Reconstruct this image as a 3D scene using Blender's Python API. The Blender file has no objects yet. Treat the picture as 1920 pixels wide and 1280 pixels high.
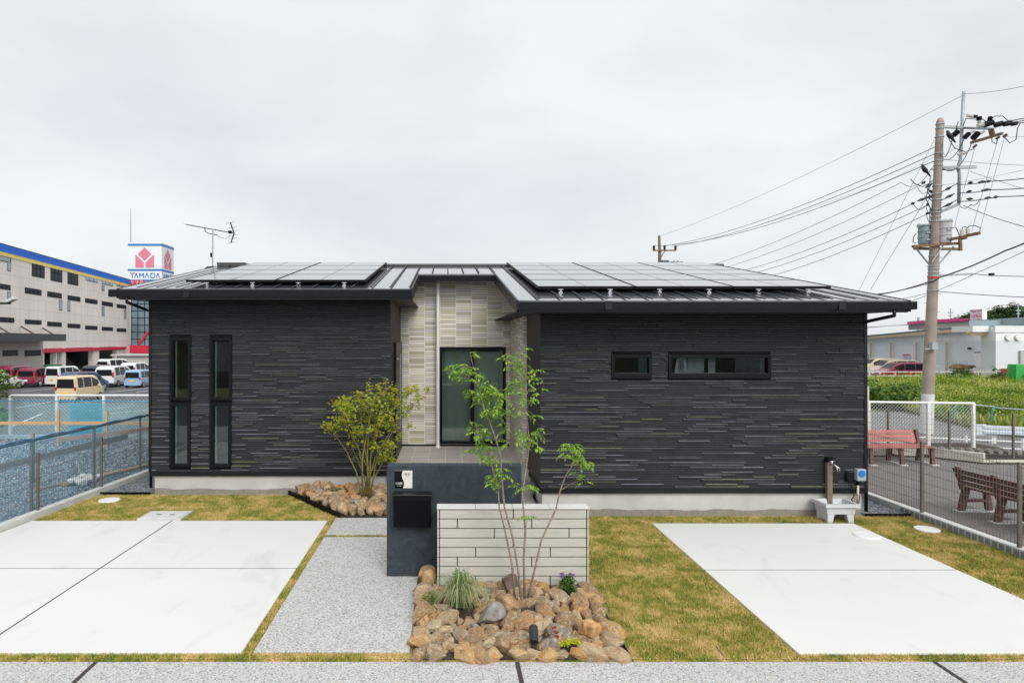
import bpy, bmesh, math, random
import numpy as np
from mathutils import Vector, Matrix
random.seed(7); rng = np.random.default_rng(7)
R = math.radians
SC = bpy.context.scene
C = SC.collection

# ------------------------------------------------------------------ camera, sky, sun, exposure
F, CX, CY, H = 1220.0, 835.0, 638.0, 2.53        # photo pixels (1920 wide), metres
cam = bpy.data.objects.new('camera', bpy.data.cameras.new('camera'))
C.objects.link(cam)
cam.location = (0, 0, H); cam.rotation_euler = (R(90), 0, 0)
cam.data.sensor_width = 36; cam.data.lens = 36 * F / 1920
cam.data.shift_x = (960 - CX) / 1920; cam.data.shift_y = -(640 - CY) / 1920
cam.data.clip_start = 0.1; cam.data.clip_end = 5000
SC.camera = cam

W = bpy.data.worlds.new('World'); SC.world = W; W.use_nodes = True
nt = W.node_tree; nt.nodes.clear(); N = nt.nodes.new; LK = nt.links.new
out = N('ShaderNodeOutputWorld'); mix = N('ShaderNodeMixShader')
b1 = N('ShaderNodeBackground'); b2 = N('ShaderNodeBackground')
sky = N('ShaderNodeTexSky'); sky.sky_type = 'NISHITA'; sky.sun_disc = False
sky.sun_elevation = R(38); sky.sun_rotation = R(161)
b1.inputs[1].default_value = 0.10; b2.inputs[1].default_value = 1.0
tc = N('ShaderNodeTexCoord'); mp = N('ShaderNodeMapping'); mp.inputs['Scale'].default_value = (1, 1, 2.4)
mp.inputs['Location'].default_value = (3.1, 1.7, 0.35)
nz = N('ShaderNodeTexNoise'); nz.inputs['Scale'].default_value = 1.9; nz.inputs['Detail'].default_value = 5
nz.inputs['Roughness'].default_value = 0.5; nz.inputs['Distortion'].default_value = 0.35
rp = N('ShaderNodeValToRGB'); e = rp.color_ramp.elements
e[0].position = 0.34; e[0].color = (0.74, 0.775, 0.80, 1)
e[1].position = 0.62; e[1].color = (0.90, 0.93, 0.94, 1)
LK(tc.outputs['Generated'], mp.inputs[0]); LK(mp.outputs[0], nz.inputs['Vector'])
LK(nz.outputs[0], rp.inputs[0]); LK(rp.outputs[0], b2.inputs[0]); LK(sky.outputs[0], b1.inputs[0])
mix.inputs[0].default_value = 0.92
# glow lobe added to the clouds round the sun, behind the camera, brightening house walls
dt = N('ShaderNodeVectorMath'); dt.operation = 'DOT_PRODUCT'; dt.inputs[1].default_value = (0.256, -0.745, 0.616); LK(tc.outputs['Generated'], dt.inputs[0])
mx0 = N('ShaderNodeMath'); mx0.operation = 'MAXIMUM'; mx0.inputs[1].default_value = 0.0; LK(dt.outputs['Value'], mx0.inputs[0])
pw0 = N('ShaderNodeMath'); pw0.operation = 'POWER'; pw0.inputs[1].default_value = 2.5; LK(mx0.outputs[0], pw0.inputs[0])
ma0 = N('ShaderNodeMath'); ma0.operation = 'MULTIPLY_ADD'; ma0.inputs[1].default_value = 1.15; ma0.inputs[2].default_value = 0.86; LK(pw0.outputs[0], ma0.inputs[0]); LK(ma0.outputs[0], b2.inputs[1])
LK(b1.outputs[0], mix.inputs[1]); LK(b2.outputs[0], mix.inputs[2]); LK(mix.outputs[0], out.inputs[0])
sun = bpy.data.objects.new('sun', bpy.data.lights.new('sun', 'SUN')); C.objects.link(sun)
sun.data.energy = 1.5; sun.data.angle = R(30); sun.data.color = (1.0, 0.965, 0.91)
sun.rotation_euler = (R(90 - 38), 0, R(19))
SC.view_settings.view_transform = 'Standard'; SC.view_settings.look = 'None'
SC.view_settings.exposure = 0.28; SC.view_settings.gamma = 1

# ------------------------------------------------------------------ helpers
def at(px, py, D):
    return Vector(((px - CX) / F * D, D, H - (py - CY) / F * D))
def gx(px, D): return (px - CX) / F * D
def gz(py, D): return H - (py - CY) / F * D

def thing(name, label, cat, loc=(0, 0, 0), group=None, rz=0):
    o = bpy.data.objects.new(name, None); C.objects.link(o)
    o.empty_display_size = 0.1
    o.location = loc; o.rotation_euler = (0, 0, rz)
    o['label'] = label; o['category'] = cat
    if group: o['group'] = group
    return o
def tag(o, label, cat, group=None, kind=None):
    o['label'] = label; o['category'] = cat
    if group: o['group'] = group
    if kind: o['kind'] = kind
    return o
def wloc(o):
    v = Vector((0, 0, 0))
    while o is not None:
        v += Vector(o.location); o = o.parent
    return v

class MB:
    def __init__(s): s.v = []; s.f = []; s.m = []
    def face(s, pts, m=0):
        b = len(s.v); s.v += [tuple(p) for p in pts]; s.f.append(tuple(range(b, b + len(pts)))); s.m.append(m)
    def raw(s, vs, fs, m=0):
        b = len(s.v); s.v += [tuple(p) for p in vs]
        for f in fs: s.f.append(tuple(b + i for i in f)); s.m.append(m)
    def box(s, x0, x1, y0, y1, z0, z1, m=0):
        v = [(x0, y0, z0), (x1, y0, z0), (x1, y1, z0), (x0, y1, z0), (x0, y0, z1), (x1, y0, z1), (x1, y1, z1), (x0, y1, z1)]
        s.raw(v, [(0, 3, 2, 1), (4, 5, 6, 7), (0, 1, 5, 4), (1, 2, 6, 5), (2, 3, 7, 6), (3, 0, 4, 7)], m)
    def hexa(s, v, m=0):   # 4 bottom + 4 top
        s.raw(v, [(0, 3, 2, 1), (4, 5, 6, 7), (0, 1, 5, 4), (1, 2, 6, 5), (2, 3, 7, 6), (3, 0, 4, 7)], m)
    def bar(s, a, b, w, h, m=0, up=(0, 0, 1)):
        a = Vector(a); b = Vector(b); d = (b - a).normalized(); u = Vector(up)
        if abs(d.dot(u)) > 0.98: u = Vector((1, 0, 0))
        sx = d.cross(u).normalized() * (w / 2); sz = sx.cross(d).normalized() * (h / 2)
        s.hexa([a - sx - sz, a + sx - sz, b + sx - sz, b - sx - sz, a - sx + sz, a + sx + sz, b + sx + sz, b - sx + sz], m)
    def tube(s, pts, r, n=6, m=0, cap=True):
        pts = [Vector(p) for p in pts]; k = len(pts)
        rs = r if isinstance(r, (list, tuple)) else [r] * k
        b = len(s.v); prev = None
        for i, p in enumerate(pts):
            d = (pts[min(i + 1, k - 1)] - pts[max(i - 1, 0)]).normalized()
            u = Vector((0, 0, 1)) if abs(d.z) < 0.9 else Vector((0, 1, 0))
            if prev is not None:
                u2 = prev - d * prev.dot(d)
                if u2.length > 1e-4: u = u2.normalized()
            x = d.cross(u).normalized(); y = x.cross(d).normalized(); prev = y
            for j in range(n):
                a = 2 * math.pi * j / n
                s.v.append(tuple(p + (x * math.cos(a) + y * math.sin(a)) * rs[i]))
        for i in range(k - 1):
            for j in range(n):
                j2 = (j + 1) % n
                s.f.append((b + i * n + j, b + i * n + j2, b + (i + 1) * n + j2, b + (i + 1) * n + j)); s.m.append(m)
        if cap:
            s.f.append(tuple(b + j for j in range(n - 1, -1, -1))); s.m.append(m)
            s.f.append(tuple(b + (k - 1) * n + j for j in range(n))); s.m.append(m)
    def lathe(s, c, prof, n=16, m=0, axis='z'):   # prof: (r, h)
        b = len(s.v); k = len(prof)
        for (r, h) in prof:
            for j in range(n):
                a = 2 * math.pi * j / n; q = (r * math.cos(a), r * math.sin(a), h)
                if axis == 'x': q = (h, q[0], q[1])
                if axis == 'y': q = (q[0], h, q[1])
                s.v.append((c[0] + q[0], c[1] + q[1], c[2] + q[2]))
        for i in range(k - 1):
            for j in range(n):
                j2 = (j + 1) % n
                s.f.append((b + i * n + j, b + i * n + j2, b + (i + 1) * n + j2, b + (i + 1) * n + j)); s.m.append(m)
        s.f.append(tuple(b + j for j in range(n - 1, -1, -1))); s.m.append(m)
        s.f.append(tuple(b + (k - 1) * n + j for j in range(n))); s.m.append(m)
    def build(s, name, mats, parent=None, world=True, bevel=0, smooth=False, seg=2):
        if not isinstance(mats, (list, tuple)): mats = [mats]
        me = bpy.data.meshes.new(name)
        off = wloc(parent) if (parent is not None and world) else Vector((0, 0, 0))
        me.from_pydata([(p[0] - off.x, p[1] - off.y, p[2] - off.z) for p in s.v], [], s.f)
        for m in mats: me.materials.append(m)
        if len(mats) > 1: me.polygons.foreach_set('material_index', s.m)
        if smooth: me.polygons.foreach_set('use_smooth', [True] * len(me.polygons))
        me.update()
        o = bpy.data.objects.new(name, me); C.objects.link(o)
        if parent is not None: o.parent = parent
        if bevel:
            bv = o.modifiers.new('bevel', 'BEVEL'); bv.width = bevel; bv.segments = seg; bv.limit_method = 'ANGLE'; bv.angle_limit = R(40)
        return o

def fixn(o):
    bm = bmesh.new(); bm.from_mesh(o.data); bmesh.ops.recalc_face_normals(bm, faces=bm.faces[:]); bm.to_mesh(o.data); bm.free(); return o
def solo(mb, name, mats, label, cat, group=None, kind=None, **kw):   # one-mesh thing with its origin at its base
    xs = np.array(mb.v); lo = xs.min(0); hi = xs.max(0)
    org = Vector(((lo[0] + hi[0]) / 2, (lo[1] + hi[1]) / 2, lo[2]))
    mb.v = [(p[0] - org.x, p[1] - org.y, p[2] - org.z) for p in mb.v]
    o = mb.build(name, mats, None, world=False, **kw); o.location = org
    return tag(o, label, cat, group, kind)
def struct(mb, name, mats, kind='structure', **kw):
    o = mb.build(name, mats, None, world=False, **kw); o['kind'] = kind
    return o
def npmesh(name, V, k, mats, parent=None, mi=None, smooth=False):   # V (n*k,3): n separate k-gons
    n = len(V) // k; me = bpy.data.meshes.new(name)
    me.vertices.add(len(V)); me.vertices.foreach_set('co', np.ascontiguousarray(V, dtype=np.float32).ravel())
    me.loops.add(len(V)); me.loops.foreach_set('vertex_index', np.arange(len(V), dtype=np.int32))
    me.polygons.add(n); me.polygons.foreach_set('loop_start', np.arange(0, len(V), k, dtype=np.int32))
    me.polygons.foreach_set('loop_total', np.full(n, k, dtype=np.int32))
    for m in (mats if isinstance(mats, (list, tuple)) else [mats]): me.materials.append(m)
    if mi is not None: me.polygons.foreach_set('material_index', np.asarray(mi, dtype=np.int32))
    me.update(calc_edges=True); me.validate()
    o = bpy.data.objects.new(name, me); C.objects.link(o)
    if parent is not None: o.parent = parent
    return o
def dup(root, loc, label, rz=None):
    r = root.copy(); C.objects.link(r); r.location = loc; r['label'] = label
    if rz is not None: r.rotation_euler = (0, 0, rz)
    for ch in list(root.children):
        c = ch.copy(); C.objects.link(c); c.parent = r
        for g in ch.children:
            d = g.copy(); C.objects.link(d); d.parent = c
    return r

# ------------------------------------------------------------------ materials
class G:
    def __init__(s, name):
        s.m = bpy.data.materials.new(name); s.m.use_nodes = True; s.t = s.m.node_tree
        s.b = s.t.nodes['Principled BSDF']; s.o = s.t.nodes['Material Output']
    def n(s, typ, **kw):
        q = s.t.nodes.new('ShaderNode' + typ)
        for k, v in kw.items():
            if k in q.inputs: q.inputs[k].default_value = v
            else: setattr(q, k, v)
        return q
    def l(s, a, b): s.t.links.new(a, b)
    def pos(s):
        return s.n('NewGeometry').outputs['Position']
    def obj(s): return s.n('TexCoord').outputs['Object']
    def noise(s, vec, scale, detail=4, rough=0.55, dist=0):
        q = s.n('TexNoise'); q.inputs['Scale'].default_value = scale; q.inputs['Detail'].default_value = detail
        q.inputs['Roughness'].default_value = rough; q.inputs['Distortion'].default_value = dist
        s.l(vec, q.inputs['Vector']); return q.outputs[0]
    def ramp(s, fac, stops, interp='LINEAR'):
        q = s.n('ValToRGB'); cr = q.color_ramp; cr.interpolation = interp
        while len(cr.elements) < len(stops): cr.elements.new(0.5)
        for el, (p, c) in zip(cr.elements, stops): el.position = p; el.color = (*c, 1) if len(c) == 3 else c
        s.l(fac, q.inputs[0]); return q.outputs[0]
    def mix(s, f, a, b, mode='MIX'):
        q = s.n('MixRGB', blend_type=mode)
        for i, x in ((0, f), (1, a), (2, b)):
            if hasattr(x, 'links') or hasattr(x, 'is_linked'): s.l(x, q.inputs[i])
            else: q.inputs[i].default_value = x if i == 0 else (*x, 1)
        return q.outputs[0]
    def math(s, op, a, b=0.0, c=None):
        q = s.n('Math', operation=op)
        for i, x in enumerate((a, b) if c is None else (a, b, c)):
            if hasattr(x, 'is_linked'): s.l(x, q.inputs[i])
            else: q.inputs[i].default_value = x
        return q.outputs[0]
    def bump(s, h, strength=0.3, dist=0.01):
        q = s.n('Bump'); q.inputs['Strength'].default_value = strength; q.inputs['Distance'].default_value = dist
        s.l(h, q.inputs['Height']); s.l(q.outputs[0], s.b.inputs['Normal'])
    def base(s, c):
        if hasattr(c, 'is_linked'): s.l(c, s.b.inputs['Base Color'])
        else: s.b.inputs['Base Color'].default_value = (*c, 1)
    def set(s, rough=0.6, metal=0.0, spec=0.5):
        s.b.inputs['Roughness'].default_value = rough; s.b.inputs['Metallic'].default_value = metal
        s.b.inputs['Specular IOR Level'].default_value = spec; return s

def M(name, col, rough=0.6, metal=0.0, var=0.12, scale=6.0, bump=0.0, bscale=60.0, spec=0.5, coat=0.0):
    g = G(name); g.set(rough, metal, spec)
    p = g.pos()
    c2 = tuple(x * (1 - var) for x in col); c1 = tuple(min(1, x * (1 + var)) for x in col)
    g.base(g.ramp(g.noise(p, scale), [(0.3, c2), (0.7, c1)]))
    if bump: g.bump(g.noise(p, bscale, 3), bump, 0.01)
    if coat: g.b.inputs['Coat Weight'].default_value = coat; g.b.inputs['Coat Roughness'].default_value = 0.05
    return g.m

def mat_concrete():
    g = G('white_concrete'); g.set(0.75)
    p = g.pos(); mpn = g.n('Mapping'); mpn.inputs['Scale'].default_value = (1.0, 0.45, 1); mpn.inputs['Rotation'].default_value = (0, 0, R(-32)); g.l(p, mpn.inputs[0])
    a = g.noise(mpn.outputs[0], 1.5, 7, 0.66, 1.6); b = g.noise(p, 0.55, 3)
    c = g.ramp(a, [(0.30, (0.55, 0.545, 0.515)), (0.44, (0.66, 0.65, 0.625)), (0.75, (0.67, 0.66, 0.635))])
    c = g.mix(0.4, c, g.ramp(b, [(0.3, (0.63, 0.62, 0.595)), (0.7, (0.69, 0.68, 0.66))]))
    sp = g.n('TexVoronoi'); sp.inputs['Scale'].default_value = 1.7; g.l(p, sp.inputs['Vector'])
    c = g.mix(g.ramp(sp.outputs['Distance'], [(0.012, (0.55, 0.55, 0.55)), (0.03, (0, 0, 0))]), c, (0.42, 0.38, 0.32))
    g.base(c)
    g.bump(g.noise(p, 160, 3), 0.08, 0.004); return g.m
def mat_aggregate():
    g = G('exposed_aggregate'); g.set(0.8); p = g.pos()
    v = g.n('TexVoronoi'); v.inputs['Scale'].default_value = 88; v.inputs['Randomness'].default_value = 1; g.l(p, v.inputs['Vector'])
    w = g.n('SeparateColor'); g.l(v.outputs['Color'], w.inputs[0])
    c = g.ramp(w.outputs[0], [(0.0, (0.03, 0.035, 0.05)), (0.16, (0.11, 0.12, 0.15)), (0.30, (0.30, 0.30, 0.30)), (0.42, (0.36, 0.27, 0.19)), (0.5, (0.52, 0.52, 0.50)), (1.0, (0.64, 0.64, 0.62))])
    big = g.noise(p, 3.5, 4); c = g.mix(0.22, c, g.ramp(big, [(0.3, (0.36, 0.36, 0.36)), (0.7, (0.56, 0.56, 0.55))]))
    mort = g.ramp(v.outputs['Distance'], [(0.35, (0, 0, 0)), (0.75, (1, 1, 1))]); c = g.mix(mort, c, (0.47, 0.46, 0.45))
    g.base(c); g.bump(v.outputs['Distance'], -0.35, 0.005); return g.m
def lawn_color(g, p):
    a = g.noise(p, 2.6, 5, 0.62, 0.4); b = g.noise(p, 11.0, 4, 0.6)
    f = g.math('ADD', g.math('MULTIPLY', a, 0.62), g.math('MULTIPLY', b, 0.38))
    return g.ramp(f, [(0.41, (0.135, 0.185, 0.02)), (0.475, (0.29, 0.27, 0.045)), (0.53, (0.51, 0.385, 0.125)), (0.61, (0.72, 0.51, 0.25))]), f
def mat_lawn():
    g = G('lawn_turf'); g.set(0.95, spec=0.1); p = g.pos(); c, f = lawn_color(g, p)
    br = g.n('TexBrick'); br.inputs['Scale'].default_value = 1.0; br.inputs['Brick Width'].default_value = 0.30; br.inputs['Row Height'].default_value = 0.37
    br.inputs['Mortar Size'].default_value = 0.007; br.inputs['Color1'].default_value = (0, 0, 0, 1); br.inputs['Color2'].default_value = (0, 0, 0, 1); br.inputs['Mortar'].default_value = (1, 1, 1, 1)
    wob = g.n('VectorMath', operation='ADD'); sc = g.n('VectorMath', operation='SCALE'); sc.inputs['Scale'].default_value = 0.03
    nq = g.n('TexNoise'); nq.inputs['Scale'].default_value = 6; g.l(p, nq.inputs['Vector']); g.l(nq.outputs['Color'], sc.inputs[0]); g.l(p, wob.inputs[0]); g.l(sc.outputs[0], wob.inputs[1])
    g.l(wob.outputs[0], br.inputs['Vector'])
    fine = g.noise(p, 140, 3); c = g.mix(0.6, c, g.ramp(fine, [(0.3, (0.35, 0.35, 0.35)), (0.7, (1, 1, 1))]), 'MULTIPLY')
    j = g.math('MULTIPLY', br.outputs['Color'], g.ramp(g.noise(p, 3.3, 2), [(0.38, (0, 0, 0)), (0.52, (0.95, 0.95, 0.95))]))
    c = g.mix(j, c, (0.09, 0.075, 0.05)); g.base(c); g.bump(fine, 0.6, 0.01); return g.m
def mat_blade():
    g = G('grass_blade'); g.set(0.7, spec=0.2); p = g.pos(); c, f = lawn_color(g, p)
    rnd = g.n('NewGeometry').outputs['Random Per Island']
    c = g.mix(0.35, c, g.ramp(rnd, [(0.0, (0.14, 0.21, 0.025)), (0.45, (0.33, 0.32, 0.06)), (0.75, (0.63, 0.47, 0.17)), (1.0, (0.78, 0.60, 0.30))]))
    g.base(c); return g.m
def mat_gravel(name, stops, scale):
    g = G(name); g.set(0.85); p = g.pos()
    v = g.n('TexVoronoi'); v.inputs['Scale'].default_value = scale; g.l(p, v.inputs['Vector'])
    w = g.n('SeparateColor'); g.l(v.outputs['Color'], w.inputs[0])
    c = g.ramp(w.outputs[0], stops); c = g.mix(g.ramp(v.outputs['Distance'], [(0.45, (0, 0, 0)), (0.8, (1, 1, 1))]), c, tuple(x * 0.25 for x in stops[0][1]))
    c = g.mix(0.35, c, g.ramp(g.noise(p, 1.3, 5), [(0.3, (0.6, 0.6, 0.6)), (0.7, (1, 1, 1))]), 'MULTIPLY')
    g.base(c); g.bump(v.outputs['Distance'], -0.6, 0.015); return g.m
def mat_asphalt(name, col):
    g = G(name); g.set(0.9); p = g.pos()
    a = g.noise(p, 180, 2); b = g.noise(p, 0.7, 5, 0.6); mpn = g.n('Mapping'); mpn.inputs['Scale'].default_value = (0.6, 2.6, 1); mpn.inputs['Rotation'].default_value = (0, 0, R(22)); g.l(p, mpn.inputs[0])
    d = g.noise(mpn.outputs[0], 2.0, 4)
    c = g.ramp(a, [(0.3, tuple(x * 0.62 for x in col)), (0.7, tuple(x * 1.35 for x in col))])
    c = g.mix(0.6, c, g.ramp(b, [(0.3, (0.72, 0.72, 0.72)), (0.7, (1.1, 1.1, 1.1))]), 'MULTIPLY')
    c = g.mix(0.35, c, g.ramp(d, [(0.35, (0.7, 0.68, 0.66)), (0.65, (1.15, 1.12, 1.1))]), 'MULTIPLY')
    g.base(c); g.bump(a, 0.3, 0.004); return g.m
def mat_tile():   # stacked thin strips in columns
    g = G('striped_tile'); g.set(0.5); p = g.pos(); s = g.n('SeparateXYZ'); g.l(p, s.inputs[0])
    u = g.math('ADD', s.outputs[0], g.math('MULTIPLY', s.outputs[1], 0.97))
    cu = g.math('MULTIPLY', u, 1 / 0.315); col = g.math('FLOOR', cu); fu = g.math('FRACT', cu)
    def cell(pitch, off):
        r = g.math('ADD', g.math('MULTIPLY', s.outputs[2], 1 / pitch), g.math('MULTIPLY', col, off)); row = g.math('FLOOR', r)
        cv = g.n('CombineXYZ'); g.l(col, cv.inputs[0]); g.l(row, cv.inputs[1]); wn = g.n('TexWhiteNoise', noise_dimensions='2D'); g.l(cv.outputs[0], wn.inputs['Vector'])
        return wn.outputs['Value'], g.math('FRACT', r)
    a, fa = cell(0.047, 0.37); b, fb = cell(0.215, 0.31)
    c = g.ramp(a, [(0.0, (0.34, 0.30, 0.22)), (0.2, (0.60, 0.55, 0.44)), (0.38, (0.66, 0.61, 0.43)), (0.55, (0.56, 0.50, 0.56)), (0.72, (0.82, 0.75, 0.64)), (1.0, (0.82, 0.76, 0.72))])
    c = g.mix(0.22, c, g.ramp(b, [(0.0, (0.56, 0.49, 0.38)), (0.5, (0.78, 0.70, 0.59)), (1.0, (0.70, 0.65, 0.67))]))
    line = g.math('LESS_THAN', fa, 0.22); c = g.mix(g.math('MULTIPLY', line, 0.7), c, (0.24, 0.205, 0.16))
    bl = g.math('LESS_THAN', fb, 0.025); c = g.mix(bl, c, (0.26, 0.22, 0.17))
    gr = g.math('LESS_THAN', fu, 0.03); c = g.mix(gr, c, (0.84, 0.80, 0.72))
    g.base(c); g.bump(g.math('ADD', line, gr), -0.4, 0.004); return g.m
def mat_siding_plain():
    g = G('dark_siding_side'); g.set(0.6); p = g.pos(); s = g.n('SeparateXYZ'); g.l(p, s.inputs[0])
    f = g.math('FRACT', g.math('MULTIPLY', s.outputs[2], 1 / 0.0345))
    c = g.mix(g.math('LESS_THAN', f, 0.3), (0.022, 0.0225, 0.026), (0.008, 0.008, 0.009)); g.base(c)
    g.bump(f, 0.5, 0.01); return g.m
def mat_glass(name='window_glass', tint=(0.78, 0.86, 0.83), boost=1.0):
    g = G(name); t = g.t; t.nodes.remove(g.b)
    fr = g.n('Fresnel'); fr.inputs['IOR'].default_value = 2.0 * boost
    tr = g.n('BsdfTransparent'); tr.inputs[0].default_value = (*tint, 1); gl = g.n('BsdfGlossy'); gl.inputs['Roughness'].default_value = 0.015; gl.inputs[0].default_value = (0.85, 0.97, 0.97, 1)
    bp = g.n('Bump'); bp.inputs['Strength'].default_value = 0.05; bp.inputs['Distance'].default_value = 0.02; g.l(g.noise(g.pos(), 1.6, 1), bp.inputs['Height']); g.l(bp.outputs[0], gl.inputs['Normal'])
    mx = g.n('MixShader'); g.l(fr.outputs[0], mx.inputs[0]); g.l(tr.outputs[0], mx.inputs[1]); g.l(gl.outputs[0], mx.inputs[2]); g.l(mx.outputs[0], g.o.inputs[0]); return g.m
def mat_net(name, col, dens, pitch=0.02):
    g = G(name); g.set(0.8)
    p = g.obj(); s = g.n('SeparateXYZ'); g.l(p, s.inputs[0]); u = g.math('ADD', s.outputs[0], s.outputs[1])
    l1 = g.math('LESS_THAN', g.math('FRACT', g.math('MULTIPLY', u, 1 / pitch)), dens * 0.55); l2 = g.math('LESS_THAN', g.math('FRACT', g.math('MULTIPLY', s.outputs[2], 1 / pitch)), dens * 0.55)
    f = g.math('MAXIMUM', l1, l2); wv = g.ramp(g.noise(p, 1.2, 3), [(0.3, (0.75, 0.75, 0.75)), (0.7, (1, 1, 1))])
    g.base(g.mix(1.0, col, wv, 'MULTIPLY')); tr = g.n('BsdfTransparent'); mx = g.n('MixShader'); g.l(f, mx.inputs[0]); g.l(tr.outputs[0], mx.inputs[1]); g.l(g.b.outputs[0], mx.inputs[2]); g.l(mx.outputs[0], g.o.inputs[0]); return g.m
def mat_rock():
    g = G('tan_rock'); g.set(0.85, spec=0.25); p = g.obj(); rnd = g.n('ObjectInfo').outputs['Random']
    off = g.n('VectorMath', operation='ADD'); cm = g.n('CombineXYZ'); g.l(g.math('MULTIPLY', rnd, 37.0), cm.inputs[0]); g.l(p, off.inputs[0]); g.l(cm.outputs[0], off.inputs[1]); q = off.outputs[0]
    hue = g.ramp(rnd, [(0.0, (0.37, 0.225, 0.115)), (0.18, (0.47, 0.335, 0.20)), (0.38, (0.30, 0.20, 0.115)), (0.52, (0.52, 0.315, 0.135)), (0.66, (0.36, 0.275, 0.185)), (0.82, (0.52, 0.40, 0.255)), (0.92, (0.24, 0.215, 0.185)), (0.96, (0.53, 0.28, 0.085))], 'CONSTANT')
    a = g.noise(q, 1.5, 6, 0.65, 0.6); c = g.mix(g.ramp(a, [(0.33, (0.8, 0.8, 0.8)), (0.47, (0, 0, 0))]), hue, (0.17, 0.115, 0.08))
    b = g.noise(q, 1.9, 6, 0.65, 1.4); c = g.mix(g.ramp(b, [(0.50, (0, 0, 0)), (0.64, (0.8, 0.8, 0.8))]), c, (0.64, 0.51, 0.35))
    d = g.noise(q, 0.9, 4); c = g.mix(g.ramp(d, [(0.52, (0, 0, 0)), (0.68, (0.6, 0.6, 0.6))]), c, (0.55, 0.29, 0.09))
    f = g.noise(q, 12, 5); c = g.mix(0.5, c, g.ramp(f, [(0.3, (0.72, 0.72, 0.72)), (0.7, (1.18, 1.18, 1.18))]), 'MULTIPLY')
    g.base(c); g.bump(g.math('ADD', g.noise(q, 4.5, 7, 0.62), g.math('MULTIPLY', a, 0.6)), 0.55, 0.10); return g.m
def mat_wood(name, c1, c2, sx=1.0, sz=14.0, rough=0.75):
    g = G(name); g.set(rough); p = g.pos(); mpn = g.n('Mapping'); mpn.inputs['Scale'].default_value = (sx, sx, sz); g.l(p, mpn.inputs[0])
    a = g.noise(mpn.outputs[0], 4.0, 5, 0.6, 0.8); g.base(g.ramp(a, [(0.3, c1), (0.7, c2)])); g.bump(a, 0.15, 0.004); return g.m
def mat_stucco():
    g = G('navy_stucco'); g.set(0.8); p = g.pos(); a = g.noise(p, 7, 6, 0.65, 1.5); b = g.noise(p, 130, 4)
    c = g.ramp(a, [(0.3, (0.015, 0.025, 0.036)), (0.7, (0.040, 0.055, 0.070))])
    c = g.mix(0.35, c, g.ramp(b, [(0.3, (0.6, 0.6, 0.6)), (0.7, (1.25, 1.25, 1.25))]), 'MULTIPLY')
    g.base(c); g.bump(g.math('ADD', a, g.math('MULTIPLY', b, 0.8)), 0.35, 0.01); return g.m
def mat_leaf(name, stops, trans=0.35):
    g = G(name); g.set(0.5, spec=0.3); rnd = g.n('NewGeometry').outputs['Random Per Island']
    c = g.ramp(rnd, stops); g.base(c); tl = g.n('BsdfTranslucent'); g.l(c, tl.inputs[0]); mx = g.n('MixShader'); mx.inputs[0].default_value = trans
    g.l(g.b.outputs[0], mx.inputs[1]); g.l(tl.outputs[0], mx.inputs[2]); g.l(mx.outputs[0], g.o.inputs[0]); return g.m
def mat_found():   # render coat with a stained damp foot
    g = G('foundation_render'); g.set(0.85); p = g.pos(); s = g.n('SeparateXYZ'); g.l(p, s.inputs[0])
    wv = g.noise(p, 1.9, 3); edge = g.math('ADD', s.outputs[2], g.math('MULTIPLY', wv, -0.10))
    f = g.math('LESS_THAN', edge, 0.045)
    n1 = g.noise(p, 2.5, 5); c = g.ramp(n1, [(0.3, (0.43, 0.42, 0.39)), (0.7, (0.53, 0.52, 0.49))])
    c = g.mix(f, c, g.ramp(g.noise(p, 20, 4), [(0.3, (0.20, 0.18, 0.155)), (0.7, (0.27, 0.245, 0.21))])); g.base(c); g.bump(g.noise(p, 90, 3), 0.2, 0.005); return g.m
def mat_porch():
    g = G('porch_tile'); g.set(0.6); p = g.pos(); br = g.n('TexBrick'); br.offset = 0.0; br.inputs['Scale'].default_value = 1; br.inputs['Brick Width'].default_value = 0.30; br.inputs['Row Height'].default_value = 0.30; br.inputs['Mortar Size'].default_value = 0.005
    br.inputs['Color1'].default_value = (0.46, 0.415, 0.37, 1); br.inputs['Color2'].default_value = (0.54, 0.495, 0.445, 1); br.inputs['Mortar'].default_value = (0.74, 0.70, 0.65, 1); g.l(p, br.inputs['Vector'])
    mpn = g.n('Mapping'); mpn.inputs['Scale'].default_value = (1.5, 9, 1); g.l(p, mpn.inputs[0])
    g.base(g.mix(0.4, br.outputs['Color'], g.ramp(g.noise(mpn.outputs[0], 5, 4), [(0.3, (0.65, 0.65, 0.65)), (0.7, (1.2, 1.2, 1.2))]), 'MULTIPLY')); return g.m
def mat_panelwall(name, col, pu, pz, line):   # cladding panels with joints, along x+y
    g = G(name); g.set(0.7); p = g.pos(); s = g.n('SeparateXYZ'); g.l(p, s.inputs[0])
    f1 = g.math('LESS_THAN', g.math('FRACT', g.math('MULTIPLY', s.outputs[2], 1 / pz)), 0.05); f2 = g.math('LESS_THAN', g.math('FRACT', g.math('MULTIPLY', g.math('ADD', s.outputs[0], s.outputs[1]), 1 / pu)), 0.05)
    c = g.ramp(g.noise(p, 0.25, 5), [(0.3, tuple(x * 0.9 for x in col)), (0.7, tuple(x * 1.06 for x in col))]); g.base(g.mix(g.math('MULTIPLY', g.math('MAXIMUM', f1, f2), 0.55), c, line)); return g.m

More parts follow.
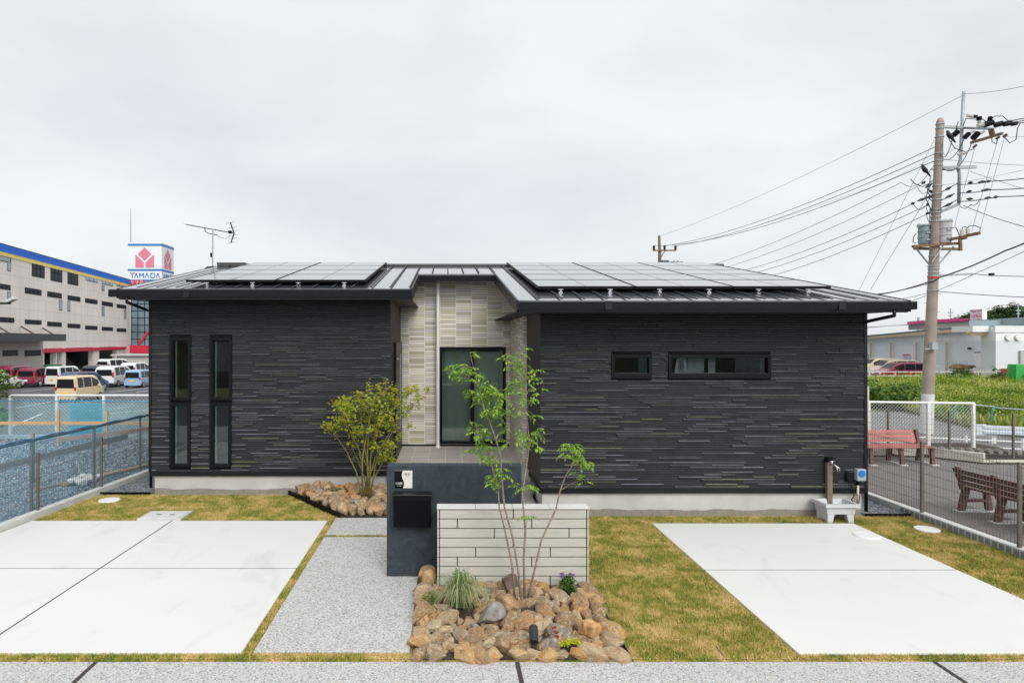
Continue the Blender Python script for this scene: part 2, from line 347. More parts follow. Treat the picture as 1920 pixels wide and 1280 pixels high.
CONC = mat_concrete(); AGG = mat_aggregate(); LAWN = mat_lawn(); BLADE = mat_blade(); TILE = mat_tile(); SIDE = mat_siding_plain()
GLASS = mat_glass(); ROCK = mat_rock(); STUCCO = mat_stucco(); FOUND = mat_found(); PORCH = mat_porch()
GRAV = mat_gravel('blue_grey_gravel', [(0.0, (0.09, 0.10, 0.12)), (0.5, (0.20, 0.22, 0.25)), (1.0, (0.42, 0.44, 0.46))], 46)
GRAV2 = mat_gravel('lot_gravel', [(0.0, (0.10, 0.14, 0.18)), (0.5, (0.22, 0.28, 0.33)), (0.85, (0.40, 0.46, 0.50)), (1.0, (0.7, 0.74, 0.76))], 26)
ASPH = mat_asphalt('asphalt', (0.095, 0.095, 0.10)); ASPHB = mat_asphalt('old_asphalt', (0.19, 0.172, 0.162)); ASPHR = mat_asphalt('road_asphalt', (0.20, 0.20, 0.205))
SOIL = M('soil', (0.045, 0.032, 0.022), 0.95, var=0.4, scale=9, bump=0.6); FIELD = M('field_soil', (0.10, 0.11, 0.035), 0.95, var=0.4, scale=1.2)
BLKM = M('black_metal', (0.0045, 0.005, 0.006), 0.5, 0.0, spec=0.12, var=0.15); FRAME = M('black_frame', (0.004, 0.0045, 0.006), 0.40, var=0.1, spec=0.2)
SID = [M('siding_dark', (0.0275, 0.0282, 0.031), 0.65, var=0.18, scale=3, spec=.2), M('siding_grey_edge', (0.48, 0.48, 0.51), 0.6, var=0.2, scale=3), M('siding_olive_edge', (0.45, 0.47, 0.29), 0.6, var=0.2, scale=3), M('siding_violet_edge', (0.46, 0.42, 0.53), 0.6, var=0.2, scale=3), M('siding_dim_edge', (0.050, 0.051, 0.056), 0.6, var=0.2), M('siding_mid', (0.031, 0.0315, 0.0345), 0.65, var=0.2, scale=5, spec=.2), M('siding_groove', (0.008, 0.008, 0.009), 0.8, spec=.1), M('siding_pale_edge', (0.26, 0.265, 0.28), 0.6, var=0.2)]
ROOFM = M('roof_metal', (0.075, 0.082, 0.092), 0.24, 0.1, var=0.06, scale=2, spec=0.9, coat=.95); GUT = M('gutter', (0.008, 0.009, 0.011), 0.40, var=0.1, scale=1, spec=.3)
SOFF = M('soffit', (0.02, 0.021, 0.024), 0.6); WHITE = M('white_paint', (0.72, 0.72, 0.71), 0.5, var=0.04); PIPEW = M('cream_pipe', (0.84, 0.82, 0.77), 0.4, var=0.03)
INT = M('interior_white', (0.55, 0.56, 0.53), 0.9, var=0.03); INTF = M('interior_floor', (0.16, 0.12, 0.09), 0.6)
CURT = M('curtain', (0.60, 0.68, 0.58), 0.9, var=0.08, scale=1.5); ALU = M('aluminium', (0.45, 0.46, 0.47), 0.35, 0.8, var=0.05); GALV = M('galvanised_steel', (0.36, 0.38, 0.40), 0.5, 0.5, var=0.15, scale=10)
BRZ = M('bronze_post', (0.155, 0.135, 0.11), 0.5, 0.3, var=0.1); BRZW = M('bronze_wire', (0.20, 0.18, 0.15), 0.5, 0.3); KERB = M('kerb_concrete', (0.56, 0.56, 0.54), 0.85, var=0.12, scale=4, bump=0.2)
KERBG = M('kerb_block_grey', (0.22, 0.22, 0.22), 0.9, var=0.15, scale=8, bump=0.3); RES = M('resin_grey', (0.52, 0.53, 0.54), 0.5, var=0.03); LID = M('white_lid', (0.74, 0.74, 0.73), 0.5, var=0.03)
CREAMW = mat_wood('limewashed_plank', (0.42, 0.40, 0.355), (0.54, 0.52, 0.475), 1.0, 16); CAPM = M('cap_stone', (0.62, 0.61, 0.58), 0.7, var=0.08, scale=5); GAPM = M('dark_joint', (0.045, 0.036, 0.032), 0.9)
LUMB = mat_wood('new_lumber', (0.43, 0.27, 0.14), (0.55, 0.37, 0.21), 1, 10); LUMG = mat_wood('grey_lumber', (0.20, 0.175, 0.15), (0.31, 0.28, 0.25), 1, 10)
BARK = M('slim_bark', (0.24, 0.19, 0.15), 0.85, var=0.45, scale=40, bump=0.4); BARKG = M('maple_stem', (0.20, 0.17, 0.045), 0.7, var=0.35, scale=20)
LEAF = mat_leaf('fresh_leaf', [(0, (0.11, 0.24, 0.025)), (0.5, (0.20, 0.37, 0.035)), (0.85, (0.32, 0.47, 0.05)), (1, (0.42, 0.46, 0.06))])
MAPLE = mat_leaf('maple_leaf', [(0, (0.14, 0.21, 0.015)), (0.45, (0.27, 0.37, 0.02)), (0.72, (0.42, 0.44, 0.03)), (0.86, (0.48, 0.30, 0.04)), (1, (0.42, 0.17, 0.04))])
PVDK = None

# ------------------------------------------------------------------ the setting: ground
def sheet(name, pts, z, m, th=None, kind='structure'):
    mb = MB(); mb.face([(x, y, z) for x, y in pts])
    if th:
        n = len(pts)
        for i in range(n):
            a, b = pts[i], pts[(i + 1) % n]; mb.face([(a[0], a[1], z), (a[0], a[1], z - th), (b[0], b[1], z - th), (b[0], b[1], z)])
    o = struct(mb, name, m, kind)
    bm = bmesh.new(); bm.from_mesh(o.data); bmesh.ops.remove_doubles(bm, verts=bm.verts[:], dist=1e-5); bmesh.ops.recalc_face_normals(bm, faces=bm.faces[:]); bm.to_mesh(o.data); bm.free()
    if o.data.polygons[0].normal.z < 0: o.data.flip_normals()
    return o
LZ, RZ = -1.6, -1.3
sheet('ground', [(-2500, -1200), (2500, -1200), (2500, 3500), (-2500, 3500)], -1.9, FIELD)
def bndx(D): return -5.79 + 0.0847 * (D - 9.2)       # left boundary line
sheet('lawn', [(-6.2, 5.13), (6.7, 5.13), (6.7, 22), (bndx(22), 22), (bndx(9.2), 9.2), (bndx(5.13), 5.13)][1:], 0.0, LAWN, 1.9)
sheet('pavement', [(-30, 2.2), (30, 2.2), (30, 5.126), (-30, 5.126)], 0.0, AGG, 0.3)
sheet('road', [(-60, -7), (60, -7), (60, 2.196), (-60, 2.196)], -0.06, ASPH, 1.8)
sheet('gravel_lot', [(-30, 5.13), (bndx(5.13) - 0.12, 5.13), (bndx(16.9) - 0.12, 16.9), (-30, 16.9)], -0.004, GRAV2, 1.9)
sheet('parking_lot', [(-160, 16.9), (2, 16.9), (2, 200), (-160, 200)], LZ, ASPH, 0.3)
sheet('bench_lot', [(6.84, 5.13), (30, 5.13), (30, 13.2), (11.0, 13.3), (10.42, 14.08), (6.84, 14.4)], -0.002, ASPHB, 1.9)
sheet('soil_bank', [(6.84, 14.41), (10.42, 14.09), (11.0, 13.31), (30, 13.21), (30, 13.9), (13.0, 14.2), (12.9, 15.9), (6.84, 15.9)], 0.03, SOIL, 1.9)
sheet('road_beyond', [(4, 15.9), (60, 13.9), (60, 25.0), (22.2, 26.2), (24.5, 35), (4, 37.5)], RZ, ASPHR, 0.6)
sheet('field', [(4, 37.5), (24.5, 35), (22.2, 26.2), (60, 25.0), (130, 24), (130, 62), (4, 62)], RZ - 0.05, FIELD, 0.5)
sheet('shop_lot', [(2.1, 62), (160, 62), (160, 140), (2.1, 140)], RZ, ASPHR, 0.5)
# driveways (separate slabs with open joints)
def slabs(name, rects, m, z=0.018):
    mb = MB()
    for (x0, x1, y0, y1) in rects: mb.box(x0, x1, y0, y1, -0.1, z)
    return struct(mb, name, m, bevel=0.006)
g = 0.009
slabs('driveway', [(-3.815 + g, -1.645, 5.25, 7.195 - g), (-3.815 + g, -1.645, 7.195 + g, 9.08)], CONC)
mb = MB()
for (a, b) in ((5.25, 7.195 - g), (7.195 + g, 9.08)):
    xa, xb = bndx(a) + 0.03, bndx(b) + 0.03
    mb.hexa([(xa, a, -.1), (-3.815 - g, a, -.1), (-3.815 - g, b, -.1), (xb, b, -.1), (xa, a, .018), (-3.815 - g, a, .018), (-3.815 - g, b, .018), (xb, b, .018)])
struct(mb, 'driveway', CONC, bevel=0.006)
slabs('driveway', [(2.842, 5.615, 5.24, 7.14 - g), (2.842, 5.615, 7.14 + g, 8.95)], CONC)
slabs('path', [(-1.555, -0.29, 5.27, 8.34), (-0.29, 0.80, 6.95, 8.34), (-1.555, 0.80, 8.44, 9.24)], AGG, 0.016)
mb = MB()
for (x, t) in ((-2.75, 0.017), (0.565, 0.017), (3.85, 0.017)):
    mb.box(x - t, x + t, 2.21, 5.12, -0.05, 0.004)
struct(mb, 'pavement_joint', GAPM)
mb = MB()
JM = M('pad_joint', (0.075, 0.072, 0.07), 0.9)
mb.box(-3.815 - g, -3.815 + g, 5.25, 9.08, -.05, .0155); mb.box(2.842, 5.615, 7.14 - g, 7.14 + g, -.05, .0155); mb.box(-3.815 + g + .001, -1.645, 7.195 - g, 7.195 + g, -.05, .0155); mb.box(-5.9, -3.815 - g - .001, 7.195 - g, 7.195 + g, -.05, .0155)
struct(mb, 'driveway_joint', JM)
# small kerb lines
def kerbline(name, a, b, w, z0, z1, m, label):
    mb = MB(); a = Vector(a); b = Vector(b); d = (b - a).normalized(); n = Vector((-d.y, d.x, 0)) * w
    q = [a, b, b + n, a + n]; mb.hexa([(p.x, p.y, z0) for p in q] + [(p.x, p.y, z1) for p in q])
    o = struct(mb, name, m, bevel=0.008); return fixn(o)
kerbline('kerb', (bndx(4.6), 4.6, 0), (bndx(19), 19, 0), 0.12, -0.2, 0.10, KERB, '')
kerbline('kerb', (6.82, 5.0, 0), (6.82, 14.4, 0), 0.12, -0.2, 0.10, KERB, '')
mb = MB()
for i in range(46): mb.box(6.684, 6.698, 5.0 + i * 0.1, 5.0 + i * 0.1 + 0.06, -0.02, 0.085)
struct(mb, 'kerb_face', KERBG)
# gravel strips beside the house
sheet('gravel_strip', [(6.05, 9.36), (6.69, 9.36), (6.69, 20), (6.05, 20)], 0.02, GRAV, 0.1)
sheet('gravel_strip', [(bndx(10.68) + .01, 10.68), (-4.85, 10.68), (-4.85, 20), (bndx(20) + .01, 20)], 0.02, GRAV, 0.1)
mb = MB(); mb.box(6.03, 6.69, 9.335, 9.36, -0.05, 0.045); mb.box(bndx(10.66) + .01, -4.84, 10.655, 10.68, -0.05, 0.045); struct(mb, 'edging_strip', BLKM)

# loose stones over the gravel lot
n = 26000; Y = 6.5 + 10.2 * rng.random(n) ** .8; lo_ = -.705 * Y; hi_ = -5.79 + .0847 * (Y - 9.2) - .16; X = lo_ + (hi_ - lo_) * rng.random(n); ok = hi_ > lo_; X = X[ok]; Y = Y[ok]; n = len(X)
OCT = np.array([(1, 0, 0), (0, 1, 0), (-1, 0, 0), (0, -1, 0), (0, 0, 1), (0, 0, -1)], float); TR = [(0, 1, 4), (1, 2, 4), (2, 3, 4), (3, 0, 4), (1, 0, 5), (2, 1, 5), (3, 2, 5), (0, 3, 5)]
sv = rng.uniform(.014, .036, n)[:, None, None] * rng.uniform(.55, 1.25, (n, 6, 1)) * OCT[None] * np.array([1, 1, .7]); an = rng.uniform(0, 6.28, n); co, si = np.cos(an)[:, None], np.sin(an)[:, None]
sv = np.stack([sv[:, :, 0] * co - sv[:, :, 1] * si + X[:, None], sv[:, :, 0] * si + sv[:, :, 1] * co + Y[:, None], sv[:, :, 2] + .004], 2)
ST_ = G('crushed_stone'); ST_.set(.85, spec=.2); ST_.base(ST_.ramp(ST_.n('ObjectInfo').outputs['Random'], [(0, (.2, .2, .2)), (1, (.2, .2, .2))]))
me = bpy.data.meshes.new('loose_gravel'); FV = (np.arange(n)[:, None, None] * 6 + np.array(TR)[None]).reshape(-1, 3)
me.vertices.add(n * 6); me.vertices.foreach_set('co', sv.reshape(-1).astype(np.float32)); me.loops.add(len(FV) * 3); me.loops.foreach_set('vertex_index', FV.reshape(-1).astype(np.int32)); me.polygons.add(len(FV)); me.polygons.foreach_set('loop_start', np.arange(0, len(FV) * 3, 3, dtype=np.int32)); me.polygons.foreach_set('loop_total', np.full(len(FV), 3, dtype=np.int32)); me.update(calc_edges=True)
ST_.base(ST_.ramp(ST_.n('NewGeometry').outputs['Random Per Island'], [(0, (.09, .12, .15)), (.5, (.22, .27, .31)), (.85, (.36, .40, .43)), (1, (.54, .56, .58))])); me.materials.append(ST_.m)
o = bpy.data.objects.new('gravel', me); C.objects.link(o); tag(o, 'loose blue-grey crushed stones on the lot behind the left fence', 'gravel', kind='stuff')

# grass blades
def lawn_points(n):
    P = []
    rects = [(1.49, 2.835, 5.15, 9.28), (1.37, 6.05, 8.97, 9.33), (5.63, 6.68, 5.15, 9.33), (-6.0, -0.30, 5.14, 5.24), (2.8, 6.65, 5.14, 5.23), (-1.64, -1.56, 5.24, 9.1), (-5.85, -1.45, 9.10, 10.62), (-1.55, -0.6, 8.35, 8.43), (0.82, 1.49, 6.62, 9.28)]
    A = np.array([(b - a) * (d - c) for a, b, c, d in rects]); 
    for (a, b, c, d), ar in zip(rects, A):
        k = int(n * ar / A.sum()); q = np.empty((k, 2)); q[:, 0] = rng.uniform(a, b, k); q[:, 1] = rng.uniform(c, d, k)
        if c > 9.0 and a < -5: 
            q = q[q[:, 0] > -5.79 + 0.0847 * (q[:, 1] - 9.2) + 0.02]
            lim = -1.50 + (9.27 - q[:, 1]) * (-1.0) * (-0.76)
            q = q[q[:, 0] < -1.50 - (q[:, 1] - 9.27) * 0.76]
        P.append(q)
    return np.vstack(P)
P = lawn_points(300000)
PX_ = P[:, 0] + .02 * np.sin(P[:, 1] * 11 + P[:, 0] * 3); row_ = np.floor(P[:, 1] / .37); xo_ = (PX_ + np.where(row_ % 2 == 0, .15, 0)) / .30; dx_ = np.abs((xo_ + .5) % 1 - .5) * .30; dy_ = np.abs((P[:, 1] / .37 + .5) % 1 - .5) * .37
gap_ = ((dx_ < .012) & (np.sin(xo_ * 1.3 + row_ * 2.1) > -.2)) | ((dy_ < .010) & (np.sin(np.floor(xo_) * 2.7 + row_) > .2)); P = P[~(gap_ & (rng.random(len(P)) < .88))]
n = len(P)
ht = rng.uniform(0.012, 0.034, n); wd = rng.uniform(0.0022, 0.0042, n); az = rng.uniform(0, 2 * np.pi, n); ln = rng.uniform(0.0, 0.028, n); az2 = rng.uniform(0, 2 * np.pi, n)
V = np.zeros((n, 3, 3)); V[:, :, 0] = P[:, None, 0]; V[:, :, 1] = P[:, None, 1]
V[:, 0, 0] += np.cos(az) * wd; V[:, 0, 1] += np.sin(az) * wd; V[:, 1, 0] -= np.cos(az) * wd; V[:, 1, 1] -= np.sin(az) * wd
V[:, 2, 0] += np.cos(az2) * ln; V[:, 2, 1] += np.sin(az2) * ln; V[:, 2, 2] = ht
o = npmesh('grass', V.reshape(-1, 3), 3, BLADE); tag(o, 'short olive and straw coloured turf around the driveways', 'grass', kind='stuff')

# ------------------------------------------------------------------ the house
HX0, HX1, DL, DR, DB = -4.84, 6.04, 10.66, 9.35, 13.1
SXL, SXR, SXB, DM = -0.90, 1.365, 1.30, 10.9
FZL, FZR = 0.335, 0.36
house = thing('house', 'single-storey dark grey house with solar panels on its metal roof', 'house', (0.6, 9.35, 0))
winL = [(-4.51, -4.155, 1.55, 2.582), (-4.51, -4.165, 0.455, 1.51), (-3.855, -3.49, 1.55, 2.582), (-3.855, -3.50, 0.455, 1.51)]
winR = [(2.383, 2.960, 1.985, 2.325), (3.197, 4.667, 1.985, 2.325)]

def wall_sheet(mb, x0, x1, z0, z1, y, holes, th=0.14, m=0):
    xs = sorted({x0, x1, *[h[0] for h in holes], *[h[1] for h in holes]}); zs = sorted({z0, z1, *[h[2] for h in holes], *[h[3] for h in holes]})
    for i in range(len(xs) - 1):
        for j in range(len(zs) - 1):
            cx, cz = (xs[i] + xs[i + 1]) / 2, (zs[j] + zs[j + 1]) / 2
            if any(h[0] < cx < h[1] and h[2] < cz < h[3] for h in holes): continue
            mb.face([(xs[i], y, zs[j]), (xs[i + 1], y, zs[j]), (xs[i + 1], y, zs[j + 1]), (xs[i], y, zs[j + 1])], m)
            mb.face([(xs[i], y + th, zs[j]), (xs[i], y + th, zs[j + 1]), (xs[i + 1], y + th, zs[j + 1]), (xs[i + 1], y + th, zs[j])], m)
    for h in holes:
        a, b, c, d = h
        mb.face([(a, y, c), (a, y + th, c), (a, y + th, d), (a, y, d)], m); mb.face([(b, y, c), (b, y, d), (b, y + th, d), (b, y + th, c)], m)
        mb.face([(a, y, d), (a, y + th, d), (b, y + th, d), (b, y, d)], m); mb.face([(a, y, c), (b, y, c), (b, y + th, c), (a, y + th, c)], m)

def siding(mb, x0, x1, z0, z1, y, holes):
    p = 0.0345; nrow = int((z1 - z0) / p); rr = random.Random(int(y * 100))
    for r in range(nrow):
        zb = z0 + r * p; cuts = [x0]; x = x0 - rr.uniform(0, 0.6)
        while x < x1:
            x += rr.choice((0.303, 0.455, 0.455, 0.606))
            if x0 + 0.05 < x < x1 - 0.05: cuts.append(x)
        cuts.append(x1)
        for a, b in zip(cuts[:-1], cuts[1:]):
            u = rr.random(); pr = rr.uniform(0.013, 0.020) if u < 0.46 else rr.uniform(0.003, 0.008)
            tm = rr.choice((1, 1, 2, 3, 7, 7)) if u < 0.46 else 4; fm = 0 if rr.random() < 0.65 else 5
            iv = [(a, b)]
            for h in holes:
                if zb + p > h[2] - 0.02 and zb < h[3] + 0.02:
                    nv = []
                    for (s, t) in iv:
                        if t <= h[0] or s >= h[1]: nv.append((s, t)); continue
                        if s < h[0]: nv.append((s, h[0]))
                        if t > h[1]: nv.append((h[1], t))
                    iv = nv
            for (s, t) in iv:
                if t - s < 0.01: continue
                s += 0.0008; t -= 0.0008; f = y - pr; za, zc, zd = zb + 0.004, zb + p - 0.0052, zb + p - 0.0034
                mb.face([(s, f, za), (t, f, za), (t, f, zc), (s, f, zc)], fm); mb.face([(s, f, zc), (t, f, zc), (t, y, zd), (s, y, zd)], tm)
                mb.face([(s, f, za), (s, y, za), (t, y, za), (t, f, za)], 6)
                mb.face([(s, f, za), (s, f, zc), (s, y, zd), (s, y, za)], fm); mb.face([(t, f, za), (t, y, za), (t, y, zd), (t, f, zc)], fm)
ZTL, ZTR = 3.20, 2.94
for (x0, x1, z0, z1, y, hs) in ((HX0 + 0.03, SXL, FZL + 0.045, ZTL, DL, winL), (SXR, HX1 - 0.03, FZR + 0.045, ZTR, DR, winR)):
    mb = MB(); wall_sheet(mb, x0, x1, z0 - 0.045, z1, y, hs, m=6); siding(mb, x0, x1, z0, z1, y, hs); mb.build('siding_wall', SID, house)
# plain walls of the sides, the recess and the back
def roofz(D): return 3.068 + 0.193 * (D - 8.75)
mb = MB()
def sidewall(x, y0, y1, z0, s, flat=None):
    zt = lambda y: (roofz(y) if y < 14.67 else roofz(2 * 14.67 - y)) - 0.12
    ys = [y0] + [q for q in (14.67,) if y0 < q < y1] + [y1]
    top = [(x, q, zt(q)) for q in ys]
    mb.face([(x, y0, z0), (x, y1, z0)] + top[::-1])
sidewall(HX0, DL + 0.002, 19.0, FZL, 1); sidewall(HX1, DR + 0.002, 19.0, FZR, 1)
sidewall(SXL, DL + 0.002, DB + 0.1, FZL, 1); sidewall(SXR, DR + 0.002, DM, FZR, 1)
mb.face([(HX0, 19.0, 0.3), (HX1, 19.0, 0.3), (HX1, 19.0, roofz(10.34) - 0.12), (HX0, 19.0, roofz(10.34) - 0.12)])
mb.build('side_wall', SIDE, house)
# striped tile walls of the recess
wB = [(-0.118, 1.213, 0.455, 2.40)]
mb = MB(); wall_sheet(mb, SXL - 0.02, SXB + 0.02, 0.40, 3.86, DB, wB, th=0.12)
mb.face([(SXB, DM + 0.002, 0.32), (SXB, DB, 0.40), (SXB, DB, roofz(DB) - 0.1), (SXB, DM + 0.002, roofz(DM) - 0.1)])
mb.face([(SXB, DM, 0.30), (SXR + 0.05, DM, 0.30), (SXR + 0.05, DM, roofz(DM) - 0.1), (SXB, DM, roofz(DM) - 0.1)])
mb.build('tile_wall', TILE, house)
# base trims, corner trims, foundation
mb = MB()
mb.box(HX0, SXL + 0.012, DL - 0.022, DL - 0.001, FZL - 0.02, FZL + 0.045); mb.box(SXR - 0.012, HX1, DR - 0.022, DR - 0.001, FZR - 0.02, FZR + 0.045)
mb.box(HX0 - 0.014, HX0 + 0.03, DL - 0.018, DL + 0.03, FZL + 0.046, ZTL); mb.box(HX1 - 0.03, HX1 + 0.014, DR - 0.018, DR + 0.03, FZR + 0.046, ZTR)
mb.box(SXL + 0.01, SXB - 0.012, DB - 0.012, DB - 0.001, 0.395, 0.442); mb.box(SXB - 0.014, SXB - 0.001, DM - 0.02, DB - 0.013, 0.33, 0.395); mb.box(SXB - 0.013, SXR - 0.002, DM - 0.034, DM - 0.021, 0.33, 0.385)
mb.box(SXR - 0.02, SXR - 0.001, DR - 0.02, DM - 0.04, FZR - 0.02, FZR + 0.04); mb.box(SXL + 0.001, SXL + 0.02, DL - 0.02, DB - 0.02, FZL, FZL + 0.06)
mb.build('base_trim', GUT, house)
mb = MB()
mb.box(HX0 + 0.07, SXL - 0.03, DL + 0.02, 18.9, -0.3, FZL); mb.box(SXR + 0.03, HX1 - 0.05, DR + 0.02, 18.9, -0.3, FZR)
mb.build('foundation', FOUND, house)
mb = MB(); mb.box(SXL - 0.02, SXR + 0.02, 10.55, DB + 0.05, -0.2, 0.405); mb.build('porch_floor', PORCH, house)
mb = MB(); mb.box(SXL + 0.05, SXR - 0.03, 9.95, 10.54, -0.1, 0.27); mb.box(SXL + 0.05, SXR - 0.03, 9.35, 9.94, -0.1, 0.14); mb.build('porch_step', M('step_concrete', (0.27, 0.25, 0.23), 0.85, var=0.2, bump=0.2), house, bevel=0.01)

# interior rooms
mb = MB()
for (x0, x1, y0, y1) in ((HX0 + .05, SXL - .1, DL + .145, DL + 4.2), (SXR + .08, HX1 - .05, DR + .145, DR + 3.4), (SXL + 0.05, SXB - .02, DB + .13, DB + 3.5)):
    z0, z1 = 0.44, 2.86
    mb.face([(x0, y0, z0), (x1, y0, z0), (x1, y1, z0), (x0, y1, z0)], 1); mb.face([(x0, y0, z1), (x0, y1, z1), (x1, y1, z1), (x1, y0, z1)])
    mb.face([(x0, y1, z0), (x1, y1, z0), (x1, y1, z1), (x0, y1, z1)]); mb.face([(x0, y0, z0), (x0, y1, z0), (x0, y1, z1), (x0, y0, z1)]); mb.face([(x1, y0, z0), (x1, y0, z1), (x1, y1, z1), (x1, y1, z0)])
mb.build('interior', [INT, INTF], house)

def window(a, b, c, d, y, fw=0.05, proud=0.035, mull=(), bottom=0.0):
    mb = MB(); y0, y1 = y - proud, y + 0.06; bo = bottom
    mb.box(a, a + fw, y0, y1, c, d); mb.box(b - fw, b, y0, y1, c, d); mb.box(a + fw, b - fw, y0 + .001, y1, d - fw, d - .001); mb.box(a + fw, b - fw, y0 + .001, y1, c + .001, c + fw + bo)
    for mx in mull: mb.box(mx - 0.035, mx + 0.035, y0 + 0.012, y1 - 0.004, c + fw + bo + 0.001, d - fw - 0.001)
    f = mb.build('window', FRAME, house, bevel=0.004)
    mb = MB(); mb.face([(a + fw - .005, y + 0.02, c + fw), (b - fw + .005, y + 0.02, c + fw), (b - fw + .005, y + 0.02, d - fw), (a + fw - .005, y + 0.02, d - fw)])
    mb.build('pane', GLASS, f); return f
for h in winL:
    f = window(*h, DL, 0.052)
    mb = MB(); mb.box(h[0] + 0.06, h[0] + 0.085, DL + 0.07, DL + 0.115, h[2] + 0.03, h[3] - 0.03); mb.build('blind_edge', M('blind', (0.5, 0.56, 0.48), 0.8), f)
window(*winR[0], DR, 0.045, bottom=0.03)
fw = window(*winR[1], DR, 0.045, bottom=0.03)
window(*wB[0], DB, 0.055, mull=(0.545,))
mb = MB()
for (x0, x1, dy) in ((-0.07, 0.52, 0.34), (0.56, 1.17, 0.13)):
    k = 26
    for i in range(k):
        xa, xb = x0 + (x1 - x0) * i / k, x0 + (x1 - x0) * (i + 1) / k; ya, yb = DB + dy + 0.006 * math.sin(i * .8), DB + dy + 0.006 * math.sin((i + 1) * .8)
        mb.face([(xa, ya, 0.47), (xb, yb, 0.47), (xb, yb, 2.3), (xa, ya, 2.3)])
mb.build('curtain', CURT, house)
# entrance door on the side of the left wing
mb = MB(); mb.box(SXL - 0.01, SXL + 0.045, 11.35, 12.9, 0.42, 2.50); d = mb.build('door', FRAME, house, bevel=0.006)
mb = MB(); mb.tube([(SXL + 0.10, 11.5, 1.0), (SXL + 0.10, 11.5, 2.3)], 0.016, 8); mb.box(SXL + .045, SXL + .10, 11.49, 11.51, 1.05, 1.07); mb.box(SXL + .045, SXL + .10, 11.49, 11.51, 2.2, 2.22); mb.build('handle', ALU, d)

# roof
RX0, RN0, RN1, RX1, EL, EN, ER, RD = -5.087, -0.54, 0.985, 6.22, 10.14, 12.65, 8.75, 14.67
mb = MB(); T = 0.03
def slope(mb, x0, x1, d0, d1, t=T, lift=0.0, m=0):
    z0, z1 = roofz(d0) + lift, roofz(d1) + lift
    mb.hexa([(x0, d0, z0 - t), (x1, d0, z0 - t), (x1, d1, z1 - t), (x0, d1, z1 - t), (x0, d0, z0), (x1, d0, z0), (x1, d1, z1), (x0, d1, z1)], m)
for (a, b, d) in ((RX0, RN0, EL), (RN0, RN1, EN), (RN1, RX1, ER)):
    slope(mb, a + .0005, b - .0005, d, RD)
zr = roofz(RD); mb.hexa([(RX0, RD, zr - T), (RX1, RD, zr - T), (RX1, 19.6, zr - .193 * 4.93 - T), (RX0, 19.6, zr - .193 * 4.93 - T), (RX0, RD + .001, zr), (RX1, RD + .001, zr), (RX1, 19.6, zr - .193 * 4.93), (RX0, 19.6, zr - .193 * 4.93)])
roof = mb.build('roof', ROOFM, house)
mb = MB()
x = RX0 + 0.29
while x < RX1 - 0.05:
    d = EL if x < RN0 else (EN if x < RN1 else ER)
    slope(mb, x - 0.011, x + 0.011, d - 0.012, RD - 0.1, 0.012, 0.028); x += 0.303
mb.build('roof_seam', M('seam', (0.016, 0.018, 0.022), 0.5, spec=.3), roof)
mb = MB(); mb.hexa([(RX0, RD - .16, zr - .02), (RX1, RD - .16, zr - .02), (RX1, RD + .16, zr - .02), (RX0, RD + .16, zr - .02), (RX0, RD - .14, zr + .03), (RX1, RD - .14, zr + .03), (RX1, RD + .14, zr + .03), (RX0, RD + .14, zr + .03)]); mb.build('ridge_cap', M('ridge', (0.035, 0.038, 0.043), 0.5), roof)
# rake boards
mb = MB()
def rake(x0, x1, d0, d1, dep=0.17):
    mb.hexa([(x0, d0, roofz(d0) - dep), (x1, d0, roofz(d0) - dep), (x1, d1, roofz(d1) - dep), (x0, d1, roofz(d1) - dep), (x0, d0, roofz(d0) + .004), (x1, d0, roofz(d0) + .004), (x1, d1, roofz(d1) + .004), (x0, d1, roofz(d1) + .004)])
for q in ((RX0 - .03, RX0 - .001, EL - .02, RD, .15), (RX1 + .001, RX1 + .03, ER - .02, RD, .15), (RN0 + .001, RN0 + .03, EL - .02, EN), (RN1 - .03, RN1 - .001, ER - .02, EN)): mb = MB(); rake(*q); mb.build('rake_board', GUT, house)
# gutters, fascia and soffits
def gutter(x0, x1, d, zt, h):
    mb = MB(); prof = [(-0.115, zt), (-0.122, zt - 0.012), (-0.105, zt - h), (-0.02, zt - h), (-0.02, zt - h + .012), (-0.095, zt - h + .012), (-0.108, zt)]
    n = len(prof)
    for i in range(n):
        a, b = prof[i], prof[(i + 1) % n]; mb.face([(x0, d + a[0], a[1]), (x1, d + a[0], a[1]), (x1, d + b[0], b[1]), (x0, d + b[0], b[1])])
    mb.box(x0 - .003, x0 + .006, d - .118, d - .018, zt - h - .002, zt + .002); mb.box(x1 - .006, x1 + .003, d - .118, d - .018, zt - h - .002, zt + .002)
    for q in np.arange(x0 + 1.2, x1 - 0.5, 3.1): mb.box(q - .045, q + .045, d - .126, d - .018, zt - h - .004, zt + .003)
    return mb.build('gutter', GUT, house)
gutter(-5.19, -0.515, EL, roofz(EL) - .02, .112); gutter(0.965, 6.26, ER, roofz(ER) - .02, .105); gutter(RN0 + .035, RN1 - .035, EN, roofz(EN) - .035, .11)
mb = MB()
for (x0, x1, d, wz, wd) in ((RX0, RN0, EL, ZTL - .005, DL), (RN1, RX1, ER, ZTR - .005, DR), (RN0 + .031, RN1 - .031, EN, 3.74, DB)):
    mb.box(x0, x1, d, d + .018, wz - .03, roofz(d) - .035); mb.box(x0 + .001, x1 - .001, d + .019, wd + .2, wz - .012, wz)
mb.box(RX0, HX0, EL + .3, 19.0, ZTL - .012, ZTL - .0005); mb.box(HX1, RX1, ER + .3, 19.0, ZTR - .012, ZTR - .0005)
mb.box(SXL - .2, RN0 + .0005, DL + .201, DB + .1, ZTL - .012, ZTL); mb.box(RN1 + .001, SXR + .2, DR + .201, DB + .1, ZTR - .012, ZTR)
mb.build('soffit', SOFF, house)
